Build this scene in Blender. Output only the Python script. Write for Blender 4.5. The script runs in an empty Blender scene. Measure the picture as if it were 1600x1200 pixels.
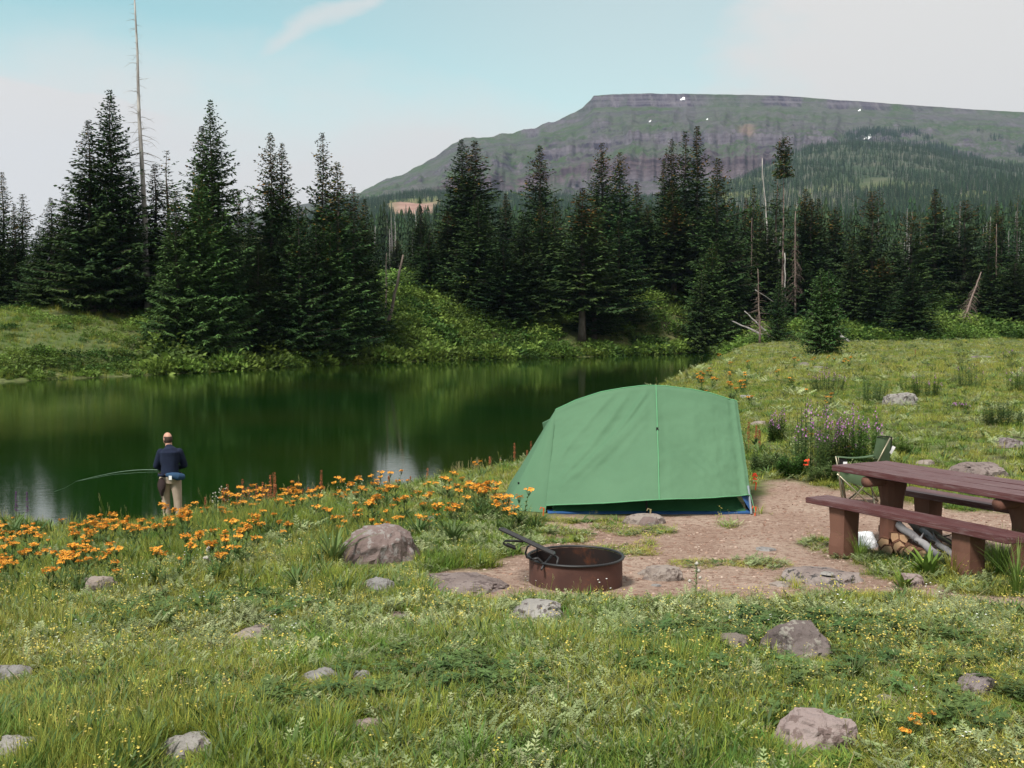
import bpy, bmesh, math, random
import numpy as np
from mathutils import Vector, Matrix, Euler, noise as mnoise

# ------------------------------------------------------------------ camera, sky, sun, exposure
S = bpy.context.scene
COL = S.collection
F = 1690.0                       # focal length in photo pixels (1600 wide)
TH = math.atan(100 / F)          # pitch down
CZ = 1.65                        # eye height above the ground at the camera
WATER = CZ - 3.95
cam_d = bpy.data.cameras.new('camera'); cam = bpy.data.objects.new('camera', cam_d); COL.objects.link(cam)
cam_d.sensor_width = 36; cam_d.lens = 36 * F / 1600; cam_d.clip_start = 0.1; cam_d.clip_end = 20000
cam.location = (0, 0, CZ); cam.rotation_euler = (math.pi / 2 - TH, 0, 0)
S.camera = cam
S.render.resolution_x = 1024; S.render.resolution_y = 768

SUN_EL, SUN_AZ = 54.0, 215.0     # azimuth measured clockwise from +Y : behind the camera on the left
W = bpy.data.worlds.new('World'); S.world = W; W.use_nodes = True
nt = W.node_tree; nt.nodes.clear()
def N(t, **k):
    n = nt.nodes.new(t)
    for a, b in k.items(): setattr(n, a, b)
    return n
def L(a, b): nt.links.new(a, b)
def math_n(op, a, b=None, c=None, clamp=False):
    n = N('ShaderNodeMath', operation=op, use_clamp=clamp)
    for i, v in enumerate((a, b, c)):
        if v is None: continue
        if isinstance(v, (int, float)): n.inputs[i].default_value = v
        else: L(v, n.inputs[i])
    return n.outputs[0]
def maprange(v, a, b, c=0.0, d=1.0, smooth=True):
    n = N('ShaderNodeMapRange', interpolation_type='SMOOTHSTEP' if smooth else 'LINEAR')
    L(v, n.inputs[0]); n.inputs[1].default_value = a; n.inputs[2].default_value = b
    n.inputs[3].default_value = c; n.inputs[4].default_value = d
    return n.outputs[0]
sky = N('ShaderNodeTexSky', sky_type='NISHITA', sun_disc=False, sun_elevation=math.radians(SUN_EL),
        sun_rotation=math.radians(SUN_AZ), altitude=2900, air_density=1.0, dust_density=1.2, ozone_density=1.0)
bg_sky = N('ShaderNodeBackground'); bg_sky.inputs[1].default_value = 0.105
# sky colour multiplied up and towards pale cyan for the clear part
hs = N('ShaderNodeMix', data_type='RGBA', blend_type='MULTIPLY'); hs.inputs[0].default_value = 1.0
L(sky.outputs[0], hs.inputs[6]); hs.inputs[7].default_value = (1.45, 1.70, 1.06, 1)
L(hs.outputs[2], bg_sky.inputs[0])
tc = N('ShaderNodeTexCoord'); sep = N('ShaderNodeSeparateXYZ'); L(tc.outputs['Generated'], sep.inputs[0])
az = math_n('ARCTAN2', sep.outputs[0], sep.outputs[1])          # radians, 0 = view direction
el = math_n('ARCSINE', sep.outputs[2])
mp = N('ShaderNodeCombineXYZ'); L(math_n('MULTIPLY', az, 1.0), mp.inputs[0]); L(math_n('MULTIPLY', el, 2.2), mp.inputs[1])
n1 = N('ShaderNodeTexNoise'); n1.inputs['Scale'].default_value = 3.1; n1.inputs['Detail'].default_value = 7; n1.inputs['Roughness'].default_value = 0.55
L(mp.outputs[0], n1.inputs['Vector'])
n2 = N('ShaderNodeTexNoise'); n2.inputs['Scale'].default_value = 9; n2.inputs['Detail'].default_value = 6
L(mp.outputs[0], n2.inputs['Vector'])
wob = math_n('MULTIPLY', math_n('SUBTRACT', n1.outputs[0], 0.5), 0.20)
elw = math_n('ADD', el, wob)
low = maprange(elw, 0.285, 0.13)                                  # cloud sheet low over the horizon
right = maprange(math_n('ADD', math_n('ADD', az, wob), math_n('MULTIPLY', wob, 1.5)), 0.06, 0.24)  # and to the right
# cumulus bank at the left, crisp upper edge
edge = math_n('ADD', 0.203, math_n('MULTIPLY', math_n('SUBTRACT', n2.outputs[0], 0.5), 0.055))
edge = math_n('ADD', edge, math_n('MULTIPLY', math_n('POWER', math_n('ADD', az, 0.42), 2.0), -1.3))
cum = maprange(math_n('SUBTRACT', edge, el), -0.006, 0.010)
cum = math_n('MULTIPLY', cum, maprange(az, -0.2, -0.32))
# cirrus wisp, slanting up to the right
v_ = math_n('SUBTRACT', el, math_n('ADD', math_n('MULTIPLY', math_n('ADD', az, 0.17), 0.55), 0.262))
v_ = math_n('ADD', v_, math_n('MULTIPLY', math_n('SUBTRACT', n2.outputs[0], 0.5), 0.06))
wisp = maprange(math_n('ABSOLUTE', v_), 0.020, 0.0)
wisp = math_n('MULTIPLY', wisp, math_n('MULTIPLY', maprange(az, -0.26, -0.20), maprange(az, -0.08, -0.13)))
wisp = math_n('MULTIPLY', wisp, 0.75)
high = math_n('MULTIPLY', maprange(n1.outputs[0], 0.42, 0.62), maprange(el, 0.30, 0.55))     # broken cloud overhead
veil = maprange(az, -0.35, 0.15, 0.08, 0.50)
m_ = math_n('MAXIMUM', math_n('MAXIMUM', low, right), math_n('MAXIMUM', cum, wisp))
m_ = math_n('MAXIMUM', m_, math_n('MAXIMUM', math_n('MULTIPLY', high, 0.9), veil))
bg_cl = N('ShaderNodeBackground'); bg_cl.inputs[0].default_value = (1.0, 0.98, 0.945, 1); bg_cl.inputs[1].default_value = 0.50
mx = N('ShaderNodeMixShader'); L(m_, mx.inputs[0]); L(bg_sky.outputs[0], mx.inputs[1]); L(bg_cl.outputs[0], mx.inputs[2])
wo = N('ShaderNodeOutputWorld'); L(mx.outputs[0], wo.inputs[0])

sun_d = bpy.data.lights.new('sun', 'SUN'); sun_d.energy = 3.3; sun_d.angle = math.radians(12); sun_d.color = (1.0, 0.95, 0.87)
sun = bpy.data.objects.new('sun', sun_d); COL.objects.link(sun)
_a, _e = math.radians(SUN_AZ), math.radians(SUN_EL)
sv = Vector((math.sin(_a) * math.cos(_e), math.cos(_a) * math.cos(_e), math.sin(_e)))
sun.rotation_euler = sv.to_track_quat('Z', 'Y').to_euler()
S.view_settings.view_transform = 'Standard'; S.view_settings.look = 'None'
S.view_settings.exposure = 0.68; S.view_settings.gamma = 1.0; S.view_settings.use_curve_mapping = False
try:
    S.cycles.max_bounces = 6; S.cycles.diffuse_bounces = 3; S.cycles.glossy_bounces = 3; S.cycles.transparent_max_bounces = 6
    S.cycles.transmission_bounces = 3; S.cycles.volume_bounces = 0; S.cycles.use_denoising = True
except Exception: pass

HAZE = 5.5e-5
R = random.Random(7)
rng = np.random.default_rng(11)

# ------------------------------------------------------------------ helpers
def P(px, py, d):
    """point at depth y=d on the ray through photo pixel (px,py) (1600x1200)"""
    u = (px - 800) / F; v = (600 - py) / F
    dx, dy, dz = u, math.cos(TH) + v * math.sin(TH), -math.sin(TH) + v * math.cos(TH)
    t = d / dy
    return Vector((dx * t, d, CZ + dz * t))
def sstep(a, b, x):
    t = np.clip((x - a) / (b - a), 0, 1); return t * t * (3 - 2 * t)
def _hash(i, j, s):
    n = (i * 374761393 + j * 668265263 + s * 1442695041) & 0xffffffff
    n = ((n ^ (n >> 13)) * 1274126177) & 0xffffffff
    return ((n ^ (n >> 16)) & 0xffff) / 65535.0
def vnoise(x, y, s=0):
    x = np.asarray(x, float); y = np.asarray(y, float)
    i = np.floor(x).astype(np.int64); j = np.floor(y).astype(np.int64)
    fx = x - i; fy = y - j; fx = fx * fx * (3 - 2 * fx); fy = fy * fy * (3 - 2 * fy)
    a = _hash(i, j, s); b = _hash(i + 1, j, s); c = _hash(i, j + 1, s); d = _hash(i + 1, j + 1, s)
    return (a * (1 - fx) + b * fx) * (1 - fy) + (c * (1 - fx) + d * fx) * fy
def fbm(x, y, s=0, o=4, g=0.5):
    t = 0; a = 1; w = 0
    for k in range(o):
        t = t + a * vnoise(np.asarray(x) * 2 ** k + 17.3 * k, np.asarray(y) * 2 ** k - 9.1 * k, s + k); w += a; a *= g
    return t / w
def mk_mesh(name, V, Fc, tint=None, smooth=False, attr='tint'):
    V = np.asarray(V, dtype=np.float32); Fc = np.asarray(Fc, dtype=np.int32)
    me = bpy.data.meshes.new(name)
    me.vertices.add(len(V)); me.vertices.foreach_set('co', V.ravel())
    n, k = Fc.shape
    me.loops.add(n * k); me.loops.foreach_set('vertex_index', Fc.ravel())
    me.polygons.add(n); me.polygons.foreach_set('loop_start', np.arange(0, n * k, k, dtype=np.int32))
    try: me.polygons.foreach_set('loop_total', np.full(n, k, dtype=np.int32))
    except Exception: pass
    if smooth: me.polygons.foreach_set('use_smooth', np.ones(n, dtype=bool))
    if tint is not None:
        c = np.ones((len(V), 4), dtype=np.float32); c[:, :3] = np.asarray(tint).reshape(len(V), -1)
        at = me.color_attributes.new(attr, 'FLOAT_COLOR', 'POINT'); at.data.foreach_set('color', c.ravel())
    me.update(calc_edges=True); me.validate()
    return me
def link(name, me, mat=None, parent=None, loc=(0, 0, 0), rot=(0, 0, 0), scale=(1, 1, 1)):
    o = bpy.data.objects.new(name, me); COL.objects.link(o)
    if mat is not None and me is not None and not me.materials:
        for m in (mat if isinstance(mat, (list, tuple)) else [mat]): me.materials.append(m)
    o.location = loc; o.rotation_euler = rot; o.scale = scale
    if parent is not None: o.parent = parent
    return o
def tag(o, label=None, cat=None, group=None, kind=None):
    if label: o['label'] = label
    if cat: o['category'] = cat
    if group: o['group'] = group
    if kind: o['kind'] = kind
    return o
def thing(name, label, cat, loc=(0, 0, 0), rotz=0.0, group=None, scale=(1, 1, 1)):
    o = bpy.data.objects.new(name, None); COL.objects.link(o); o.empty_display_size = 0.2
    o.location = loc; o.rotation_euler = (0, 0, rotz); o.scale = scale
    return tag(o, label, cat, group)

class MB:
    """collects simple shapes; build() makes one mesh object"""
    def __init__(s): s.v = []; s.f = []
    def add(s, vs, fs):
        b = len(s.v); s.v += [tuple(v) for v in vs]; s.f += [tuple(b + i for i in f) for f in fs]
    def box(s, c, size, rz=0.0, M=None, taper=1.0):
        x, y, z = size[0] / 2, size[1] / 2, size[2] / 2
        vs = [Vector((sx * x * (taper if sz > 0 else 1), sy * y * (taper if sz > 0 else 1), sz * z)) for sz in (-1, 1) for sx, sy in ((-1, -1), (1, -1), (1, 1), (-1, 1))]
        m = Matrix.Translation(c) @ Matrix.Rotation(rz, 4, 'Z') if M is None else M
        s.add([m @ v for v in vs], [(0, 3, 2, 1), (4, 5, 6, 7), (0, 1, 5, 4), (1, 2, 6, 5), (2, 3, 7, 6), (3, 0, 4, 7)])
    def tube(s, pts, rad, n=8, caps=True, squash=1.0):
        pts = [Vector(p) for p in pts]
        if not isinstance(rad, (list, tuple)): rad = [rad] * len(pts)
        rings = []; up = Vector((0.13, 0.21, 0.97)).normalized()
        for i, p in enumerate(pts):
            t = (pts[min(i + 1, len(pts) - 1)] - pts[max(i - 1, 0)])
            t = t.normalized() if t.length > 1e-9 else Vector((0, 0, 1))
            a = t.cross(up)
            if a.length < 0.05: a = t.cross(Vector((1, 0, 0)))
            a.normalize(); b = a.cross(t).normalized()
            rings.append([p + (a * math.cos(2 * math.pi * k / n) + b * math.sin(2 * math.pi * k / n) * squash) * rad[i] for k in range(n)])
        vs = [v for r in rings for v in r]; fs = []
        for i in range(len(pts) - 1):
            for k in range(n):
                fs.append((i * n + k, i * n + (k + 1) % n, (i + 1) * n + (k + 1) % n, (i + 1) * n + k))
        if caps:
            fs.append(tuple(range(n - 1, -1, -1))); fs.append(tuple((len(pts) - 1) * n + k for k in range(n)))
        s.add(vs, fs)
    def ell(s, c, r, n=12, m=8, M=None):
        vs = []; fs = []
        for i in range(m + 1):
            a = math.pi * i / m
            for k in range(n):
                b = 2 * math.pi * k / n
                v = Vector((r[0] * math.sin(a) * math.cos(b), r[1] * math.sin(a) * math.sin(b), r[2] * math.cos(a)))
                vs.append((M @ v if M is not None else v) + Vector(c))
        for i in range(m):
            for k in range(n):
                fs.append((i * n + k, (i + 1) * n + k, (i + 1) * n + (k + 1) % n, i * n + (k + 1) % n))
        s.add(vs, fs)
    def mesh(s, name, smooth=False, bevel=0.0):
        me = bpy.data.meshes.new(name); me.from_pydata(s.v, [], s.f)
        if bevel > 0:
            bm = bmesh.new(); bm.from_mesh(me)
            bmesh.ops.bevel(bm, geom=bm.edges[:], offset=bevel, segments=2, affect='EDGES', profile=0.6)
            bm.to_mesh(me); bm.free()
        if smooth: me.polygons.foreach_set('use_smooth', np.ones(len(me.polygons), dtype=bool))
        me.update(); return me
    def build(s, name, mat, parent=None, smooth=False, bevel=0.0, **k):
        return link(name, s.mesh(name, smooth, bevel), mat, parent, **k)

# ------------------------------------------------------------------ materials
def new_mat(name):
    m = bpy.data.materials.new(name); m.use_nodes = True
    t = m.node_tree; t.nodes.clear(); return m, t
def nmat(name, c1, c2=None, scale=5.0, rough=0.85, bump=0.0, bscale=20.0, spec=0.25, rnd=0.0, tint=False, hue=0.0,
         trans=0.0, coord='Object', c3=None, s3=30.0, stretch=(1, 1, 1), metal=0.0, lo=0.35, hi=0.65, t3=(0.55, 0.7), sheen=0.0):
    m, t = new_mat(name)
    def A(ty, **k):
        n = t.nodes.new(ty)
        for a, b in k.items(): setattr(n, a, b)
        return n
    out = A('ShaderNodeOutputMaterial'); bs = A('ShaderNodeBsdfPrincipled')
    bs.inputs['Roughness'].default_value = rough; bs.inputs['Metallic'].default_value = metal
    bs.inputs['Specular IOR Level'].default_value = spec
    if coord == 'World': src = A('ShaderNodeNewGeometry').outputs['Position']
    else: src = A('ShaderNodeTexCoord').outputs[coord]
    mp = A('ShaderNodeMapping'); mp.inputs['Scale'].default_value = stretch; t.links.new(src, mp.inputs[0]); src = mp.outputs[0]
    col = None
    if c2 is not None:
        no = A('ShaderNodeTexNoise'); no.inputs['Scale'].default_value = scale; no.inputs['Detail'].default_value = 5
        t.links.new(src, no.inputs['Vector'])
        mr = A('ShaderNodeMapRange'); t.links.new(no.outputs[0], mr.inputs[0]); mr.inputs[1].default_value = lo; mr.inputs[2].default_value = hi
        mx = A('ShaderNodeMix', data_type='RGBA'); t.links.new(mr.outputs[0], mx.inputs[0])
        mx.inputs[6].default_value = (*c1, 1); mx.inputs[7].default_value = (*c2, 1); col = mx.outputs[2]
    else:
        rg = A('ShaderNodeRGB'); rg.outputs[0].default_value = (*c1, 1); col = rg.outputs[0]
    if c3 is not None:
        no = A('ShaderNodeTexNoise'); no.inputs['Scale'].default_value = s3; no.inputs['Detail'].default_value = 6; no.inputs['Roughness'].default_value = 0.65
        t.links.new(src, no.inputs['Vector'])
        mr = A('ShaderNodeMapRange'); t.links.new(no.outputs[0], mr.inputs[0]); mr.inputs[1].default_value = t3[0]; mr.inputs[2].default_value = t3[1]
        mx = A('ShaderNodeMix', data_type='RGBA'); t.links.new(mr.outputs[0], mx.inputs[0])
        t.links.new(col, mx.inputs[6]); mx.inputs[7].default_value = (*c3, 1); col = mx.outputs[2]
    if tint:
        at = A('ShaderNodeAttribute', attribute_name='tint'); mx = A('ShaderNodeMix', data_type='RGBA', blend_type='MULTIPLY'); mx.inputs[0].default_value = 1
        t.links.new(col, mx.inputs[6]); t.links.new(at.outputs['Color'], mx.inputs[7]); col = mx.outputs[2]
    if rnd or hue:
        oi = A('ShaderNodeObjectInfo'); hv = A('ShaderNodeHueSaturation')
        mr = A('ShaderNodeMapRange'); t.links.new(oi.outputs['Random'], mr.inputs[0]); mr.inputs[3].default_value = 1 - rnd; mr.inputs[4].default_value = 1 + rnd
        t.links.new(mr.outputs[0], hv.inputs['Value'])
        ml = A('ShaderNodeMath', operation='MULTIPLY'); t.links.new(oi.outputs['Random'], ml.inputs[0]); ml.inputs[1].default_value = 37.7
        fr = A('ShaderNodeMath', operation='FRACT'); t.links.new(ml.outputs[0], fr.inputs[0])
        m2 = A('ShaderNodeMapRange'); t.links.new(fr.outputs[0], m2.inputs[0]); m2.inputs[3].default_value = .5 - hue; m2.inputs[4].default_value = .5 + hue
        t.links.new(m2.outputs[0], hv.inputs['Hue']); t.links.new(col, hv.inputs['Color']); col = hv.outputs[0]
    t.links.new(col, bs.inputs['Base Color'])
    if bump:
        no = A('ShaderNodeTexNoise'); no.inputs['Scale'].default_value = bscale; no.inputs['Detail'].default_value = 6; no.inputs['Roughness'].default_value = 0.6
        t.links.new(src, no.inputs['Vector'])
        bp = A('ShaderNodeBump'); bp.inputs['Strength'].default_value = 1.0; bp.inputs['Distance'].default_value = bump
        t.links.new(no.outputs[0], bp.inputs['Height']); t.links.new(bp.outputs[0], bs.inputs['Normal'])
    res = bs.outputs[0]
    if trans:
        tr = A('ShaderNodeBsdfTranslucent'); t.links.new(col, tr.inputs[0]); ms = A('ShaderNodeMixShader'); ms.inputs[0].default_value = trans
        t.links.new(res, ms.inputs[1]); t.links.new(tr.outputs[0], ms.inputs[2]); res = ms.outputs[0]
    t.links.new(res, out.inputs[0])
    return m
M = {}
M['needles'] = nmat('spruce_needles', (.019, .046, .014), (.046, .078, .020), 0.35, .75, tint=True, rnd=.25, hue=.02, spec=.15)
M['needles_lit'] = nmat('spruce_needles_fresh', (.040, .086, .024), (.066, .118, .030), 0.5, .75, tint=True, rnd=.15, hue=.02, spec=.15)  # lighter green needle colour for the paler spruces
M['needles_far'] = nmat('far_needles', (.024, .048, .024), (.038, .062, .028), 0.5, .8, tint=True, rnd=.45, hue=.03, spec=.1)
M['bark'] = nmat('bark', (.10, .075, .06), (.17, .14, .12), 6, .95, .01, 25, stretch=(1, 1, .25), rnd=.2)
M['deadwood'] = nmat('weathered_dead_wood', (.22, .20, .19), (.42, .39, .36), 4, .9, .006, 30, stretch=(1, 1, .2), rnd=.15)
M['deadbrown'] = nmat('dead_brown_twigs', (.13, .085, .07), (.22, .17, .15), 5, .95, rnd=.2)
M['deadgrey_far'] = nmat('far_dead_trunks', (.20, .19, .18), (.26, .24, .23), 2, .95, rnd=.3)
M['grass'] = nmat('meadow_blades', (.185, .250, .032), (.370, .350, .075), .55, .6, tint=True, rnd=.28, hue=.025, trans=.38, coord='World', spec=.25, lo=.3, hi=.7)
M['grass_dark'] = nmat('lush_blades', (.105, .200, .032), (.165, .245, .048), .8, .6, tint=True, rnd=.25, hue=.02, trans=.35, coord='World')
M['straw'] = nmat('dry_straw', (.38, .31, .17), (.30, .27, .14), 3, .8, rnd=.25, trans=.2)
M['silver'] = nmat('silvery_leaves', (.195, .245, .105), (.300, .330, .170), 2, .8, tint=True, rnd=.25, trans=.2, coord='World')
M['leaf'] = nmat('broad_leaves', (.075, .130, .038), (.120, .180, .055), 2.5, .6, tint=True, rnd=.22, hue=.02, trans=.3, coord='World')
M['shrub'] = nmat('shrub_leaves', (.040, .086, .014), (.085, .145, .024), .25, .65, tint=True, rnd=.25, hue=.02, trans=.25, coord='World')
M['shrub_light'] = nmat('light_shrub_leaves', (.110, .185, .030), (.16, .235, .045), .5, .65, tint=True, rnd=.2, hue=.015, trans=.3, coord='World')
M['yellow'] = nmat('yellow_petals', (.62, .48, .08), (.56, .48, .16), 3, .7, rnd=.15, trans=.2)
M['white_petal'] = nmat('white_petals', (.72, .72, .68), None, rough=.7, rnd=.1)
M['orange'] = nmat('orange_petals', (.80, .33, .03), (.85, .43, .06), 30, .7, tint=True, rnd=.12, trans=.2)
M['orange_core'] = nmat('orange_flower_core', (.42, .12, .02), None, rough=.8)
M['pink'] = nmat('fireweed_petals', (.46, .17, .46), (.58, .28, .56), 20, .7, rnd=.15, trans=.25)
M['dock'] = nmat('rusty_seed_spikes', (.21, .06, .03), (.31, .11, .05), 8, .9, rnd=.25, tint=True)
M['red_petal'] = nmat('scarlet_petals', (.75, .06, .02), None, rough=.7)

# ------------------------------------------------------------------ terrain function
LAKE = np.array([(-140, 38), (-90, 28), (-40, 23), (-20, 21.5), (-10.2, 21.0), (-8, 20.2), (-6.4, 20.0), (-5.3, 21.2), (-4.0, 22), (-2.7, 23), (-1.45, 24.5), (0, 27), (1.1, 31), (2.1, 36),
    (4.3, 45), (8.2, 60), (15, 85), (22.5, 115), (25.5, 128), (22, 130), (14.4, 121.5), (6.8, 115), (0, 109), (-6.3, 106), (-11.8, 99.6), (-16.7, 94), (-20.5, 86.7),
    (-23.8, 80), (-27, 75.9), (-30, 72.6), (-32.6, 68.8), (-45, 60), (-90, 52), (-140, 50)], float)
def poly_sd(px, py, poly):
    """signed distance, positive inside"""
    px = np.asarray(px, float); py = np.asarray(py, float)
    d = np.full(px.shape, 1e18); ins = np.zeros(px.shape, bool)
    n = len(poly)
    for i in range(n):
        ax, ay = poly[i]; bx, by = poly[(i + 1) % n]
        ex, ey = bx - ax, by - ay
        t = np.clip(((px - ax) * ex + (py - ay) * ey) / (ex * ex + ey * ey), 0, 1)
        d = np.minimum(d, (px - ax - t * ex) ** 2 + (py - ay - t * ey) ** 2)
        c = ((ay > py) != (by > py)); yy = by - ay if abs(by - ay) > 1e-12 else 1e-12
        ins ^= c & (px < (bx - ax) * (py - ay) / yy + ax)
    d = np.sqrt(d); return np.where(ins, d, -d)
class TPS:
    def __init__(s, X, y, sm=1e-3):
        X = np.asarray(X, float); y = np.asarray(y, float); n = len(X); s.X = X
        K = s.k(X, X) + sm * np.eye(n); Pm = np.c_[np.ones(n), X]
        A = np.zeros((n + 3, n + 3)); A[:n, :n] = K; A[:n, n:] = Pm; A[n:, :n] = Pm.T
        s.w = np.linalg.solve(A, np.r_[y, 0, 0, 0]); s.n = n
    def k(s, A, B):
        r2 = ((A[:, None, :] - B[None, :, :]) ** 2).sum(-1) + 1e-12
        return 0.5 * r2 * np.log(r2)
    def __call__(s, X):
        X = np.asarray(X, float); out = np.empty(len(X))
        for i in range(0, len(X), 40000):
            x = X[i:i + 40000]; out[i:i + 40000] = s.k(x, s.X) @ s.w[:s.n] + s.w[s.n] + x @ s.w[s.n + 1:]
        return out
near_pts = [(-3, 1, -1.6), (0, 1, -1.6), (3, 1, -1.6), (-2, 4, -1.68), (2, 4, -1.68), (-4, 6, -1.9), (0, 6, -1.82), (4, 6, -1.8),
    (-4.5, 9, -2.25), (0, 9, -2.1), (4, 9, -2.1), (-6, 12, -2.65), (-2, 12, -2.25), (.5, 8.5, -2.10), (.5, 7.5, -2.03), (1.5, 8.4, -2.10), (1.5, 12, -2.17), (2.6, 12.2, -2.17), (5, 12, -2.1), (-6.6, 14, -3.02), (-2, 14, -2.38), (1.5, 14, -2.2),
    (-8.2, 17.5, -3.6), (-10, 19.5, -3.85), (-6, 17, -3.4), (-6.4, 19, -3.78), (-4.3, 18, -3.2), (-4.6, 20, -3.6), (-3.6, 16, -2.8), (-2, 17, -2.75), (-2, 19, -3.02), (-1.2, 20, -2.95), (-1, 22.5, -3.3), (0.5, 18, -2.5), (0.5, 22, -2.85), (1.3, 25, -2.75),
    (2.3, 30, -2.6), (3.6, 36, -2.55), (6, 45, -2.45), (11, 60, -2.45), (17, 80, -2.5), (25, 105, -2.6), (5, 20, -2.15), (10, 20, -2.05), (10, 30, -2.15), (20, 40, -2.1), (30, 60, -2.1),
    (40, 85, -2.15), (32, 105, -2.3), (60, 90, -2.1), (60, 120, -2.2), (12, 12, -2.0), (-12, 16, -3.35), (-12, 10, -2.6), (-22, 14, -3.3), (-60, 16, -3.0), (-60, -10, -2), (20, 10, -1.9), (0, -10, -1.5), (30, -15, -1.4), (-20, -10, -1.9), (80, 40, -1.8), (110, 120, -1.9)]
npt = np.array(near_pts, float)
TN = TPS(npt[:, :2] / 20.0, npt[:, 2] + CZ, 2e-4)
far_pts = [(-500, 505, 70), (-500, 480, 110), (-500, 470, 200), (-200, 560, 68), (-200, 500, 82), (-200, 480, 110), (0, 545, 76), (0, 503, 86), (0, 485, 100), (100, 545, 79), (100, 512, 86), (95, 484, 93), (100, 482, 105), (200, 545, 83), (200, 512, 89), (200, 489, 95), (200, 487, 110),
    (270, 545, 86), (270, 512, 94), (350, 548, 91), (350, 512, 97), (350, 495, 110), (450, 548, 97), (450, 520, 103), (450, 500, 115), (540, 555, 102), (540, 530, 108), (540, 490, 122), (610, 540, 106), (610, 490, 116), (610, 448, 132), (610, 442, 145), (700, 535, 112), (700, 480, 122), (700, 448, 136), (700, 442, 150),
    (800, 535, 116), (800, 490, 126), (800, 458, 142), (800, 446, 160), (900, 538, 121), (900, 500, 131), (900, 462, 147), (900, 448, 165), (1000, 535, 127), (1000, 480, 138), (1010, 448, 150), (1060, 446, 160), (1080, 520, 134), (1100, 470, 155), (1100, 545, 131), (1180, 533, 128), (1200, 520, 140), (1200, 480, 165),
    (1300, 530, 122), (1300, 515, 140), (1300, 475, 170), (1400, 530, 122), (1400, 510, 140), (1400, 470, 165), (1490, 530, 122), (1490, 500, 142), (1480, 455, 165), (1600, 530, 124), (1600, 505, 145), (1600, 470, 175), (1900, 525, 124), (1900, 470, 175), (2300, 520, 120), (2300, 460, 180),
    (-500, 470, 500), (-500, 460, 3000), (0, 475, 220), (0, 470, 600), (0, 450, 1600), (0, 440, 3000), (300, 470, 220), (300, 460, 600), (300, 430, 1500), (300, 400, 3000), (600, 440, 220), (600, 425, 420), (600, 385, 850), (600, 335, 1500), (600, 322, 1750), (600, 312, 2500),
    (850, 440, 220), (850, 422, 420), (850, 380, 850), (850, 335, 1500), (850, 308, 2500), (1100, 440, 220), (1100, 420, 420), (1100, 378, 850), (1100, 330, 1500), (1100, 303, 2500), (1250, 285, 1700), (1260, 236, 2300), (1320, 226, 2350), (1400, 228, 2350), (1460, 240, 2350), (1520, 256, 2350), (1350, 288, 1650),
    (1600, 440, 230), (1600, 418, 420), (1600, 365, 850), (1600, 298, 1500), (1600, 268, 2000), (1600, 264, 2600), (1400, 380, 850), (2000, 430, 230), (2000, 360, 850), (2000, 265, 2500), (2400, 350, 900), (2400, 262, 2600)]
fpt = np.array(far_pts, float)
TF = TPS(np.c_[fpt[:, 0] / 300.0, np.log(fpt[:, 2]) * 2.2], fpt[:, 1], 1e-3)
def TZ(x, y, detail=True):
    x = np.atleast_1d(np.asarray(x, float)); y = np.atleast_1d(np.asarray(y, float))
    sd = poly_sd(x, y, LAKE)
    zn = TN(np.c_[np.clip(x, -70, 120), np.clip(y, -20, 130)] / 20.0)
    yy = np.maximum(y, 45.0)
    px = np.clip(800 + F * x / yy, -700, 2600)
    py = TF(np.c_[px / 300.0, np.log(np.clip(yy, 45, 3200)) * 2.2])
    v = (600 - py) / F
    zf = CZ + yy * (-math.sin(TH) + v * math.cos(TH)) / (math.cos(TH) + v * math.sin(TH))
    ym = np.interp(x, [-140, -40, -10, 0, 10, 20, 30, 90, 200], [42, 44, 55, 65, 95, 117, 122, 126, 126])
    w = sstep(-6, 6, y - ym)
    z = zn * (1 - w) + zf * w
    if detail:
        amp = np.where(y < 40, np.where((y > 7) & (y < 15) & (x > -1), 0.02, 0.05), np.clip((y - 40) / 60, 0, 1) * 0.25 + 0.05)
        z = z + (fbm(x * .9, y * .9, 3, 3) - .5) * amp * 1.6 + (fbm(x * .11, y * .11, 9, 3) - .5) * np.clip((y - 60) / 100, 0, 1) * 1.6
        z = z + (fbm(x * .012, y * .012, 19, 4) - .5) * np.clip((y - 300) / 900, 0, 1) * 22
    out = np.maximum(-sd, 0)
    far = w > .5
    k = sstep(0, 1, out / np.where(far, 7.0, 3.0)) ** 0.8
    zz = WATER + 0.12 * np.clip(out / .4, 0, 1) + (np.maximum(z, WATER + .15) - WATER - .12) * k
    zz = np.where(sd > 0, WATER - np.minimum(1.5, sd * .45), zz)
    return zz
def TZ1(x, y): return float(TZ([x], [y])[0])
_ds = np.exp(np.linspace(math.log(2.5), math.log(2900), 900))
def G(px, py):
    """ground point under photo pixel"""
    u = (px - 800) / F; v = (600 - py) / F
    dy = math.cos(TH) + v * math.sin(TH); dz = -math.sin(TH) + v * math.cos(TH)
    t = _ds / dy; z = CZ + dz * t; g = TZ(u * t, _ds)
    i = np.argmax(g >= z)
    if not (g >= z).any(): i = len(_ds) - 1
    if i > 0:
        a = z[i - 1] - g[i - 1]; b = g[i] - z[i]; f = a / (a + b + 1e-9); d = _ds[i - 1] + (_ds[i] - _ds[i - 1]) * f
    else: d = _ds[0]
    x = u * d / dy
    return Vector((x, d, TZ1(x, d)))

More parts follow.
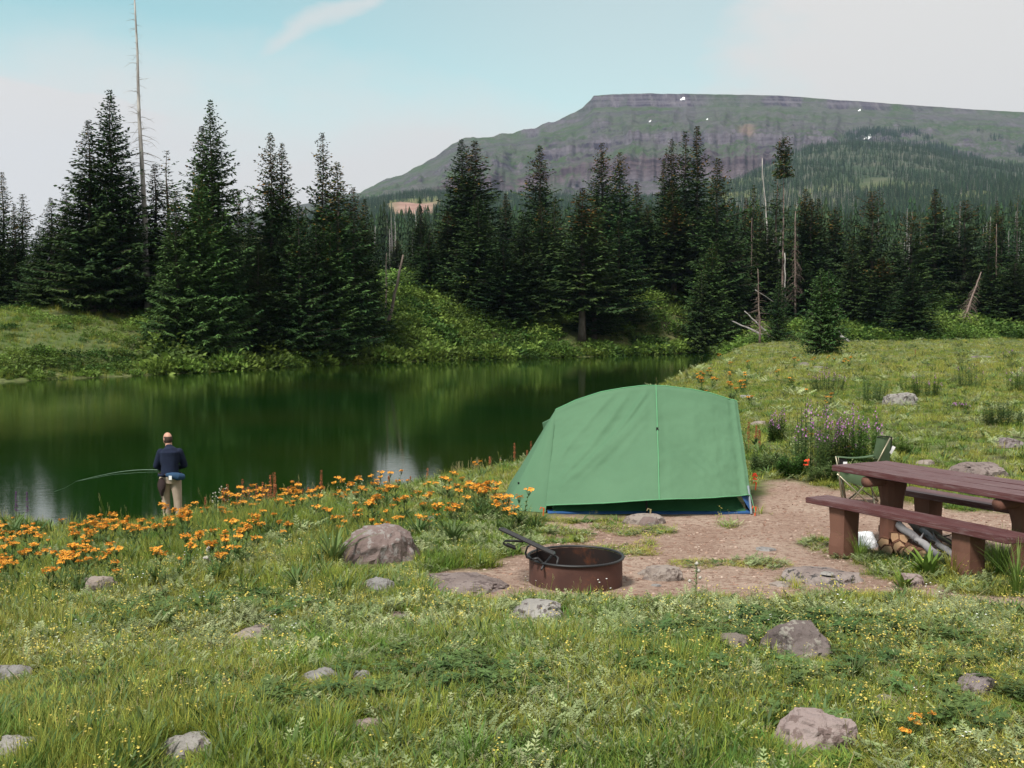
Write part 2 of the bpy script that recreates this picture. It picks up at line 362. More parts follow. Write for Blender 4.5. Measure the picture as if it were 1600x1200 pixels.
def shore(px, off=.5):
    d = np.linspace(12, 60, 480); x = (px - 800) / F * d; sd = poly_sd(x, d, LAKE); i = int(np.argmax(sd > -off)); return Vector((x[i], d[i], TZ1(x[i], d[i])))
DIRT_PX = [(655, 905), (700, 893), (790, 872), (840, 835), (858, 806), (1000, 800), (1172, 800), (1182, 765), (1235, 753), (1300, 762), (1390, 775), (1500, 795), (1640, 800), (1700, 850), (1640, 862), (1450, 868), (1390, 880),
           (1435, 902), (1500, 922), (1640, 935), (1640, 958), (1500, 940), (1390, 925), (1300, 928), (1200, 943), (1100, 936), (1010, 942), (960, 950), (850, 948), (765, 948), (700, 936)]
DIRT = np.array([tuple(G(*p)[:2]) for p in DIRT_PX])
def dirtmask(x, y):
    sd = poly_sd(x, y, DIRT) + (fbm(np.asarray(x) * 1.7, np.asarray(y) * 1.7, 31, 4) - .5) * 0.9
    return sstep(-.12, .22, sd)
_sc = [G(600, 331), G(628, 320), G(652, 317), G(672, 320), G(692, 330), G(650, 333)]

# ------------------------------------------------------------------ ground sheet
NA, NR = 470, 640
ang = np.linspace(-math.radians(78), math.radians(78), NA)
rad = np.exp(np.linspace(math.log(3.0), math.log(3300), NR))
AA, RR = np.meshgrid(ang, rad)
GX = (np.sin(AA) * RR).ravel(); GY = (np.cos(AA) * RR - 6).ravel()
GZ = TZ(GX, GY)
idx = np.arange(NA * NR).reshape(NR, NA)
FQ = np.stack([idx[:-1, :-1], idx[:-1, 1:], idx[1:, 1:], idx[1:, :-1]], -1).reshape(-1, 4)
att = np.zeros((len(GX), 3), np.float32)
nearm = (GY < 30)
att[nearm, 0] = dirtmask(GX[nearm], GY[nearm])
GPX = 800 + F * GX / np.maximum(GY, 1)
scar = np.exp(-((GPX - 648) / 36) ** 4) * sstep(1380, 1450, GY) * (1 - sstep(1720, 1800, GY))
att[:, 1] = scar
att[:, 2] = sstep(1500, 1750, GY) * sstep(1120, 1220, GPX)          # open grassy foothill, right
me = mk_mesh('ground', np.c_[GX, GY, GZ], FQ, att, True, 'mask')
gm, t = new_mat('meadow_soil')
def A(ty, **k):
    n = t.nodes.new(ty)
    for a, b in k.items(): setattr(n, a, b)
    return n
def mixc(f, a, b, blend='MIX'):
    n = A('ShaderNodeMix', data_type='RGBA', blend_type=blend)
    for s_, v in ((0, f), (6, a), (7, b)):
        if isinstance(v, tuple): n.inputs[s_].default_value = (*v, 1)
        elif isinstance(v, (int, float)): n.inputs[s_].default_value = v
        else: t.links.new(v, n.inputs[s_])
    return n.outputs[2]
def noi(scale, det=5, ro=.55, vec=None):
    n = A('ShaderNodeTexNoise'); n.inputs['Scale'].default_value = scale; n.inputs['Detail'].default_value = det; n.inputs['Roughness'].default_value = ro
    t.links.new(vec if vec is not None else geo.outputs['Position'], n.inputs['Vector']); return n.outputs[0]
def rmp(v, a, b, c=0., d=1.):
    n = A('ShaderNodeMapRange'); t.links.new(v, n.inputs[0]); n.inputs[1].default_value = a; n.inputs[2].default_value = b; n.inputs[3].default_value = c; n.inputs[4].default_value = d; return n.outputs[0]
geo = A('ShaderNodeNewGeometry'); at = A('ShaderNodeAttribute', attribute_name='mask'); sp = A('ShaderNodeSeparateColor'); t.links.new(at.outputs['Color'], sp.inputs[0])
g1 = mixc(rmp(noi(.5), .4, .6), (.120, .140, .042), (.190, .190, .080))
g1 = mixc(rmp(noi(4), .5, .62), g1, (.075, .050, .035))
g1 = mixc(rmp(noi(.03), .35, .65), g1, (.075, .105, .035))
dirt = mixc(rmp(noi(1.2), .35, .65), (.270, .180, .140), (.370, .275, .220))
dirt = mixc(rmp(noi(14, 6, .7), .48, .66), dirt, (.17, .095, .07))
dirt = mixc(rmp(noi(45, 4, .7), .56, .70), dirt, (.40, .29, .23))
gcol = mixc(sp.outputs[0], g1, dirt)
rsc = mixc(rmp(noi(.05), .4, .6), (.26, .15, .12), (.33, .21, .17)); gcol = mixc(sp.outputs[1], gcol, rsc)
fh = mixc(rmp(noi(.012, 8, .72), .46, .56), (.036, .056, .028), (.078, .082, .056)); gcol = mixc(sp.outputs[2], gcol, fh)
bs = A('ShaderNodeBsdfPrincipled'); bs.inputs['Roughness'].default_value = .95; bs.inputs['Specular IOR Level'].default_value = .15
t.links.new(gcol, bs.inputs['Base Color'])
bp = A('ShaderNodeBump'); bp.inputs['Distance'].default_value = .03; t.links.new(noi(18, 7, .7), bp.inputs['Height']); t.links.new(bp.outputs[0], bs.inputs['Normal'])
o_ = A('ShaderNodeOutputMaterial'); t.links.new(bs.outputs[0], o_.inputs[0])
tag(link('ground', me, gm), kind='structure')

# ------------------------------------------------------------------ water
wm, t = new_mat('lake_water')
geo = A('ShaderNodeNewGeometry')
mpn = A('ShaderNodeMapping'); mpn.inputs['Scale'].default_value = (1, 2.2, 1); t.links.new(geo.outputs['Position'], mpn.inputs[0])
h1 = noi(2.6, 3, .5, mpn.outputs[0]); h2 = noi(9.0, 3, .6, mpn.outputs[0])
sx_ = A('ShaderNodeSeparateXYZ'); t.links.new(geo.outputs['Position'], sx_.inputs[0])
lf = rmp(sx_.outputs[0], -16, -9, .7, .42)
pa_ = rmp(noi(.09, 3), .38, .66, .35, 1.0); pm_ = A('ShaderNodeMath', operation='MULTIPLY'); t.links.new(pa_, pm_.inputs[0]); t.links.new(lf, pm_.inputs[1]); pat = pm_.outputs[0]
ad = A('ShaderNodeMath', operation='MULTIPLY_ADD'); t.links.new(h2, ad.inputs[0]); ad.inputs[1].default_value = .35; t.links.new(h1, ad.inputs[2])
ml = A('ShaderNodeMath', operation='MULTIPLY'); t.links.new(ad.outputs[0], ml.inputs[0]); t.links.new(pat, ml.inputs[1])
bp = A('ShaderNodeBump'); bp.inputs['Distance'].default_value = .0065; t.links.new(ml.outputs[0], bp.inputs['Height'])
bs = A('ShaderNodeBsdfPrincipled'); bs.inputs['Roughness'].default_value = .015; bs.inputs['IOR'].default_value = 1.48
wc = mixc(rmp(noi(.06, 3), .4, .62), (.006, .026, .003), (.016, .030, .004)); t.links.new(wc, bs.inputs['Base Color'])
t.links.new(bp.outputs[0], bs.inputs['Normal'])
o_ = A('ShaderNodeOutputMaterial'); t.links.new(bs.outputs[0], o_.inputs[0])
wx = np.linspace(-150, 34, 60); wy = np.linspace(16, 140, 50)
XX, YY = np.meshgrid(wx, wy); ii = np.arange(3000).reshape(50, 60)
me = mk_mesh('lake_water', np.c_[XX.ravel(), YY.ravel(), np.full(3000, WATER)], np.stack([ii[:-1, :-1], ii[:-1, 1:], ii[1:, 1:], ii[1:, :-1]], -1).reshape(-1, 4), None, True)
tag(link('lake_water', me, wm), kind='structure')

# ------------------------------------------------------------------ mesa
rx = [100, 300, 450, 565, 600, 630, 662, 690, 712, 727, 760, 800, 840, 880, 908, 920, 926, 960, 1010, 1100, 1210, 1300, 1400, 1500, 1600, 1750, 2000, 2500]
ry = [395, 350, 325, 300, 283, 272, 257, 236, 221, 214, 213, 207, 198, 185, 171, 158, 149, 147, 146, 147, 149, 156, 163, 170, 176, 186, 200, 240]
cx = np.linspace(150, 2400, 900); NV = 300
rpy = np.interp(cx, rx, ry) + (fbm(cx * .06, cx * 0, 5, 4) - .5) * np.interp(cx, [500, 900, 930, 1100, 1300], [9, 7, 2, 1.5, 1.2])
fpy = np.interp(cx, [150, 565, 900, 1200, 1600, 2400], [420, 325, 318, 312, 300, 300])
vv = np.linspace(0, 1, NV)
# strata steepness profile: (height fraction vs horizontal fraction)
Vg, Cg = np.meshgrid(vv, cx, indexing='ij')
rib = 1 - np.abs(fbm(Cg * .022, Vg * 1.3, 77, 4) * 2 - 1)
rib2 = 1 - np.abs(fbm(Cg * .07, Vg * 2.2, 78, 4) * 2 - 1)
strat = np.interp(vv, [0, .22, .30, .36, .42, .50, .53, .60, .75, .80, .90, .955, 1.0], [0, .10, .16, .36, .40, .46, .56, .60, .70, .76, .84, .87, 1.0])
jit = (fbm(Cg * .01, Vg * 0 + 3, 41, 3) - .5) * .14
sg = np.interp((np.clip(Vg + jit * np.sin(Vg * math.pi), 0, 1)).ravel(), vv, strat).reshape(Vg.shape)
# right part of the mesa is smoother and greener
sm = sstep(1050, 1500, Cg)
sg = sg * (1 - sm * .6) + (Vg ** .9) * sm * .6
Df, Dr = 2450., 3500.
dd = Df + (Dr - Df) * Vg - (rib ** 2) * 150 * np.interp(Cg, [560, 760], [.35, 1]) * np.sin(np.clip(Vg, 0, 1) * math.pi) * (1 - .5 * sm) - rib2 ** 2 * 16 * np.interp(Cg, [560, 760], [.3, 1]) * np.sin(np.clip(Vg * 1.1, 0, 1) * math.pi) * (1 - .4 * sm)
pyg = fpy[None, :] + (rpy - fpy)[None, :] * sg
vq = (600 - pyg) / F
ddz = Df + (Dr - Df) * Vg
zm = CZ + ddz * (-math.sin(TH) + vq * math.cos(TH)) / (math.cos(TH) + vq * math.sin(TH))
zm += (fbm(Cg * .20, Vg * 26, 55, 4) - .5) * 14 * np.sin(Vg * math.pi) + (fbm(Cg * .02, Vg * 34, 57, 3) - .5) * 16 * np.sin(Vg * math.pi)
xm = (Cg - 800) / F * dd
# mesa top running back
xt = np.stack([xm[-1] * k for k in (1.02, 1.15, 1.5)]); yt = np.stack([dd[-1] * k for k in (1.02, 1.15, 1.5)]); zt = np.stack([zm[-1] - q for q in (1, 12, 300)])
xm = np.r_[xm, xt]; ymm = np.r_[dd, yt]; zm = np.r_[zm, zt]
NVt = NV + 3
gy_, gx_ = np.gradient(zm); dy_, dx_ = np.gradient(ymm)
slope = np.abs(gy_) / (np.abs(dy_) + .4)
rock = np.clip((slope - .42) / .5, 0, 1)
ii = np.arange(NVt * 900).reshape(NVt, 900)
patch = sstep(.45, .62, fbm(Cg * .03, Vg * 7, 61, 5)); patch = np.r_[patch, patch[-3:]]
band = np.r_[sg, np.ones((3, 900))]
mk = np.zeros((NVt, 900, 3)); mk[..., 0] = np.clip(rock * .8 + patch * .45 - .1, 0, 1)
mk[..., 1] = np.clip(np.exp(-((np.r_[Cg, Cg[-3:]] - 1162) / 13) ** 4) * np.exp(-((np.r_[pyg, pyg[-3:]] - 217) / 9) ** 4), 0, 1)
mk[..., 2] = np.exp(-((band - .30) / .13) ** 4) * (1 - .75 * np.r_[sm, sm[-3:]])
me = mk_mesh('mesa', np.c_[xm.ravel(), ymm.ravel(), zm.ravel()], np.stack([ii[:-1, :-1], ii[:-1, 1:], ii[1:, 1:], ii[1:, :-1]], -1).reshape(-1, 4), mk.reshape(-1, 3), True, 'mask')
mm, t = new_mat('mesa_rock')
geo = A('ShaderNodeNewGeometry'); at = A('ShaderNodeAttribute', attribute_name='mask'); sp = A('ShaderNodeSeparateColor'); t.links.new(at.outputs['Color'], sp.inputs[0])
mst = A('ShaderNodeMapping'); mst.inputs['Scale'].default_value = (.0016, .0016, .060); t.links.new(geo.outputs['Position'], mst.inputs[0])
mvr = A('ShaderNodeMapping'); mvr.inputs['Scale'].default_value = (.045, .006, .010); t.links.new(geo.outputs['Position'], mvr.inputs[0])
st = noi(1, 6, .68, mst.outputs[0])
rk = mixc(rmp(st, .42, .58), (.062, .050, .070), (.160, .138, .160))
rk = mixc(rmp(noi(1, 6, .7, mvr.outputs[0]), .46, .64, 0, .75), rk, (.215, .19, .205))
rk = mixc(rmp(sp.outputs[2], .2, 1, 0, .60), rk, mixc(rmp(st, .44, .56), (.080, .048, .054), (.165, .110, .110)))
gr = mixc(rmp(noi(.006, 7, .68), .42, .58), (.072, .112, .045), (.118, .124, .104))
gr = mixc(rmp(st, .50, .60, 0, .75), gr, (.092, .078, .096))
gr = mixc(rmp(noi(.035, 6, .75), .50, .62, 0, .55), gr, (.17, .150, .15))
mc_ = mixc(rmp(sp.outputs[0], .15, .7), gr, rk)
mc_ = mixc(rmp(noi(.016, 7, .72, None), .60, .64, 0, .7), mc_, (.055, .075, .040))
mc_ = mixc(rmp(sp.outputs[1], .0, 1, 0, .5), mc_, (.36, .24, .19))
bs = A('ShaderNodeBsdfPrincipled'); bs.inputs['Roughness'].default_value = 1.; bs.inputs['Specular IOR Level'].default_value = .05
t.links.new(mc_, bs.inputs['Base Color'])
bp = A('ShaderNodeBump'); bp.inputs['Distance'].default_value = 26; t.links.new(noi(.03, 8, .7), bp.inputs['Height']); t.links.new(bp.outputs[0], bs.inputs['Normal'])
o_ = A('ShaderNodeOutputMaterial'); t.links.new(bs.outputs[0], o_.inputs[0])
tag(link('mesa', me, mm), kind='structure')
# snow patches lying on the mesa, each a small irregular sheet with thickness
M['snow'] = nmat('old_snow', (.95, .95, .97), None, rough=.7)
mesa_v = np.c_[xm.ravel(), ymm.ravel(), zm.ravel()]
mpx = 800 + F * mesa_v[:, 0] / mesa_v[:, 1]
_v = (mesa_v[:, 2] - CZ) / mesa_v[:, 1]; mpy = 500 - F * _v
def mesa_at(px, py):
    i = np.argmin((mpx - px) ** 2 + (mpy - py) ** 2 + np.where(np.arange(len(mpx)) >= NV * 900, 1e6, 0)); return Vector(mesa_v[i])
from mathutils.bvhtree import BVHTree
_g = bpy.data.objects['mesa'].data; MB_T = BVHTree.FromPolygons([v.co for v in _g.vertices], [tuple(p.vertices) for p in _g.polygons])
for (px, py, w, h, lb) in ((1067, 154, 12, 6, 'white snow patch just under the mesa rim, highest of the snow patches'), (1016, 189, 6, 3, 'thin sliver of snow on the mesa face, leftmost of the snow patches'),
                           (1105, 186, 4, 3, 'tiny dot of snow on the mesa face right of the sliver'), (1343, 172, 7, 4, 'small snow patch high on the green right shoulder of the mesa'),
                           (1356, 214, 18, 10, 'largest snow patch, lying behind the top of the green foothill')):
    n = 16; vs = []; fs = []
    def hit(qx, qy):
        o0 = Vector((0, 0, CZ)); dr = (P(qx, qy, 100) - o0).normalized(); h_ = MB_T.ray_cast(o0, dr)[0]; return (h_ - dr * 6) if h_ is not None else None
    c0 = hit(px, py)
    if c0 is None: continue
    for f_ in (.5, 1.0):
        for k in range(n):
            a = 2 * math.pi * k / n; r_ = .30 * f_ * (1 + .3 * math.sin(3 * a + px) + .22 * math.sin(5 * a + py)); q = hit(px + math.cos(a) * w * r_, py + math.sin(a) * h * r_ - math.cos(a) * w * .12 * f_); vs.append((q - c0) if q is not None else vs[-1] if vs else Vector((0, 0, 0)))
    vs.append(Vector((0, 0, 0))); fs = [((k + 1) % n, k, 2 * n) for k in range(n)] + [(k, (k + 1) % n, n + (k + 1) % n, n + k) for k in range(n)]
    mb = MB(); mb.add(vs, fs); o = mb.build('snow_patch', M['snow'], loc=c0); md = o.modifiers.new('depth', 'SOLIDIFY'); md.thickness = 3; tag(o, lb, 'snow patch', 'snow patches on the mesa')

# ------------------------------------------------------------------ scatter (stuff only)
def scatter(name, protos, pts, scl, rz, idxs, label, cat, tilt=.12):
    pc = bpy.data.collections.new(name + '_kit')
    for i, (m, mt) in enumerate(protos):
        o = bpy.data.objects.new('%s_%02d' % (name, i), m)
        if not m.materials:
            for q in (mt if isinstance(mt, (list, tuple)) else [mt]): m.materials.append(q)
        pc.objects.link(o)
    n = len(pts); me = bpy.data.meshes.new(name); me.vertices.add(n); me.vertices.foreach_set('co', np.asarray(pts, np.float32).ravel())
    a = me.attributes.new('rot', 'FLOAT_VECTOR', 'POINT')
    r = np.c_[rng.normal(0, tilt, n), rng.normal(0, tilt, n), rz].astype(np.float32); a.data.foreach_set('vector', r.ravel())
    a = me.attributes.new('scl', 'FLOAT_VECTOR', 'POINT'); s3 = np.asarray(scl, np.float32)
    if s3.ndim == 1: s3 = np.repeat(s3[:, None], 3, 1)
    a.data.foreach_set('vector', s3.ravel())
    a = me.attributes.new('pick', 'INT', 'POINT'); a.data.foreach_set('value', np.asarray(idxs, np.int32))
    o = link(name, me)
    g = bpy.data.node_groups.new(name + '_nodes', 'GeometryNodeTree')
    g.interface.new_socket('Geometry', in_out='INPUT', socket_type='NodeSocketGeometry'); g.interface.new_socket('Geometry', in_out='OUTPUT', socket_type='NodeSocketGeometry')
    gi = g.nodes.new('NodeGroupInput'); go = g.nodes.new('NodeGroupOutput')
    ci = g.nodes.new('GeometryNodeCollectionInfo'); ci.inputs['Collection'].default_value = pc
    ci.inputs['Separate Children'].default_value = True; ci.inputs['Reset Children'].default_value = True
    ip = g.nodes.new('GeometryNodeInstanceOnPoints'); ip.inputs['Pick Instance'].default_value = True
    def na(nm, ty):
        q = g.nodes.new('GeometryNodeInputNamedAttribute'); q.data_type = ty; q.inputs[0].default_value = nm; return [s for s in q.outputs if s.enabled and s.name == 'Attribute'][0]
    g.links.new(gi.outputs[0], ip.inputs['Points']); g.links.new(ci.outputs[0], ip.inputs['Instance'])
    g.links.new(na('pick', 'INT'), ip.inputs['Instance Index'])
    er = g.nodes.new('FunctionNodeEulerToRotation'); g.links.new(na('rot', 'FLOAT_VECTOR'), er.inputs[0]); g.links.new(er.outputs[0], ip.inputs['Rotation'])
    g.links.new(na('scl', 'FLOAT_VECTOR'), ip.inputs['Scale']); g.links.new(ip.outputs[0], go.inputs[0])
    md = o.modifiers.new('scatter', 'NODES'); md.node_group = g
    return tag(o, label, cat, None, 'stuff')

# ------------------------------------------------------------------ spruce trees
def diamonds(P0, D, Sd, ln, wd, fold=0.0):
    """P0 base (n,3), D unit dir, Sd unit side, -> verts (4n,3), faces"""
    mid = P0 + D * ln[:, None] * .45
    up = np.cross(Sd, D)
    a = mid + Sd * wd[:, None] * .5 + up * fold * wd[:, None]; b = mid - Sd * wd[:, None] * .5 + up * fold * wd[:, None]; c = P0 + D * ln[:, None]
    V = np.stack([P0, a, c, b], 1).reshape(-1, 3); n = len(P0)
    return V, np.arange(4 * n).reshape(n, 4)
def spruce(seed, H=15., Rb=2.4, cs=.05, step=.27, nb=8, irr=.25, exp=.85, cone=0.0, sparse=0.0, tuft=.34, gap=0.0, tw=.13):
    r = np.random.default_rng(seed)
    P0s = []; Ds = []; Ss = []; Ls = []; Ws = []; Ts = []; limbs = []
    z = H * cs
    sidebias = r.uniform(0, 6.28)
    while z < H * .992:
        t_ = (z - H * cs) / (H * (1 - cs))
        Lmax = Rb * ((1 - t_) ** (exp - .06)) * (1 - .25 * max(0, .12 - t_) / .12) + .05; ts_ = 1 - .70 * t_ ** 3
        Lmax *= 1 + .25 * math.sin(z * 2.3 + seed) * irr
        nbk = max(4, int(nb * (.6 + .5 * (1 - t_))))
        a0 = r.uniform(0, 6.28)
        for k in range(nbk):
            if r.random() < sparse or (gap and vnoise(z * .8, k * .9, seed) < gap): continue
            az = a0 + 6.283 * k / nbk + r.normal(0, .2)
            Lb = Lmax * (1 + r.normal(0, irr)) * (1 + .12 * math.cos(az - sidebias)); Lb = max(.12, Lb)
            dh = np.array([math.cos(az), math.sin(az), 0]); sd = np.array([-math.sin(az), math.cos(az), 0])
            e0 = .75 * t_ ** 1.5 - .28 * (1 - t_) + r.normal(0, .10)
            npt_ = max(2, int(Lb / .155)); u = (np.arange(npt_) + r.random(npt_) * .6) / npt_; u = .08 + .92 * np.clip(u, 0, 1)
            zz = Lb * (e0 * u + (.22 * (1 - t_) + .04) * u ** 3)
            pts = np.array([0, 0, z]) + dh * (Lb * u)[:, None] + np.array([0, 0, 1]) * zz[:, None]
            if Lb > .9: limbs.append((z, az, Lb, e0, t_))
            dirb = dh + np.array([0, 0, e0]); dirb /= np.linalg.norm(dirb)
            for sgn in (-1, 1):
                a_ = r.uniform(.65, 1.15, npt_); dr = r.normal(-.22, .22, npt_)
                D = dirb * np.cos(a_)[:, None] + sd * (sgn * np.sin(a_))[:, None] + np.array([0, 0, 1]) * dr[:, None]
                D /= np.linalg.norm(D, axis=1)[:, None]
                Sx = np.cross(D, np.array([0, 0, 1.])) + r.normal(0, .35, (npt_, 3)); Sx -= D * (Sx * D).sum(1)[:, None]; Sx /= np.linalg.norm(Sx, axis=1)[:, None] + 1e-9
                ln = (tuft * ts_ + .35 * Lb * (1 - u) * .55) * r.uniform(.6, 1.25, npt_)
                P0s.append(pts); Ds.append(D); Ss.append(Sx); Ls.append(ln); Ws.append(tw * (.45 + .55 * ts_) * r.uniform(.7, 1.4, npt_)); Ts.append(r.uniform(.55, 1.45, npt_))
            # along and hanging
            D = dirb + r.normal(0, .35, (npt_, 3)); D[:, 2] += np.where(r.random(npt_) < .45, -.8, .15); D /= np.linalg.norm(D, axis=1)[:, None]
            Sx = np.cross(D, r.normal(0, 1, (npt_, 3))); Sx /= np.linalg.norm(Sx, axis=1)[:, None] + 1e-9
            P0s.append(pts); Ds.append(D); Ss.append(Sx); Ls.append(tuft * ts_ * r.uniform(.6, 1.2, npt_)); Ws.append(tw * (.45 + .55 * ts_) * r.uniform(.7, 1.3, npt_)); Ts.append(r.uniform(.55, 1.45, npt_))
        z += step * (.65 + .7 * r.random()) * (1 - .45 * t_)
    P0 = np.concatenate(P0s); D = np.concatenate(Ds); Sx = np.concatenate(Ss); ln = np.concatenate(Ls); wd = np.concatenate(Ws); tn = np.concatenate(Ts)
    V, Fq = diamonds(P0, D, Sx, ln, wd, .1)
    tt = (P0[:, 2] / H); col = np.repeat(tn[:, None], 3, 1)
    if cone > 0:
        isb = (r.random(len(tt)) < cone * sstep(.62, .92, tt)); col[isb] *= np.array([4.0, 1.15, .8])
    return mk_mesh('spruce_crown', V, Fq, np.repeat(col, 4, 0)), limbs
def spruce_trunk(H, r0, limbs, seed):
    r = random.Random(seed); mb = MB()
    n = 9; pts = [(0.06 * math.sin(i * 1.3 + seed) * i / n, .06 * math.cos(i * 1.7 + seed) * i / n, H * i / n * .985 - (0.3 if i == 0 else 0)) for i in range(n + 1)]
    mb.tube(pts, [max(.012, r0 * (1 - i / n) ** .9 * (1.25 if i == 0 else 1)) for i in range(n + 1)], 8)
    for q, (z, az, Lb, e0, t_) in enumerate(limbs):
        if q % 2: continue
        pp = []
        for u in (0, .5, .9):
            pp.append((math.cos(az) * Lb * u, math.sin(az) * Lb * u, z + Lb * (e0 * u + (.22 * (1 - t_) + .04) * u ** 3)))
        mb.tube(pp, [.03, .018, .006], 3, caps=False)
    return mb.mesh('trunk', True)
KIT = {}
def kit(key, mat='needles', H=15., r0=.2, **k):
    cr, limbs = spruce(H=H, **k); cr.materials.append(M[mat]); tr = spruce_trunk(H, r0, limbs, k['seed']); tr.materials.append(M['bark'])
    KIT[key] = (cr, tr, H, k.get('Rb', 2.4))
kit('a', seed=1, Rb=2.3, irr=.22, cone=.25)
kit('b', seed=2, Rb=2.6, irr=.28, exp=.95, cone=.10)
kit('c', seed=3, Rb=2.1, irr=.30, exp=.75, cone=.45, step=.30)
kit('d', seed=4, Rb=2.5, irr=.22, exp=.8)
kit('n', seed=5, Rb=1.6, irr=.30, exp=.9, cone=.5, nb=7)
kit('m', seed=6, Rb=1.5, irr=.35, exp=.7, cone=.3, nb=7, sparse=.1)
kit('s', seed=7, Rb=1.7, irr=.45, exp=.8, step=.42, sparse=.25, nb=6, cone=.2, gap=.3)
kit('w', seed=8, Rb=3.0, irr=.2, exp=.9, nb=9)
kit('l', mat='needles_lit', seed=9, Rb=2.9, irr=.2, exp=.85, nb=9, cone=.08)
kit('y', mat='needles_lit', seed=10, H=6., Rb=1.5, irr=.2, exp=.75, step=.2, nb=8, r0=.09, tuft=.26, tw=.10)
kit('z', seed=12, H=8., Rb=2.0, irr=.2, exp=.85, step=.24, nb=8, r0=.1, tuft=.30, tw=.13)
kit('t', seed=13, Rb=1.9, irr=.3, exp=.8, cs=.22, cone=.35)
kit('k', seed=14, Rb=2.2, irr=.4, exp=.6, gap=.35, sparse=.1, cone=.5)
# tall half bare spruce with a tufted top
def tuft_tree():
    r = np.random.default_rng(5); cr, limbs = spruce(21, H=20, Rb=1.1, cs=.80, irr=.3, exp=.45, nb=7, cone=.2, tuft=.4)
    cr2, l2 = spruce(22, H=20, Rb=1.35, cs=.35, irr=.6, exp=.5, nb=4, sparse=.55, step=.55, gap=.45)
    bm = bmesh.new(); bm.from_mesh(cr); bm.from_mesh(cr2)
    lay = bm.verts
    dele = [v for v in bm.verts if 13.2 < v.co.z < 15.6]; bmesh.ops.delete(bm, geom=dele, context='VERTS')
    dele = [v for v in bm.verts if 15.9 < v.co.z and (v.co.x ** 2 + v.co.y ** 2) > 2.2]; bmesh.ops.delete(bm, geom=dele, context='VERTS')
    me = bpy.data.meshes.new('spruce_crown'); bm.to_mesh(me); bm.free(); me.materials.append(M['needles'])
    tr = spruce_trunk(20, .17, limbs + l2, 3); tr.materials.append(M['deadbrown'])
    KIT['T'] = (me, tr, 20., 1.6)
tuft_tree()
def tree(px, ytop, ybase, d, w, key, label, group=None, lean=0.0, dark=None):
    p = G(px, ybase) if ybase and abs(G(px, ybase).y - d) < 6 else None
    x = (px - 800) / F * d
    z = TZ1(x, d); top = P(px, ytop, d).z
    cr, tr, H, Rb = KIT[key]
    h = top - z; sz = h / H; wid = 1.12 * w / F * d / (2 * (Rb + .30)) if w else sz
    o = thing('spruce_tree', label, 'tree', (x, d, z), R.uniform(0, 6.28), group, (wid, wid, sz))
    if lean: o.rotation_euler = (0, lean, 0)
    link('trunk', tr, None, o); link('crown', cr, None, o)
    return o
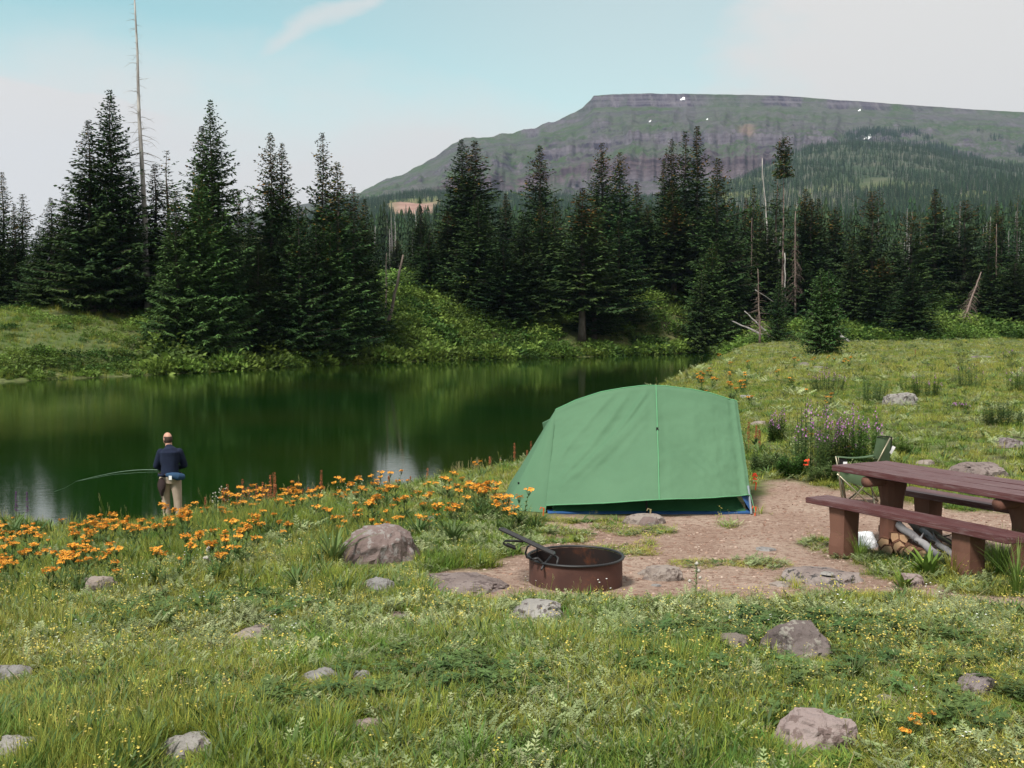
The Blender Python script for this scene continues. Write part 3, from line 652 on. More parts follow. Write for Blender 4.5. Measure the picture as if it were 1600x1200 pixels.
TL = [  # px, ytop, d, width px, kit, label
 (11, 268, 105, 62, 'n', 'thin spruce with a needle sharp top at the left edge of the picture'),
 (28, 318, 100, 56, 'n', 'narrow dark spruce just right of the leftmost pointed spruce'),
 (41, 302, 103, 62, 'm', 'thin topped spruce left of the mound, with open upper branches'),
 (-6, 305, 100, 70, 'a', 'dark spruce cut by the left edge of the picture'),
 (85, 308, 95, 92, 'b', 'medium dark spruce on the grassy mound, left of the twin tall spruces'),
 (66, 352, 97, 70, 'd', 'low dark spruce filling the gap left of the mound spruce'),
 (110, 300, 97, 90, 'a', 'dark spruce tucked against the left side of the twin tall spruces'),
 (146, 187, 93, 150, 'b', 'left and shorter of the twin tall spruces on the mound'),
 (180, 140, 94, 165, 'w', 'tallest green spruce at the left, right one of the twin tall spruces'),
 (212, 262, 97, 110, 'd', 'dark spruce in front of the foot of the tall bare spar'),
 (247, 256, 99, 95, 'n', 'spruce left of the small open topped spruce beside the bare spar'),
 (266, 234, 102, 100, 's', 'open topped spruce standing between the bare spar and the tall lake spruce'),
 (321, 196, 92, 130, 'a', 'shorter left stem of the double topped tall spruce by the lake'),
 (335, 156, 91, 150, 'w', 'tall double topped spruce behind the lighter green shore spruces'),
 (278, 296, 86, 125, 'l', 'lighter green full spruce at the left of the lake shore clump'),
 (314, 274, 87, 130, 'l', 'lighter green full spruce right of centre in the shore clump, broad to the ground'),
 (350, 330, 89, 100, 'd', 'dark bushy spruce on the right flank of the lighter green spruces'),
 (376, 296, 106, 60, 'n', 'small spruce top showing in the sky notch right of the tall double topped spruce'),
 (394, 309, 101, 80, 'b', 'dark pointed spruce left of the pair with tops side by side'),
 (427, 207, 97, 100, 'c', 'left one of the close pair of tall spruces with tops side by side'),
 (445, 223, 98, 112, 'a', 'right one of the close pair of tall spruces with tops side by side'),
 (405, 375, 93, 90, 'd', 'low dark spruce beneath the close pair of tall spruces'),
 (469, 312, 94, 110, 'b', 'full spruce with pale tips in front and right of the close pair'),
 (447, 350, 95, 100, 'w', 'dark low spruce filling the foot of the close pair'),
 (507, 207, 101, 92, 'c', 'slim tall spruce standing alone against the sky left of the brown topped spruce'),
 (495, 340, 97, 90, 'd', 'dark spruce under the slim tall spruce'),
 (530, 253, 99.5, 125, 'c', 'brown topped spruce leaning over the water near the end of the left clump'),
 (518, 345, 98, 118, 'l', 'pale tipped broad spruce hanging low over the water'),
 (554, 292, 103, 100, 'c', 'second brown topped spruce near the right end of the left clump'),
 (572, 310, 106, 78, 'a', 'last spruce at the right end of the left clump'),
 (545, 390, 101, 95, 'd', 'dark bushy spruce at the waterline below the brown topped spruces'),
 (621, 374, 150, 48, 'a', 'small dark spruce behind the leaning grey snag'),
 (658, 322, 138, 64, 'a', 'pointed spruce left of the lone small one on the green bank'),
 (671, 362, 125, 84, 'b', 'smaller full spruce standing on open grass of the green bank'),
 (722, 218, 142, 110, 'd', 'left one of the tall pair in the middle of the far bank'),
 (743, 220, 139, 118, 'c', 'right one of the tall pair in the middle of the far bank; brown tip'),
 (700, 330, 138, 80, 'a', 'dark spruce at the left foot of the tall middle pair'),
 (748, 308, 123, 112, 'd', 'dark full spruce in front of the tall middle pair'),
 (790, 302, 152, 55, 'n', 'slender spruce between the middle pair and the tall cone shaped one'),
 (818, 337, 123, 110, 'w', 'broad dark spruce standing low on the bank left of the tall cone shaped one'),
 (787, 375, 120, 110, 'd', 'squat dark spruce at the foot of the middle clump'),
 (843, 227, 140, 100, 'c', 'tall evenly cone shaped spruce in front of the striped mesa cliffs'),
 (866, 308, 134, 78, 'b', 'dark spruce on the right side of the tall cone shaped one'),
 (846, 315, 131, 84, 'a', 'dark spruce directly below the tall cone shaped one'),
 (909, 292, 122, 125, 't', 'brown tipped spruce at the waterline with its pale trunk bare below'),
 (939, 223, 147, 84, 'c', 'left one of two sharp spruces right of the cone shaped one'),
 (967, 238, 144, 90, 'c', 'right one of two sharp spruces with a reddish brown tip'),
 (928, 352, 125, 98, 'c', 'rusty topped spruce close behind the waterline spruce'),
 (966, 335, 130, 108, 'b', 'wide dark spruce at the right of the rusty topped one'),
 (993, 283, 152, 66, 'n', 'narrow spruce with a brown top left of the tall central group'),
 (1010, 320, 150, 74, 'a', 'dark spruce in the dip left of the tall central group'),
 (1035, 247, 154, 62, 'n', 'left and lowest of the tall central group of four tops'),
 (1047, 217, 152, 74, 'c', 'second from the left of the tall central group of four tops'),
 (1068, 203, 157, 60, 'm', 'open branched third top of the tall central group'),
 (1086, 196, 154, 86, 'n', 'tallest right hand top of the tall central group, brown tipped'),
 (1048, 287, 147, 96, 'a', 'dark spruce below the two left tops of the central group'),
 (1052, 325, 144, 96, 't', 'spruce with bare pale trunk showing below the central group'),
 (1080, 330, 148, 90, 'd', 'dense dark spruce below the tallest central top'),
 (1118, 247, 137, 104, 'c', 'long spruce with drooping green skirts at the right of the central group'),
 (1112, 380, 132, 96, 'l', 'lighter green spruce low in front of the long drooping one'),
 (1095, 425, 130, 66, 'z', 'small very dark spruce at the water just at the end of the lake'),
 (1140, 330, 146, 90, 'd', 'dark spruce right of the long drooping one'),
 (1163, 308, 160, 54, 'n', 'short narrow spruce left of the thin pale trunked pair'),
 (1174, 288, 157, 50, 'm', 'slender spruce with a long pale bare trunk near the broken spar'),
 (1187, 330, 155, 54, 'n', 'low dark spruce under the broken spar'),
 (1210, 268, 150, 78, 's', 'ragged thinning spruce left of the tuft topped tall tree'),
 (1221, 214, 146, 46, 'T', 'tall half bare spruce with a dark tuft of branches at its very top'),
 (1196, 350, 150, 90, 'd', 'dense dark spruce behind the dead thin snag'),
 (1255, 295, 153, 78, 'c', 'left one of three close spruces right of the tuft topped tree'),
 (1264, 310, 151, 78, 'n', 'middle one of three close spruces right of the tuft topped tree'),
 (1275, 310, 155, 74, 'a', 'right one of three close spruces right of the tuft topped tree'),
 (1302, 322, 162, 74, 't', 'pale green tipped spruce behind the small meadow spruce'),
 (1329, 368, 137, 80, 'b', 'dark spruce immediately right of the small meadow spruce'),
 (1250, 400, 140, 110, 'w', 'broad dark spruce behind the small meadow spruce'),
 (1215, 433, 122, 46, 'z', 'little dark spruce left of the small meadow spruce'),
 (1281, 419, 70, 74, 'y', 'left stem of the small double topped spruce on the edge of the meadow'),
 (1294, 421, 70.4, 74, 'y', 'right stem of the small double topped spruce on the edge of the meadow'),
 (1359, 297, 142, 88, 'k', 'ragged gap toothed spruce with bare upper trunk right of the meadow spruce'),
 (1345, 355, 146, 62, 'a', 'thin spruce on the left side of the gap toothed one'),
 (1376, 400, 132, 80, 't', 'spruce with two bare trunks showing at the meadow edge'),
 (1420, 330, 152, 80, 'k', 'ragged brown topped spruce with one arm reaching left'),
 (1424, 420, 126, 100, 'w', 'dense dark low spruce with layered skirts at the meadow edge'),
 (1456, 295, 162, 86, 'n', 'brown topped spruce, highest in the right hand part of the tree line'),
 (1480, 353, 166, 62, 'a', 'dark spruce between the brown topped one and the leaning topped one'),
 (1503, 312, 157, 88, 'k', 'spruce with a nodding open top and a bare limb, right of the brown topped one'),
 (1541, 344, 162, 50, 'n', 'narrow dark spruce left of the thin pale pair near the right edge'),
 (1552, 313, 166, 38, 'm', 'left one of the thin pale pair near the right edge'),
 (1561, 330, 164, 40, 'm', 'right one of the thin pale pair near the right edge'),
 (1584, 304, 160, 52, 's', 'sparse pale trunked spruce close to the right edge'),
 (1599, 335, 162, 56, 's', 'sparse spruce cut by the right edge of the picture'),
 (1547, 405, 140, 96, 'b', 'dark full spruce behind the leaning dead trunk'),
 (1582, 405, 136, 104, 'w', 'dark full spruce in the right corner of the tree line'),
 (1515, 420, 146, 90, 'd', 'dark spruce above the leaning dead trunk'),
 (1395, 375, 158, 80, 'd', 'dark spruce filling behind the layered skirt spruce'),
]
for (px, yt, d, w, k, lb) in TL: tree(px, yt, None, d, w, k, lb)
# back rows that close the wall of trees
FZ = [(0, 'dark spruce out beyond the left edge of the picture on the far shore', 'spruces past the left edge'), (240, 'dark spruce in the second row behind the mound and the twin tall spruces', 'second row behind the mound'),
 (400, 'dark spruce in the second row behind the lighter green shore spruces', 'second row behind the lighter spruces'), (600, 'dark spruce in the second row behind the brown topped spruces of the left clump', 'second row of the left clump'),
 (880, 'dark spruce in the second row behind the tall middle pair and the cone shaped one', 'second row of the middle clump'), (1120, 'dark spruce in the second row behind the central group of four tops', 'second row behind the central group'),
 (1320, 'dark spruce in the second row around the tuft topped tall tree', 'second row round the tuft topped tree'), (1605, 'dark spruce in the second row behind the right hand part of the meadow edge', 'second row at the right'), (9999, 'dark spruce out beyond the right edge of the picture', 'spruces past the right edge')]
fill = [(5, 380, 112), (30, 372, 115), (60, 385, 112), (100, 370, 112), (130, 330, 112), (165, 330, 115), (200, 330, 112), (235, 335, 115), (265, 350, 112), (300, 340, 115), (330, 350, 112), (365, 350, 115), (390, 355, 117), (415, 350, 119), (440, 345, 116),
        (470, 360, 118), (490, 352, 120), (520, 360, 119), (540, 365, 121), (560, 375, 122), (722, 370, 150), (745, 365, 152), (765, 372, 150), (800, 375, 150), (830, 370, 150), (860, 372, 148), (885, 378, 152), (905, 362, 152), (940, 350, 158), (955, 365, 155),
        (985, 352, 160), (1015, 345, 162), (1030, 360, 158), (1065, 340, 165), (1100, 345, 160), (1135, 370, 162), (1150, 375, 156), (1178, 385, 165), (1205, 372, 168), (1230, 360, 165), (1240, 378, 160), (1285, 372, 170), (1310, 378, 166), (1335, 392, 170),
        (1350, 385, 176), (1375, 382, 172), (1400, 388, 178), (1440, 372, 176), (1470, 385, 178), (1495, 378, 176), (1525, 385, 174), (1545, 380, 178), (1570, 385, 176), (1595, 380, 172), (1620, 360, 165), (1650, 330, 160), (1690, 350, 162), (1730, 320, 158),
        (-30, 320, 100), (-60, 290, 98), (-95, 330, 100), (-130, 280, 97), (-170, 310, 100), (-210, 300, 98), (-260, 290, 96), (1775, 340, 165), (1820, 330, 160)]
for i, (px, yt, d) in enumerate(fill):
    tree(px + R.uniform(-4, 4), yt + (14 if px > 600 else 4) + R.uniform(-8, 8), None, d, R.uniform(70, 100) * 110 / d, R.choice('abdwcn'), *[q[1:] for q in FZ if px < q[0]][0])

# ------------------------------------------------------------------ dead trees and logs
def limb_path(p, dirv, ln, r, n=5, bend=.25, droop=0.0):
    pts = [Vector(p)]; d = Vector(dirv).normalized()
    for i in range(n):
        d = (d + Vector((r.uniform(-bend, bend), r.uniform(-bend, bend), r.uniform(-bend, bend) - droop))).normalized(); pts.append(pts[-1] + d * ln / n)
    return pts
def dead_tree(name, label, top, base, r0, r1, nlimb, llen, mat, seed, droop=0.0, zone=(.2, .97), n=10, wig=.006, sub=0, up=.1, lm=None):
    r = random.Random(seed); b = Vector(base); tp = Vector(top) - b; H = tp.length
    o = thing(name, label, 'dead tree', b)
    pts = [tp * (i / n) + Vector((r.uniform(-1, 1), r.uniform(-1, 1), 0)) * H * wig * (1 if 0 < i < n else 0) for i in range(n + 1)]
    pts[0] = pts[0] - Vector((0, 0, .3))
    mb = MB(); mb.tube(pts, [r0 + (r1 - r0) * (i / n) ** .8 for i in range(n + 1)], 9); mb.build('trunk', M[mat], o, True)
    mb = MB()
    for k in range(nlimb):
        u = zone[0] + (zone[1] - zone[0]) * (k + r.random()) / nlimb; p = tp * u; a = r.uniform(0, 6.283)
        l = llen * (1.12 - u) * r.uniform(.3, 1.2)
        lp = limb_path(p, (math.cos(a), math.sin(a), up), l, r, 5, .22, droop); rr = .010 + .013 * l
        mb.tube(lp, [rr, rr * .8, rr * .6, rr * .45, rr * .3, rr * .15], 4)
        for _ in range(sub):
            q = r.randint(1, 4); a2 = r.uniform(0, 6.283)
            mb.tube(limb_path(lp[q], (math.cos(a2), math.sin(a2), 0), l * .4, r, 3, .3, droop), [rr * .4, rr * .3, rr * .2, rr * .1], 3)
    mb.build('limbs', M[lm or mat], o)['kind'] = 'stuff'
    return o
b = P(232, 480, 96); b.z = TZ1(b.x, b.y)
dead_tree('bare_spar', 'very tall bare grey dead trunk with short crooked twigs rising above the left spruces', P(209, -25, 96), b, .34, .05, 90, 3.4, 'deadwood', 4, .10, (.42, .98), wig=.002, sub=2)
b = G(604, 520); dead_tree('leaning_snag', 'dark leaning snag on the bank with pale crooked bare limbs', P(630, 398, b.y), b, .22, .09, 5, 2.0, 'bark', 9, 0, (.5, .98), sub=2, up=.5, lm='deadwood')
b = G(603, 505); dead_tree('thin_snag', 'thin straight dead stem just left of the leaning snag', P(604, 395, b.y), b, .10, .03, 9, 1.5, 'bark', 12, 0, (.4, .98), sub=1, lm='deadwood')
b = G(1187, 536); dead_tree('dead_snag', 'small twiggy dead spruce in front of the dark trees at the end of the lake', P(1184, 420, b.y), b, .13, .03, 95, 1.7, 'deadbrown', 15, .15, (.12, .97), sub=2)
b = P(1206, 470, 172); b.z = TZ1(b.x, b.y); dead_tree('broken_spar', 'slanting bare grey spar against the mesa left of the tuft topped tree', P(1191, 247, 172), b, .22, .05, 14, 1.0, 'deadwood', 17, 0, (.6, .98))
b = P(1243, 500, 138); b.z = TZ1(b.x, b.y); dead_tree('drooping_dead_tree', 'grey dead spruce hung with drooping bare branches behind the meadow spruce', P(1243, 330, 138), b, .2, .05, 170, 2.2, 'deadbrown', 19, .45, (.25, .97), sub=2)
b = P(1228, 510, 140); b.z = TZ1(b.x, b.y); dead_tree('pale_dead_trunk', 'pale dead trunk standing left of the drooping dead spruce', P(1226, 395, 140), b, .16, .06, 18, 1.6, 'deadwood', 20, .35, (.3, .97), sub=1)
b = G(1502, 512); dead_tree('leaning_dead_trunk', 'leaning dead trunk hung with brown twigs in front of the right hand spruces', P(1533, 425, b.y + 3), b, .16, .06, 150, 2.2, 'deadbrown', 23, .4, (.2, .98), sub=2)
for (px, yt, d, sd_) in ((1556, 350, 160, 33), (1174, 340, 152, 34)):
    b = P(px, 480, d); b.z = TZ1(b.x, b.y)
    dead_tree('bare_trunk_tree', {31: 'pale dead stem inside the ragged spruce left of the tuft topped tree', 32: 'pale reddish dead stem at the far right of the tree line', 33: 'thin dead stem among the thin pale pair on the right',
              34: 'thin pale dead stem standing left of the little dead snag'}[sd_], P(px + 1, yt, d), b, .12, .04, 40, 1.3, 'deadbrown', sd_, .15, (.3, .97))
M['greywood'] = nmat('grey_log_wood', (.17, .155, .145), (.30, .28, .265), 4, .9, .006, 30, rnd=.1)
def log(label, p0, p1, r0, r1, mat='greywood', seed=0, limbs=0, name='fallen_log', cat='log', group=None, n=7, wig=.010):
    r = random.Random(seed + 100); p0 = Vector(p0); p1 = Vector(p1); d = p1 - p0; o = bpy.data.objects.new(name, None)
    mb = MB(); pts = [d * (i / n) + Vector((r.uniform(-1, 1), r.uniform(-1, 1), r.uniform(-1, 1))) * wig * d.length * (1 if 0 < i < n else 0) for i in range(n + 1)]
    mb.tube(pts, [(r0 + (r1 - r0) * i / n) * r.uniform(.9, 1.1) for i in range(n + 1)], 9)
    for k in range(limbs):
        u = r.uniform(.3, .95); a = Vector((r.uniform(-1, 1), r.uniform(-1, 1), r.uniform(.1, 1)))
        mb.tube(limb_path(d * u, a, d.length * r.uniform(.08, .2), r, 3), [r1 * .5, r1 * .4, r1 * .3, r1 * .12], 5)
    o = mb.build(name, M[mat], None, True, loc=p0); return tag(o, label, cat, group)
def onb(px, py, lift=.12): q = G(px, py); q.z += lift; return q
log('weathered grey log sliding into the water below the brown topped spruces', P(597, 568, 99.4), onb(588, 545, .3), .30, .16, 'deadwood', seed=1)
log('whitish log lying half in the water right of the leaning snag', P(700, 562, 106.5), onb(669, 540, .35), .26, .10, 'deadwood', seed=2, limbs=1)
log('short pale log lying level at the waterline of the left bank', P(388, 574, 88.2), P(413, 572, 88.9), .14, .12, seed=3, limbs=0)
b1 = onb(1206, 534, .3)
log('long grey fallen trunk slanting down behind the dead snag', P(1140, 500, b1.y + 6), b1, .07, .16, seed=4)
log('second grey fallen trunk crossing above the first near the dead snag', P(1163, 486, b1.y + 5), onb(1203, 530, .4), .06, .14, seed=5)
log('grey bleached limb jutting right from the middle of the dead snag', P(1180, 453, b1.y), P(1211, 473, b1.y + 1), .07, .04, seed=6)
log('short bleached log at the meadow edge right of the small double spruce', onb(1308, 527, .3), onb(1326, 536, .2), .20, .16, seed=7, limbs=1)
log('short whitish log half hidden in the bank bushes under the leaning snag', onb(603, 503, .4), onb(622, 500, .4), .22, .16, seed=8, limbs=0)
log('grey driftwood stub at the foot of the dark trees near the layered skirt spruce', onb(1462, 524, .2), onb(1476, 532, .15), .18, .10, seed=9, limbs=2)

# ------------------------------------------------------------------ distant forest (mass)
def tiny_spruce(seed, H=15, Rb=1.9, nt=11, k=9):
    r = np.random.default_rng(seed); V = []; Fc = []; T = []
    for i in range(nt):
        t_ = i / nt; z = H * (.10 + .9 * t_); rr = Rb * (1 - t_) ** .85 + .15
        for q in range(k):
            a = 6.283 * q / k + r.uniform(0, .7); l = rr * r.uniform(.6, 1.25)
            c, s = math.cos(a), math.sin(a); w = .55 * (1 - t_ * .5)
            b = len(V); zz = z + H * .09
            V += [(0, 0, zz), (c * l - s * w * .5, s * l + c * w * .5, z - .15 * l), (c * l * 1.15, s * l * 1.15, z - .3 * l + .1), (c * l + s * w * .5, s * l - c * w * .5, z - .15 * l)]
            Fc.append((b, b + 1, b + 2, b + 3)); tq = r.uniform(.6, 1.4); T += [(tq, tq, tq)] * 4
    return mk_mesh('far_spruce', V, Fc, T)
def tiny_dead(seed, H=13):
    mb = MB(); r = random.Random(seed); mb.tube([(0, 0, 0), (r.uniform(-.4, .4), 0, H)], [.22, .05], 5)
    for k in range(22):
        z = H * r.uniform(.25, .95); a = r.uniform(0, 6.28); l = r.uniform(.5, 1.5) * (1.1 - z / H)
        mb.tube([(0, 0, z), (math.cos(a) * l, math.sin(a) * l, z - .3 * l)], [.05, .02], 3, caps=False)
    return mb.mesh('far_dead_tree')
protos = [(tiny_spruce(i, Rb=rb), M['needles_far']) for i, rb in ((1, 1.5), (2, 1.9), (3, 1.6), (4, 2.2))] + [(tiny_dead(7), M['deadgrey_far']), (tiny_dead(8, 10), M['deadgrey_far'])]
nF = 62000
fy = np.exp(rng.uniform(math.log(260), math.log(2420), nF * 2)); fpx = rng.uniform(420, 1760, nF * 2)
# more trees far away: accept by area weight
acc = rng.random(nF * 2) < np.clip((fy / 1500) ** .9, .12, 1); fy = fy[acc]; fpx = fpx[acc]; fx = (fpx - 800) / F * fy
fz = TZ(fx, fy); fpyv = 500 - F * (fz - CZ) / fy
keep = np.ones(len(fx), bool)
hump = (fy > 1560) & (fpx > 1130)
cl = fbm(fx * .006, fy * .006, 91, 4)
keep &= ~(hump & (cl < np.interp(fpx, [1130, 1230, 1400, 1500, 1760], [.35, .40, .39, .35, .30])))
scr = (np.abs(fpx - 648) < 44 - 10 * np.abs(fy - 1600) / 200) & (fy > 1290) & (fy < 1770); keep &= ~scr
keep &= ~((fy > 2250) & (fpx < 1150) & (rng.random(len(fx)) > .5))
fx, fy, fz, fpx = fx[keep], fy[keep], fz[keep], fpx[keep]
dead = rng.random(len(fx)) < np.where(fy < 900, .30, .16) * (fbm(fx * .01, fy * .01, 5, 3) * 1.8)
dead |= (fpx > 1130) & (fpx < 1330) & (fy > 1200) & (fy < 1600) & (rng.random(len(fx)) < .55)
pick = np.where(dead, rng.integers(4, 6, len(fx)), rng.integers(0, 4, len(fx)))
sc_ = rng.uniform(.55, 1.15, len(fx)) * np.where(fy > 1600, .8, 1.0)
scatter('distant_forest', protos, np.c_[fx, fy, fz - .3], np.c_[sc_, sc_, sc_ * rng.uniform(.9, 1.25, len(fx))], rng.uniform(0, 6.28, len(fx)), pick,
        'far-off conifer forest with grey dead trunks covering the slopes below the mesa', 'forest', .03)
# dark tree clumps on the mesa's lower shoulder, above the forest
mi = np.where((mpx > 1300) & (mpx < 1640) & (mpy > 208) & (mpy < 275) & (np.arange(len(mpx)) < NV * 900))[0]
c2 = fbm(mpx[mi] * .02, mpy[mi] * .05, 8, 3); mi = mi[(c2 > .60) & (rng.random(len(mi)) < .55)]
if len(mi): 
    q = mesa_v[mi] + np.c_[rng.normal(0, 5, len(mi)), rng.normal(0, 5, len(mi)), np.zeros(len(mi)) - 1]
    s_ = rng.uniform(.6, 1.2, len(mi)); scatter('mountain_trees', protos[:4], q, s_, rng.uniform(0, 6, len(mi)), rng.integers(0, 4, len(mi)), 'scattered dark clumps of conifers on the right shoulder of the mesa', 'forest', .03)
# ------------------------------------------------------------------ small plant prototypes
class TB:
    """triangle batch with tint and material index"""
    def __init__(s): s.V = []; s.F = []; s.T = []; s.M = []; s.n = 0
    def add(s, V, Fc, tint=1.0, mi=0):
        s.V += [tuple(v) for v in V]; s.F += [tuple(i + s.n for i in f) for f in Fc]
        c = tint if isinstance(tint, (tuple, list)) else (tint,) * 3
        s.T += [c] * len(V); s.M += [mi] * len(Fc); s.n += len(V)
    def blade(s, p, az, h, lean, w, tint=1.0, mi=0, seg=3, flat=False, tipw=0.0):
        c, sn = math.cos(az), math.sin(az); V = []; Fc = []
        for i in range(seg + 1):
            u = i / seg; out = lean * h * u ** 1.8; z = h * (u - .38 * min(1.6, lean) * u * u)
            if i < seg:
                ww = w * ((1 - u) ** .6 if not flat else math.sin(math.pi * (.18 + .82 * u)) ** .8 + .05)
                V += [(p[0] + c * out - sn * ww / 2, p[1] + sn * out + c * ww / 2, p[2] + z), (p[0] + c * out + sn * ww / 2, p[1] + sn * out - c * ww / 2, p[2] + z)]
            else: V.append((p[0] + c * out, p[1] + sn * out, p[2] + z))
        for i in range(seg - 1): a = 2 * i; Fc += [(a, a + 1, a + 3), (a, a + 3, a + 2)]
        a = 2 * (seg - 1); Fc.append((a, a + 1, a + 2)); s.add(V, Fc, tint, mi)
    def leaf(s, p, d, ln, w, tint=1.0, mi=0, up=(0, 0, 1)):
        d = Vector(d).normalized(); sd = d.cross(Vector(up))
        if sd.length < 1e-3: sd = Vector((1, 0, 0))
        sd.normalize(); n = sd.cross(d); p = Vector(p)
        V = [p, p + d * ln * .45 + sd * w / 2 + n * w * .12, p + d * ln - n * ln * .1, p + d * ln * .45 - sd * w / 2 + n * w * .12, p + d * ln * .5 - n * w * .08]
        s.add(V, [(0, 1, 4), (1, 2, 4), (2, 3, 4), (3, 0, 4)], tint, mi)
    def stem(s, p, q, w, tint=1.0, mi=0):
        p = Vector(p); q = Vector(q); V = []
        for k in range(3):
            a = 2.094 * k; o = Vector((math.cos(a) * w, math.sin(a) * w, 0)); V += [p + o, q + o * .6]
        s.add(V, [(0, 2, 3), (0, 3, 1), (2, 4, 5), (2, 5, 3), (4, 0, 1), (4, 1, 5)], tint, mi)
    def flower(s, p, r_, mi=1, tint=1.0, n=5, cup=.3, up=(0, 0, 1)):
        up = Vector(up).normalized(); a = up.orthogonal().normalized(); b = up.cross(a); V = [Vector(p)]
        for k in range(2 * n):
            t_ = math.pi * k / n; rr = r_ * (1 if k % 2 == 0 else .62); V.append(Vector(p) + (a * math.cos(t_) + b * math.sin(t_)) * rr + up * r_ * cup * (1 if k % 2 == 0 else .3))
        s.add(V, [(0, k + 1, (k + 1) % (2 * n) + 1) for k in range(2 * n)], tint, mi)
    def blob(s, p, r_, mi=1, tint=1.0):
        V = [(p[0] + r_, p[1], p[2]), (p[0] - r_, p[1], p[2]), (p[0], p[1] + r_, p[2]), (p[0], p[1] - r_, p[2]), (p[0], p[1], p[2] + r_), (p[0], p[1], p[2] - r_)]
        s.add(V, [(0, 2, 4), (2, 1, 4), (1, 3, 4), (3, 0, 4), (2, 0, 5), (1, 2, 5), (3, 1, 5), (0, 3, 5)], tint, mi)
    def mesh(s, name, mats):
        me = mk_mesh(name, s.V, s.F, s.T)
        for m in mats: me.materials.append(m)
        me.polygons.foreach_set('material_index', np.array(s.M, np.int32)); me.update(); return me
r = random.Random(21)
def p_tuft(n, h, spread, w, lean=(.15, .8)):
    b = TB()
    for _ in range(n):
        a = r.uniform(0, 6.28); q = spread * r.random() ** .6; hh = h * r.uniform(.45, 1.15)
        b.blade((q * math.cos(a), q * math.sin(a), -.02), a + r.uniform(-1, 1), hh, r.uniform(*lean), w * r.uniform(.7, 1.3), r.uniform(.65, 1.35))
    return b
def grass_protos():
    out = [p_tuft(26, .13, .07, .0065).mesh('tuft', [M['grass']]), p_tuft(34, .10, .09, .006, (.3, 1.2)).mesh('tuft', [M['grass']]), p_tuft(22, .19, .06, .006).mesh('tuft', [M['grass']]),
           p_tuft(26, .15, .07, .008).mesh('tuft', [M['grass_dark']]), p_tuft(16, .12, .08, .005, (.4, 1.4)).mesh('tuft', [M['straw']])]
    b = p_tuft(12, .12, .06, .006)                                    # with thin seed stalks
    for _ in range(3):
        x, y = r.uniform(-.05, .05), r.uniform(-.05, .05); h = r.uniform(.20, .30); q = (x + r.uniform(-.05, .05), y + r.uniform(-.05, .05), h); b.stem((x, y, 0), q, .0012, 1.0, 0)
        for k in range(5): b.blob((q[0] + r.uniform(-.003, .003), q[1] + r.uniform(-.003, .003), q[2] - k * .007), .0030, 1)
    out.append(b.mesh('tuft', [M['grass'], M['straw']]))
    b = TB()                                                          # broad strap leaves
    for _ in range(11): a = r.uniform(0, 6.28); b.blade((.02 * math.cos(a), .02 * math.sin(a), -.01), a, r.uniform(.10, .19), r.uniform(.35, 1.1), .018, r.uniform(.75, 1.3), 0, 3, True)
    out.append(b.mesh('tuft', [M['leaf']]))
    return out
GP = grass_protos()
def cover_protos():
    out = []
    for q in range(3):                                                # feathery silver ground cover
        b = TB()
        for _ in range(9):
            a = r.uniform(0, 6.28); x, y = .09 * math.cos(a) * r.random(), .09 * math.sin(a) * r.random(); az = r.uniform(0, 6.28); L_ = r.uniform(.05, .09); e = r.uniform(.2, .9); tn = r.uniform(.7, 1.3)
            dv = Vector((math.cos(az), math.sin(az), e)).normalized(); sd = Vector((-math.sin(az), math.cos(az), 0))
            for k in range(5):
                u = (k + .5) / 5; p = Vector((x, y, .01)) + dv * L_ * u
                for sg_ in (-1, 1): b.leaf(p, dv + sd * sg_ * 1.1, .032 * (1.1 - u * .6), .010, tn * r.uniform(.85, 1.15))
            b.leaf(Vector((x, y, .01)) + dv * L_ * .8, dv, .03, .010, tn)
        out.append(b.mesh('ground_leaf', [M['silver']]))
    for q in range(2):                                                # dark low broad leaves
        b = TB()
        for _ in range(16):
            a = r.uniform(0, 6.28); p = (.10 * math.cos(a) * r.random(), .10 * math.sin(a) * r.random(), r.uniform(.01, .09)); az = r.uniform(0, 6.28); hub = Vector(p)
            for k in range(5): aa = az + (k - 2) * .6; b.leaf(hub, (math.cos(aa), math.sin(aa), r.uniform(-.1, .4)), .042, .014, r.uniform(.7, 1.25))
        out.append(b.mesh('ground_leaf', [M['leaf']]))
    return out
CP = cover_protos()
def flower_protos():
    out = []
    for q in range(4):
        b = TB()
        for _ in range(r.randint(4, 7)):
            x, y = r.uniform(-.07, .07), r.uniform(-.07, .07); h = r.uniform(.07, .15); tp = (x + r.uniform(-.03, .03), y + r.uniform(-.03, .03), h); b.stem((x, y, 0), tp, .0013, 1, 0)
            for k in range(3): b.leaf((x, y, h * (.2 + .2 * k)), (r.uniform(-1, 1), r.uniform(-1, 1), .5), .03, .008, 1.1, 0)
            for k in range(r.randint(1, 4)): b.flower((tp[0] + r.uniform(-.014, .014), tp[1] + r.uniform(-.014, .014), h + r.uniform(-.012, .01)), r.uniform(.0035, .0065), 1, 1.0, 5, .2, (r.uniform(-.4, .4), r.uniform(-.6, .2), 1))
        out.append(b.mesh('small_flower', [M['silver' if q % 2 else 'grass'], M['yellow']]))
    b = TB()
    for _ in range(4):
        x, y = r.uniform(-.06, .06), r.uniform(-.06, .06); h = r.uniform(.08, .16); b.stem((x, y, 0), (x, y, h), .0012, 1, 0); b.flower((x, y, h), .006, 1)
    out.append(b.mesh('small_flower', [M['grass'], M['white_petal']]))
    return out
FP = flower_protos()
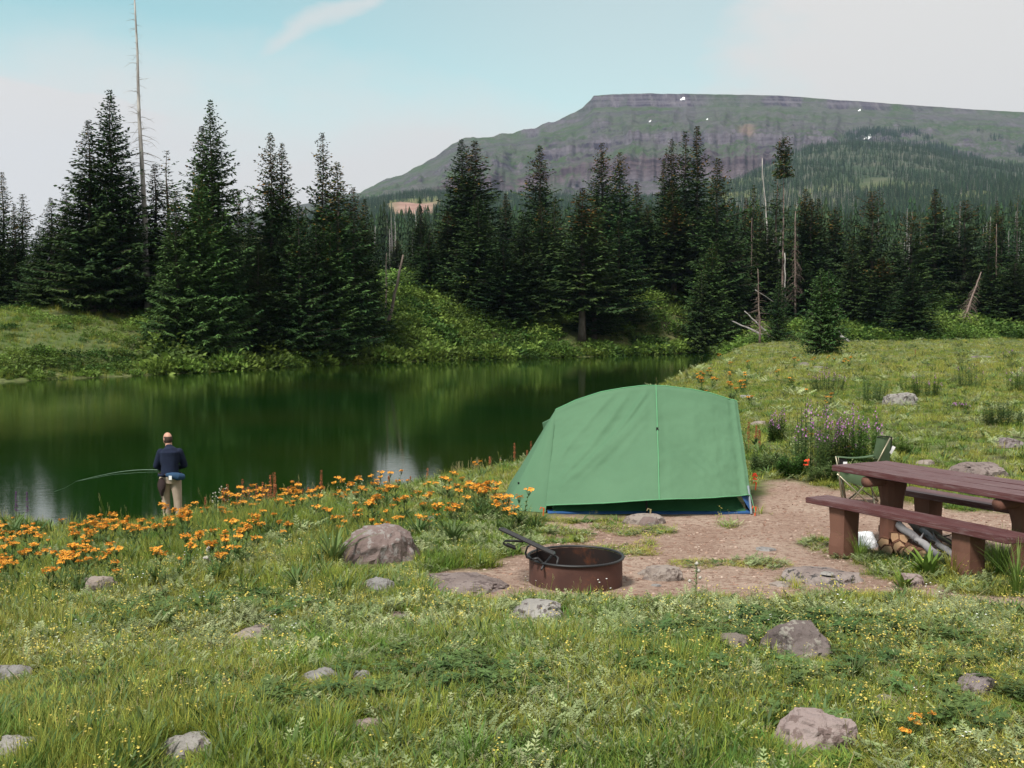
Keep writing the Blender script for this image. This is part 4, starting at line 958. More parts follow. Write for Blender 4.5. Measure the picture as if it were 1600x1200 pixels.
def bush(n, rad, h, leaf_, mat, seed, name='shrub_foliage', up=.3):
    rr = np.random.default_rng(seed)
    a = rr.uniform(0, 6.283, n); el_ = np.arcsin(rr.uniform(0, 1, n)); k = rr.uniform(.55, 1.0, n) ** .5
    lump = 1 + .28 * np.sin(a * 3 + seed) * np.cos(el_) + .2 * np.sin(el_ * 7 + a * 2)
    P0 = np.c_[np.cos(a) * np.cos(el_) * rad, np.sin(a) * np.cos(el_) * rad, np.sin(el_) * h] * (k * lump)[:, None]
    D = np.c_[np.cos(a), np.sin(a), np.full(n, up)] + rr.normal(0, .6, (n, 3)); D /= np.linalg.norm(D, axis=1)[:, None]
    Sx = np.cross(D, rr.normal(0, 1, (n, 3))); Sx /= np.linalg.norm(Sx, axis=1)[:, None]
    V, Fq = diamonds(P0, D, Sx, leaf_ * rr.uniform(.7, 1.3, n), leaf_ * .55 * rr.uniform(.7, 1.3, n), .15)
    tn = np.repeat(rr.uniform(.6, 1.4, n), 4); me = mk_mesh(name, V, Fq, np.c_[tn, tn, tn]); me.materials.append(M[mat]); return me

# ------------------------------------------------------------------ where things stand (used to keep plants out)
A2 = Vector((.48, -.877)).normalized(); W2 = Vector((A2.y * -1, A2.x)); T0 = Vector((3.02, 10.15))
def tw(a, w): q = T0 + A2 * a + W2 * w; return q
ROCKS = [ # px, base py, width px, height px, depth factor, style, label
 (592, 882, 124, 66, .8, 'red', 'large rounded reddish brown boulder in the grass left of the fire ring'),
 (592, 926, 58, 26, .8, 'grey', 'flat topped pale grey stone below the large reddish boulder'),
 (735, 930, 130, 24, 1.3, 'redflat', 'long low reddish stone slab sunk in the dirt left of the fire ring'),
 (838, 968, 92, 34, .9, 'pale', 'pale lichen covered stone leaning against the front of the fire ring'),
 (142, 928, 58, 30, .8, 'tan', 'tan rounded stone among the orange flowers at the left'),
 (1041, 908, 60, 28, .8, 'tan', 'smooth tan stone in the dirt right of the fire ring'),
 (1010, 900, 32, 15, .9, 'tan', 'small tan stone touching the smooth tan one'),
 (1027, 917, 16, 8, .9, 'grey', 'pebble sized stone below the smooth tan one'),
 (1003, 821, 66, 20, .8, 'tan', 'low tan stone holding down the middle of the tent edge'),
 (1012, 822, 32, 17, .6, 'red', 'brownish pink stone lying in front of the low tan one at the tent'),
 (1300, 918, 116, 30, 1.2, 'patch', 'flat mottled stone with a pale round patch in the dirt below the picnic bench'),
 (1222, 917, 34, 12, 1.0, 'tan', 'low tan stone left of the flat mottled one'),
 (1203, 862, 32, 11, .9, 'grey', 'small pale grey stone alone in the middle of the dirt'),
 (1256, 1030, 112, 64, .8, 'dark', 'dark lichened angular rock in the right foreground'),
 (1152, 1018, 62, 32, .8, 'darktan', 'low brown rock just left of the dark angular one'),
 (1275, 1170, 146, 68, .7, 'pink', 'big pinkish slab of rock with a tilted top, bottom right'),
 (1388, 1102, 42, 18, .9, 'grey', 'small grey stone up and right of the pinkish slab'),
 (1536, 1088, 70, 34, .9, 'purple', 'rough purplish rock near the right edge in the foreground'),
 (285, 1188, 92, 44, .7, 'pale', 'pale grey rock poking from the grass at the bottom left'),
 (498, 1068, 66, 26, .7, 'grey', 'flat fronted grey stone in the middle of the foreground grass'),
 (566, 1068, 44, 24, .7, 'grey', 'smaller grey stone right of the flat fronted one'),
 (574, 1145, 62, 26, .8, 'pink', 'dull pink stone sunk in grass in the bottom foreground'),
 (622, 968, 52, 11, 1.1, 'red', 'thin reddish stone flush with the grass below the grey stone'),
 (388, 998, 74, 14, 1.1, 'tan', 'low pale brown stone line in the grass at the left of centre'),
 (14, 1068, 60, 34, .8, 'grey', 'grey rock cut by the left edge, upper of two'),
 (14, 1190, 90, 44, .8, 'pale', 'grey rock cut by the left edge at the bottom corner'),
 (787, 1043, 22, 12, .9, 'purple', 'tiny purplish stone in the grass below the fire ring'),
 (1412, 634, 50, 23, .8, 'pale', 'whitish pink mottled rock in the upper meadow between the tall plants'),
 (1256, 572, 26, 12, .8, 'dark', 'small dark rock by the foot of the small double spruce'),
 (1280, 576, 20, 8, .8, 'grey', 'little grey stone right of the small dark rock'),
 (1168, 622, 26, 10, .8, 'pale', 'pale stone in the meadow just above the right shoulder of the tent'),
 (1450, 726, 30, 14, .8, 'tan', 'tan stone behind the far edge of the picnic table'),
 (1506, 722, 14, 10, .8, 'tan', 'small round stone between the tan and the jagged red one behind the table'),
 (1538, 746, 84, 26, .8, 'redflat', 'jagged reddish brown rock behind the picnic table'),
 (1584, 700, 50, 18, .9, 'purple', 'purplish stone patch in the meadow at the right edge'),
 (1542, 560, 36, 8, .9, 'purple', 'faint purplish rock far up the meadow on the right'),
 (1430, 918, 42, 24, .9, 'pink', 'pinkish stone among leaves below the firewood'),
 (364, 812, 30, 14, .9, 'red', 'small reddish stone between orange flowers right of the fisherman'),
 (1190, 664, 24, 12, .9, 'tan', 'small tan stone beside the right corner of the tent top'),
 (676, 812, 26, 9, .9, 'red', 'little reddish stone among the flowers above the large boulder'),
]
rock_pos = []
for (px, py, w, h, df, st, lb) in ROCKS:
    g = G(px, py); s_ = g.y / F; rock_pos.append((g, w * s_, h * s_))
TENT = np.array([(P(790, 795, 12.3).x, 12.0), (P(853, 800, 11.8).x - .1, 11.7), (P(1180, 800, 11.8).x + .08, 11.7), (P(1185, 790, 13.9).x + .1, 14.0), (P(810, 790, 13.9).x - .4, 14.0)])
RING = Vector((.51, 8.56))
def clear_of(x, y, veg=True, m=0.0):
    k = np.ones(len(x), bool)
    k &= poly_sd(x, y, TENT) < -.05 - m
    k &= (x - RING.x) ** 2 + (y - RING.y) ** 2 > (.44 + m) ** 2
    for g, w, h in rock_pos:
        k &= ((x - g.x) / (w * .5 + .01)) ** 2 + ((y - g.y - w * .15) / (w * .40 + .01)) ** 2 > 1
    return k

def infront(x, y):
    m = np.zeros(len(x), bool)
    for g, w, h in rock_pos:
        if g.y < 16: m |= (np.abs(x - g.x) < w * .45) & (y < g.y + .1) & (y > g.y - .35)
    return m
# ------------------------------------------------------------------ meadow scatter
GRASSPATCH = [(930, 806, 70, 10), (985, 828, 60, 9), (860, 838, 70, 14), (972, 862, 62, 7), (700, 868, 90, 10), (1090, 882, 50, 5), (1180, 882, 55, 7), (1020, 829, 40, 5), (1240, 915, 14, 10), (1290, 852, 45, 9), (1340, 868, 50, 12), (1500, 885, 40, 10), (1560, 880, 60, 30), (1420, 905, 40, 14), (1190, 800, 12, 6), (880, 812, 40, 5), (1010, 852, 14, 3), (1140, 822, 16, 3)]
gp = []
for (px, py, wx_, wy_) in GRASSPATCH:
    a = G(px - wx_, py); b = G(px + wx_, py); c = G(px, py - wy_); d = G(px, py + wy_)
    gp.append(((a.x + b.x) / 2, (c.y + d.y) / 2, abs(b.x - a.x) / 2, abs(c.y - d.y) / 2 + .05))
def patchmask(x, y):
    m = np.zeros(len(x))
    for (cx_, cy_, ax_, ay_) in gp:
        m = np.maximum(m, 1 - (((x - cx_) / ax_) ** 2 + ((y - cy_) / ay_) ** 2) * (0.6 + .8 * fbm(x * 5, y * 5, 3, 2)))
    return m
def wedge(n, d0, d1, pw=2.0, wide=.58):
    u = rng.random(n); y = (d0 ** pw + u * (d1 ** pw - d0 ** pw)) ** (1 / pw) if pw else d0 * (d1 / d0) ** u
    x = rng.uniform(-1, 1, n) * (wide * y + 1.8); return x, y
def meadow(n, d0, d1, pw=2.0, shore=.25, dirt=.35, wide=.58):
    x, y = wedge(n, d0, d1, pw, wide)
    sd = poly_sd(x, y, LAKE); k = (sd < -shore)
    ym = np.interp(x, [-140, -40, -10, 0, 10, 20, 30, 90, 200], [42, 44, 55, 65, 95, 117, 122, 126, 126]); k &= y < ym
    x, y = x[k], y[k]; dm = dirtmask(x, y); pm = patchmask(x, y)
    k = (dm < dirt + rng.random(len(x)) * .15) | (pm > .15); k &= clear_of(x, y); x, y = x[k], y[k]
    return x, y
bands = [(42000, 2.4, 6, .74), (47000, 6, 14, .82), (35000, 14, 40, 1.15), (38000, 40, 122, 2.0)]
gx, gy, gs = [], [], []
for (n, a, b, s_) in bands:
    x, y = meadow(n, a, b, 2.0 if b < 40 else (1.4 if a < 20 else 1.0)); gx.append(x); gy.append(y); gs.append(np.full(len(x), s_))
x = np.concatenate(gx); y = np.concatenate(gy); s_ = np.concatenate(gs)
z = TZ(x, y); f1 = fbm(x * .45, y * .45, 201, 3); f2 = fbm(x * 1.3, y * 1.3, 207, 3)
lush = np.clip((-x / np.maximum(y, 1) * 1.6 + .1) + (f1 - .5) * 2, 0, 1) * (y < 26)    # taller and greener towards the left shore
pk = np.zeros(len(x), int); u = rng.random(len(x))
pk = np.where(u < .30, 0, np.where(u < .52, 1, np.where(u < .66, 2, np.where(u < .70, 3, np.where(u < .84, 4, np.where(u < .875, 5, np.where(u < .95, 0, 6)))))))
pk = np.where((rng.random(len(x)) < lush * .75), rng.choice([2, 3, 6, 2, 3], len(x)), pk)
pk = np.where((pk == 3) & (f1 < .42) & (lush < .3), 1, pk); pk = np.where((fbm(x * 1.1 + 40, y * 1.1, 221, 3) > .60) & (rng.random(len(x)) < .6) & (y < 40), 3, pk)
hgt = s_ * np.where(y < 9, .78, 1) * (.30 + 1.10 * f2 ** 1.3) * rng.uniform(.6, 1.3, len(x)) * (1 + lush * .75)
for g, w, h in rock_pos:
    if g.y < 14: hgt = np.where((np.abs(x - g.x) < w * .5) & (y < g.y + .1) & (y > g.y - .7), hgt * (.35 + .5 * np.clip(g.y - y, 0, .7)), hgt)
hgt = hgt * np.where(patchmask(x, y) > .15, .55, 1) * (1 - .45 * dirtmask(x, y))
hgt = np.where((y > 9) & (x > 2.4) & (y < 24), hgt * .85, hgt)
pts = np.c_[x, y, z]
scatter('meadow_grass', [(m, None) for m in GP], pts, np.c_[s_ * rng.uniform(.9, 1.3, len(x)), s_ * rng.uniform(.9, 1.3, len(x)), hgt], rng.uniform(0, 6.28, len(x)), pk, 'uneven olive and bright green meadow grass around the camp', 'grass', .16)
# silvery and dark ground cover
gx, gy, gs = [], [], []
for (n, a, b, s_) in ((10000, 2.4, 6, .72), (12000, 6, 11, .85), (7000, 11, 30, 1.5), (9000, 30, 120, 3.0)):
    x, y = meadow(n, a, b, 1.6); gx.append(x); gy.append(y); gs.append(np.full(len(x), s_))
x = np.concatenate(gx); y = np.concatenate(gy); s_ = np.concatenate(gs); f1 = fbm(x * .6 + 9, y * .6, 301, 3); f3 = fbm(x * .35, y * .35, 311, 3)
k = (f1 > .50) & (rng.random(len(x)) < .6) | (rng.random(len(x)) < .28); k &= rng.random(len(x)) > np.clip(-x / y * 1.5 - .1, 0, .8); k &= (y < 11) | (rng.random(len(x)) < .45); k &= ~infront(x, y)
x, y, s_, f1, f3 = x[k], y[k], s_[k], f1[k], f3[k]
dk_ = ((f3 > .68) & (y < 6.0)) | (f3 > .74) | ((np.hypot(x - 1.6, (y - 5.6) * .8) < 1.1)); pk = np.where(dk_ & (rng.random(len(x)) < .7), rng.integers(3, 5, len(x)), rng.integers(0, 3, len(x))); s_ = s_ * rng.uniform(.7, 1.4, len(x)) * (1 - .4 * dirtmask(x, y))
scatter('ground_cover', [(m, None) for m in CP], np.c_[x, y, TZ(x, y) + .01], s_, rng.uniform(0, 6.28, len(x)), pk, 'low silvery and dark leafy ground cover between the grasses', 'ground cover', .2)
gx, gy, gs = [], [], []
for (n, a, b, s_) in ((1700, 2.6, 6, .95), (3700, 6, 12, 1.05), (1500, 12, 30, 1.4)):
    x, y = meadow(n, a, b, 1.8); gx.append(x); gy.append(y); gs.append(np.full(len(x), s_))
x = np.concatenate(gx); y = np.concatenate(gy); s_ = np.concatenate(gs); f1 = fbm(x * .7, y * .7, 401, 3); k = rng.random(len(x)) < np.clip((f1 - .40) * 4, .05, 1)
k &= (y < 11) | (rng.random(len(x)) < .4)
k &= ~infront(x, y)
x, y, s_ = x[k], y[k], s_[k]
scatter('small_yellow_flowers', [(m, None) for m in FP], np.c_[x, y, TZ(x, y)], s_ * rng.uniform(.7, 1.3, len(x)), rng.uniform(0, 6.28, len(x)), rng.choice([0, 1, 2, 3] * 5 + [4], len(x)), 'tiny yellow and white meadow flowers sprinkled through the foreground grass', 'wildflowers', .15)
# pebbles and bark chips on the bare soil
def pebble(sd_, fl=.6):
    bm = bmesh.new(); bmesh.ops.create_icosphere(bm, subdivisions=1, radius=1); rr = random.Random(sd_)
    for v in bm.verts: v.co *= rr.uniform(.7, 1.2); v.co.z *= fl
    me = bpy.data.meshes.new('pebble'); bm.to_mesh(me); bm.free(); return me
M['pebble'] = nmat('pebbles', (.30, .20, .16), (.38, .29, .24), 2, .9, rnd=.25, coord='World')
M['chip'] = nmat('bark_chips', (.20, .10, .07), (.30, .20, .15), 3, .9, rnd=.35, coord='World')
mb = MB(); mb.box((0, 0, 0), (2.6, .7, .25)); chip = mb.mesh('chip')
bx0, by0 = DIRT.min(0); bx1, by1 = DIRT.max(0); n = 24000; x = rng.uniform(bx0 - .3, bx1 + .3, n); y = rng.uniform(by0 - .3, by1 + .3, n)
k = (dirtmask(x, y) > .4) & clear_of(x, y) & (rng.random(n) < .35 + fbm(x * 2, y * 2, 5, 3)); x, y = x[k], y[k]; s_ = .005 + .016 * rng.random(len(x)) ** 4 
scatter('gravel', [(pebble(1), M['pebble']), (pebble(2, .4), M['pebble']), (chip, M['chip'])], np.c_[x, y, TZ(x, y) + .001], s_, rng.uniform(0, 6.28, len(x)), rng.choice([0, 1, 2, 2], len(x)), 'pebbles, twigs and bark chips strewn over the bare reddish soil', 'gravel', .2)

# ------------------------------------------------------------------ far bank cover
def pxof(x, y): return 800 + F * x / y
x = rng.uniform(-75, 75, 150000); y = rng.uniform(48, 185, 150000)
sd = poly_sd(x, y, LAKE); ym = np.interp(x, [-140, -40, -10, 0, 10, 20, 30, 90, 200], [42, 44, 55, 65, 95, 117, 122, 126, 126])
px_ = pxof(x, y); k = (sd < -.1) & (y > ym) & (px_ > -150) & (px_ < 1750); x, y, sd, px_ = x[k], y[k], sd[k], px_[k]
z = TZ(x, y); py_ = 500 - F * (z - CZ) / y; f = fbm(x * .12, y * .12, 501, 3); f2 = fbm(x * .4, y * .4, 505, 3)
dens = np.where(px_ < 240, np.where(-sd < 5.5, .6, .13), np.where(px_ < 600, .5, np.where(f > .43, .45, .12)))
dens = np.where((px_ > 1130), .28 * (f > .42), dens); dens = dens * (y < 165)
dens = np.where(-sd < 2.0, .75, dens) * .55
k = rng.random(len(x)) < dens; 
SH = [bush(420, 1.0, .85, .22, 'shrub', 1), bush(380, 1.0, .7, .20, 'shrub', 2), bush(420, 1.0, 1.0, .20, 'shrub_light', 3), bush(300, 1.0, .8, .30, 'shrub', 4), bush(260, .9, .9, .34, 'shrub_light', 5, up=.9)]
xx, yy2, zz, ss = x[k], y[k], z[k], -sd[k]; f2k = f2[k]
s_ = np.where(rng.random(len(xx)) < .25, rng.uniform(1.1, 1.9, len(xx)), rng.uniform(.4, .9, len(xx))) * np.where(px_[k] < 240, .48, 1.0); s_ = np.where(ss < 2, s_ * .8, s_)
pk = np.where(ss < 2.2, rng.choice([3, 4, 4, 0], len(xx)), np.where(f2k > .56, 2, rng.integers(0, 2, len(xx))))
scatter('bank_thicket', [(m, None) for m in SH], np.c_[xx, yy2, zz - .1], np.c_[s_ * 1.15, s_ * 1.15, s_ * rng.uniform(.7, 1.1, len(xx))], rng.uniform(0, 6.28, len(xx)), pk, 'dense willow and leafy growth covering the far bank down to the waterline', 'shrubs', .1)
k = (rng.random(len(x)) < np.where(px_ < 240, .60, .10)) & (y < 150); s_ = rng.uniform(1.6, 3.4, k.sum())
scatter('bank_grass', [(m, None) for m in GP], np.c_[x[k], y[k], z[k]], np.c_[s_, s_, s_ * 1.1], rng.uniform(0, 6.28, k.sum()), rng.choice([0, 2, 1, 3, 4, 0, 2, 3], k.sum()), 'long grass on the mound and slopes of the far bank', 'grass', .15)
BUSHES = [(1022, 478, 2.4, 1.9, 2, 'bright green rounded shrub on top of the hump of the far bank'), (1046, 468, 2.2, 1.6, 2, 'bright green shrub right of the topmost one on the hump'), (1066, 492, 1.8, 1.4, 0, 'darker green shrub low on the right side of the hump'),
 (1005, 505, 2.6, 1.8, 0, 'broad green shrub in the middle of the hump slope'), (1038, 515, 2.6, 1.9, 2, 'light green shrub under the two topmost ones on the hump'), (1345, 452, 1.9, 2.2, 2, 'yellowish round shrub lit between the dark spruces'),
 (1467, 468, 2.4, 1.7, 2, 'bright green shrub on the small rise behind the meadow'), (1492, 478, 2.6, 1.7, 2, 'bright green shrub right of the other on the small rise'), (1480, 505, 2.4, 1.3, 0, 'low green shrub at the foot of the small rise'),
 (1545, 520, 2.6, 1.2, 0, 'low dark green shrub at the right beyond the meadow edge'), (1585, 524, 2.4, 1.2, 0, 'low dark green shrub nearest the right edge beyond the meadow'), (206, 545, 1.0, .9, 0, 'dark little shrub on the open slope of the left mound'),
 (62, 552, 1.0, .8, 0, 'dark little shrub near the left edge of the mound slope'), (1215, 530, 1.6, 1.2, 2, 'light green shrub behind the dead snag foot'), (1245, 534, 1.6, 1.1, 0, 'green shrub at the meadow edge left of the small spruce'),
 (640, 500, 1.6, 1.2, 0, 'round green shrub right of the leaning snag'), (720, 515, 2.0, 1.4, 0, 'green shrub in the middle of the green bank'), (790, 540, 1.8, 1.2, 0, 'green shrub just above the waterline below the middle clump')]
for (px, py, w, h, kx, lb) in BUSHES:
    g = G(px, py); o = thing('shrub', lb, 'shrub', (g.x, g.y, g.z - .1), R.uniform(0, 6), None, (w * .62, w * .62, h)); link('foliage', SH[kx], None, o)
    mb = MB()
    for k in range(5): a = k * 1.26; mb.tube([(0, 0, -.1), (.25 * math.cos(a), .25 * math.sin(a), .35), (.5 * math.cos(a), .5 * math.sin(a), .6)], [.03, .02, .01], 4)
    mb.build('stem', M['bark'], o)

# ------------------------------------------------------------------ rocks
def rockmat(name, a, b, c, t3=(.55, .68), s3=9): return nmat(name, a, b, 3.0, .95, .02, 22, c3=c, s3=s3 * 1.5, t3=(t3[0] - .02, t3[0] + .02), spec=.15)
RM = {'red': rockmat('red_rock', (0.155, 0.113, 0.104), (0.205, 0.156, 0.145), (0.240, 0.213, 0.204)), 'grey': rockmat('grey_rock', (0.188, 0.176, 0.174), (0.270, 0.258, 0.253), (0.132, 0.118, 0.114)),
 'redflat': rockmat('red_flat_rock', (0.165, 0.127, 0.118), (0.238, 0.193, 0.180), (0.118, 0.090, 0.086)), 'pale': rockmat('pale_rock', (0.220, 0.202, 0.188), (0.312, 0.294, 0.276), (0.106, 0.088, 0.084), (.56, .64)),
 'tan': rockmat('tan_rock', (0.229, 0.187, 0.164), (0.296, 0.251, 0.225), (0.167, 0.135, 0.123)), 'patch': rockmat('mottled_rock', (0.177, 0.135, 0.124), (0.283, 0.238, 0.221), (0.066, 0.059, 0.059), (.56, .63)),
 'dark': rockmat('dark_rock', (0.090, 0.070, 0.068), (0.176, 0.145, 0.136), (0.245, 0.223, 0.196), (.58, .66), 14), 'darktan': rockmat('brown_rock', (0.138, 0.112, 0.098), (0.211, 0.180, 0.157), (0.083, 0.065, 0.060)),
 'pink': rockmat('pink_rock', (0.233, 0.177, 0.169), (0.301, 0.243, 0.229), (0.161, 0.117, 0.108)), 'purple': rockmat('purple_rock', (0.155, 0.124, 0.124), (0.245, 0.210, 0.210), (0.097, 0.075, 0.075))}
def rock_mesh(seed, w, d, h, ang_=.5, sub=4):
    bm = bmesh.new(); bmesh.ops.create_icosphere(bm, subdivisions=sub, radius=1); rr = random.Random(seed); off = Vector((seed * 3.1, seed * 1.7, 0))
    planes = [(Vector((rr.uniform(-1, 1), rr.uniform(-1, 1), rr.uniform(-.1, 1.0))).normalized(), rr.uniform(.50, .88)) for _ in range(11)] + [(Vector((rr.uniform(-.35, .35), rr.uniform(-.5, .1), 1)).normalized(), rr.uniform(.42, .55))]
    for v in bm.verts:
        p = v.co.copy()
        for nrm, dd_ in planes:
            e = p.dot(nrm) - dd_
            if e > 0: p -= nrm * e * (.72 + .28 * ang_)
        q = p * 1.6 + off; p *= 1 + .22 * mnoise.noise(q) + .10 * mnoise.noise(q * 2.7) + .07 * mnoise.noise(q * 6) + .045 * mnoise.noise(q * 14) + .02 * mnoise.noise(q * 30)
        crack = abs(mnoise.noise(Vector((p.x * 2.2, p.y * 2.2, p.z * 5)) + off)); p *= 1 - .09 * max(0, 1 - crack * 9)
        v.co = p
    for v in bm.verts:
        if v.co.z > 0: v.co.z = .5 * math.tanh(v.co.z / .5)
    zs = [v.co.z for v in bm.verts]; zm_ = max(zs); xs = [v.co.x for v in bm.verts]; xw = (max(xs) - min(xs)) / 2
    w *= 1.12
    for v in bm.verts: v.co.x *= w / 2 / xw; v.co.y *= d / 2; v.co.z = v.co.z / zm_ * h
    me = bpy.data.meshes.new('rock'); bm.to_mesh(me); bm.free(); return me
for i, ((px, py, w, h, df, st, lb), (g, wm_, hm_)) in enumerate(zip(ROCKS, rock_pos)):
    dep = wm_ * df; ang_el = math.atan2(CZ - g.z, g.y)
    hh = max(.02, (hm_ - dep * .5 * math.sin(ang_el) * .9)) if h > 16 else hm_ * .5
    hh = max(hh, hm_ * .45)
    me = rock_mesh(i + 3, wm_, dep, hh, .9 if st in ('pink', 'dark', 'grey') else .4, 4 if w > 40 else 3)
    o = link('stone_slab' if 'slab' in lb else 'rock', me, RM[st], None, (g.x, g.y + dep * .42, g.z - .005 - hh * .04)); o.rotation_euler = (0, R.uniform(-.06, .06), 0)
    tag(o, lb, 'rock')
    if st == 'patch':
        rl = random.Random(4); mb = MB(); n = 12; ring = [(.055 * (1 + .25 * rl.uniform(-1, 1)) * math.cos(6.283 * k / n) + .02, -dep * .16 + .05 * math.sin(6.283 * k / n), hh * .985) for k in range(n)]
        mb.add(ring + [(a * .9 + .002, b * .9 - .006, c + .012) for a, b, c in ring], [(k, (k + 1) % n, n + (k + 1) % n, n + k) for k in range(n)] + [tuple(n + k for k in range(n))])
        mb.build('lichen_patch', RM['pale'], o)

# ------------------------------------------------------------------ orange wildflowers, each a plant
OF = []
def orange_head(seed, rad):
    b = TB(); q = random.Random(seed)
    n = int(12 + rad * 220)
    for k in range(n):
        a = q.uniform(0, 6.28); rr = rad * math.sqrt(q.random()); p = (rr * math.cos(a), rr * math.sin(a), q.uniform(-.012, .016) - rr * .12)
        b.stem((0, 0, -.07), p, .0012, .7, 2); b.flower(p, q.uniform(.011, .017), 0, q.uniform(.7, 1.2), 5, -.1, (q.uniform(-.5, .5), q.uniform(-.9, .3), 1)); b.blob((p[0], p[1], p[2] + .003), .0045, 1)
    return b.mesh('flower_head', [M['orange'], M['orange_core'], M['leaf']])
HEADS = [orange_head(i, rd) for i, rd in enumerate((.028, .038, .05, .062, .044))]
def orange_plant(seed):
    q = random.Random(seed); b = TB(); spots = []
    for k in range(q.choice((1, 2, 2, 3, 3, 4))):
        a = q.uniform(0, 6.28); rr = q.uniform(.0, .10); h = q.uniform(.22, .36); tp = (rr * math.cos(a) * 1.6, rr * math.sin(a) * 1.6, h); bs_ = (rr * .4 * math.cos(a), rr * .4 * math.sin(a), -.02)
        b.stem(bs_, (tp[0], tp[1], h - .04), .004, .9)
        for j in range(7):
            u = .05 + j * .12; az_ = q.uniform(0, 6.28); pp = [bs_[i] * (1 - u) + tp[i] * u for i in range(3)]
            b.leaf(pp, (math.cos(az_), math.sin(az_), .8), .11 * (1.2 - u), .022, q.uniform(.7, 1.3))
        spots.append((tp, q.randrange(5)))
    for j in range(8): a = q.uniform(0, 6.28); b.blade((0, 0, 0), a, q.uniform(.14, .22), q.uniform(.3, .8), .03, q.uniform(.8, 1.25), 0, 3, True)
    return b.mesh('foliage', [M['leaf']]), spots
OPL = [orange_plant(i + 40) for i in range(9)]
def place_orange(g, label, group, sc=1.0):
    me, spots = R.choice(OPL); o = thing('orange_wildflower', label, 'wildflower', (g.x, g.y, g.z), R.uniform(0, 6.28), group, (sc, sc, sc))
    link('foliage', me, None, o)
    for tp, hi in spots: link('flower_head', HEADS[hi], None, o, loc=tp, rot=(0, 0, R.uniform(0, 6)))
orange_xy = []
OZ = [(lambda a, b: a < 110 and b < 860, 'orange flowering plant at the far left beside the big dark shore leaves', 'orange flowers by the dark shore leaves'),
 (lambda a, b: a < 210 and b < 880, 'orange flowering plant on the shore between the dark leaves and the fisherman', 'orange flowers left of the fisherman'),
 (lambda a, b: a < 330 and b < 850, 'orange flowering plant right at the feet of the fisherman', 'orange flowers at the fisherman'),
 (lambda a, b: a < 210, 'orange flowering plant around the tan rounded stone at the left', 'orange flowers round the tan stone'),
 (lambda a, b: a < 420 and b > 850, 'orange flowering plant in the slope below the fisherman, nearer the camera', 'orange flowers below the fisherman'),
 (lambda a, b: a < 480, 'orange flowering plant beneath the rusty dock spikes', 'orange flowers under the dock spikes'),
 (lambda a, b: a < 640 and b < 790, 'orange flowering plant on the shore behind the large reddish boulder', 'orange shore flowers behind the boulder'),
 (lambda a, b: a < 640, 'orange flowering plant in the grass close to the large reddish boulder', 'orange flowers close to the boulder'),
 (lambda a, b: b < 775, 'orange flowering plant on the shore between the boulder and the tent', 'orange shore flowers left of the tent'),
 (lambda a, b: True, 'orange flowering plant in the grass between the boulder and the tent', 'orange flowers between boulder and tent')]
top_l = lambda px: np.interp(px, [0, 100, 200, 300, 400, 500, 600, 700, 760, 830], [828, 812, 812, 808, 790, 770, 752, 742, 735, 735])
bot_l = lambda px: np.interp(px, [0, 100, 200, 300, 400, 500, 600, 700, 760, 830], [955, 930, 915, 915, 880, 860, 850, 835, 830, 822])
n = 0; tries = 0
while n < 165 and tries < 5000:
    tries += 1; px = R.uniform(-20, 835); u = R.random() ** 1.1; t_ = top_l(px); py = t_ + 8 + (bot_l(px) - t_) * u
    if vnoise(px / 45, py / 16, 71) < .36 or (px > 640 and R.random() < .62): continue
    g = G(px, py); sdv = float(poly_sd([g.x], [g.y], LAKE)[0])
    if sdv > -.35 or not clear_of(np.array([g.x]), np.array([g.y]), m=.1)[0] or dirtmask([g.x], [g.y])[0] > .2: continue
    if any((g.x - a) ** 2 + (g.y - b) ** 2 < .04 for a, b in orange_xy): continue
    orange_xy.append((g.x, g.y)); n += 1
    zn_ = next(q for q in OZ if q[0](px, py)); place_orange(g, zn_[1], zn_[2], R.uniform(.6, 1.1))
for (px, py) in ((745, 800), (758, 806), (770, 808), (738, 796)):
    place_orange(G(px, py), 'orange flowering plant in the dense bunch just left of the tent', 'orange flowers bunched beside the tent', 1.1)
for (px, py) in ((793, 836), (778, 832)): place_orange(G(px, py), 'orange flowering plant between the tent corner and the raised fire grate', 'orange flowers by the fire grate', .9)
n = 0
while n < 32:
    px = R.uniform(930, 1330); py = R.uniform(552, 640)
    if py < np.interp(px, [930, 1010, 1100, 1130], [640, 600, 575, 552]) + 4 or (px > 1180 and R.random() < .6): continue
    g = G(px, py)
    if float(poly_sd([g.x], [g.y], LAKE)[0]) > -.8 or poly_sd([g.x], [g.y], TENT)[0] > -.4: continue
    n += 1; place_orange(g, 'orange flowering plant in the upper meadow behind and right of the tent', 'orange flowers in the upper meadow', R.uniform(.9, 1.6))
for (px, py) in ((1345, 690), (1327, 716), (1262, 690), (1290, 640)): place_orange(G(px, py), 'orange flowering plant beside the tall purple fireweed', 'orange flowers beside the fireweed', .6)
for (px, py) in ((1415, 1175), (1428, 1160), (1440, 1150)): place_orange(G(px, py), 'small orange yellow flower in the bottom right foreground grass', 'orange flowers at the bottom right', .32)

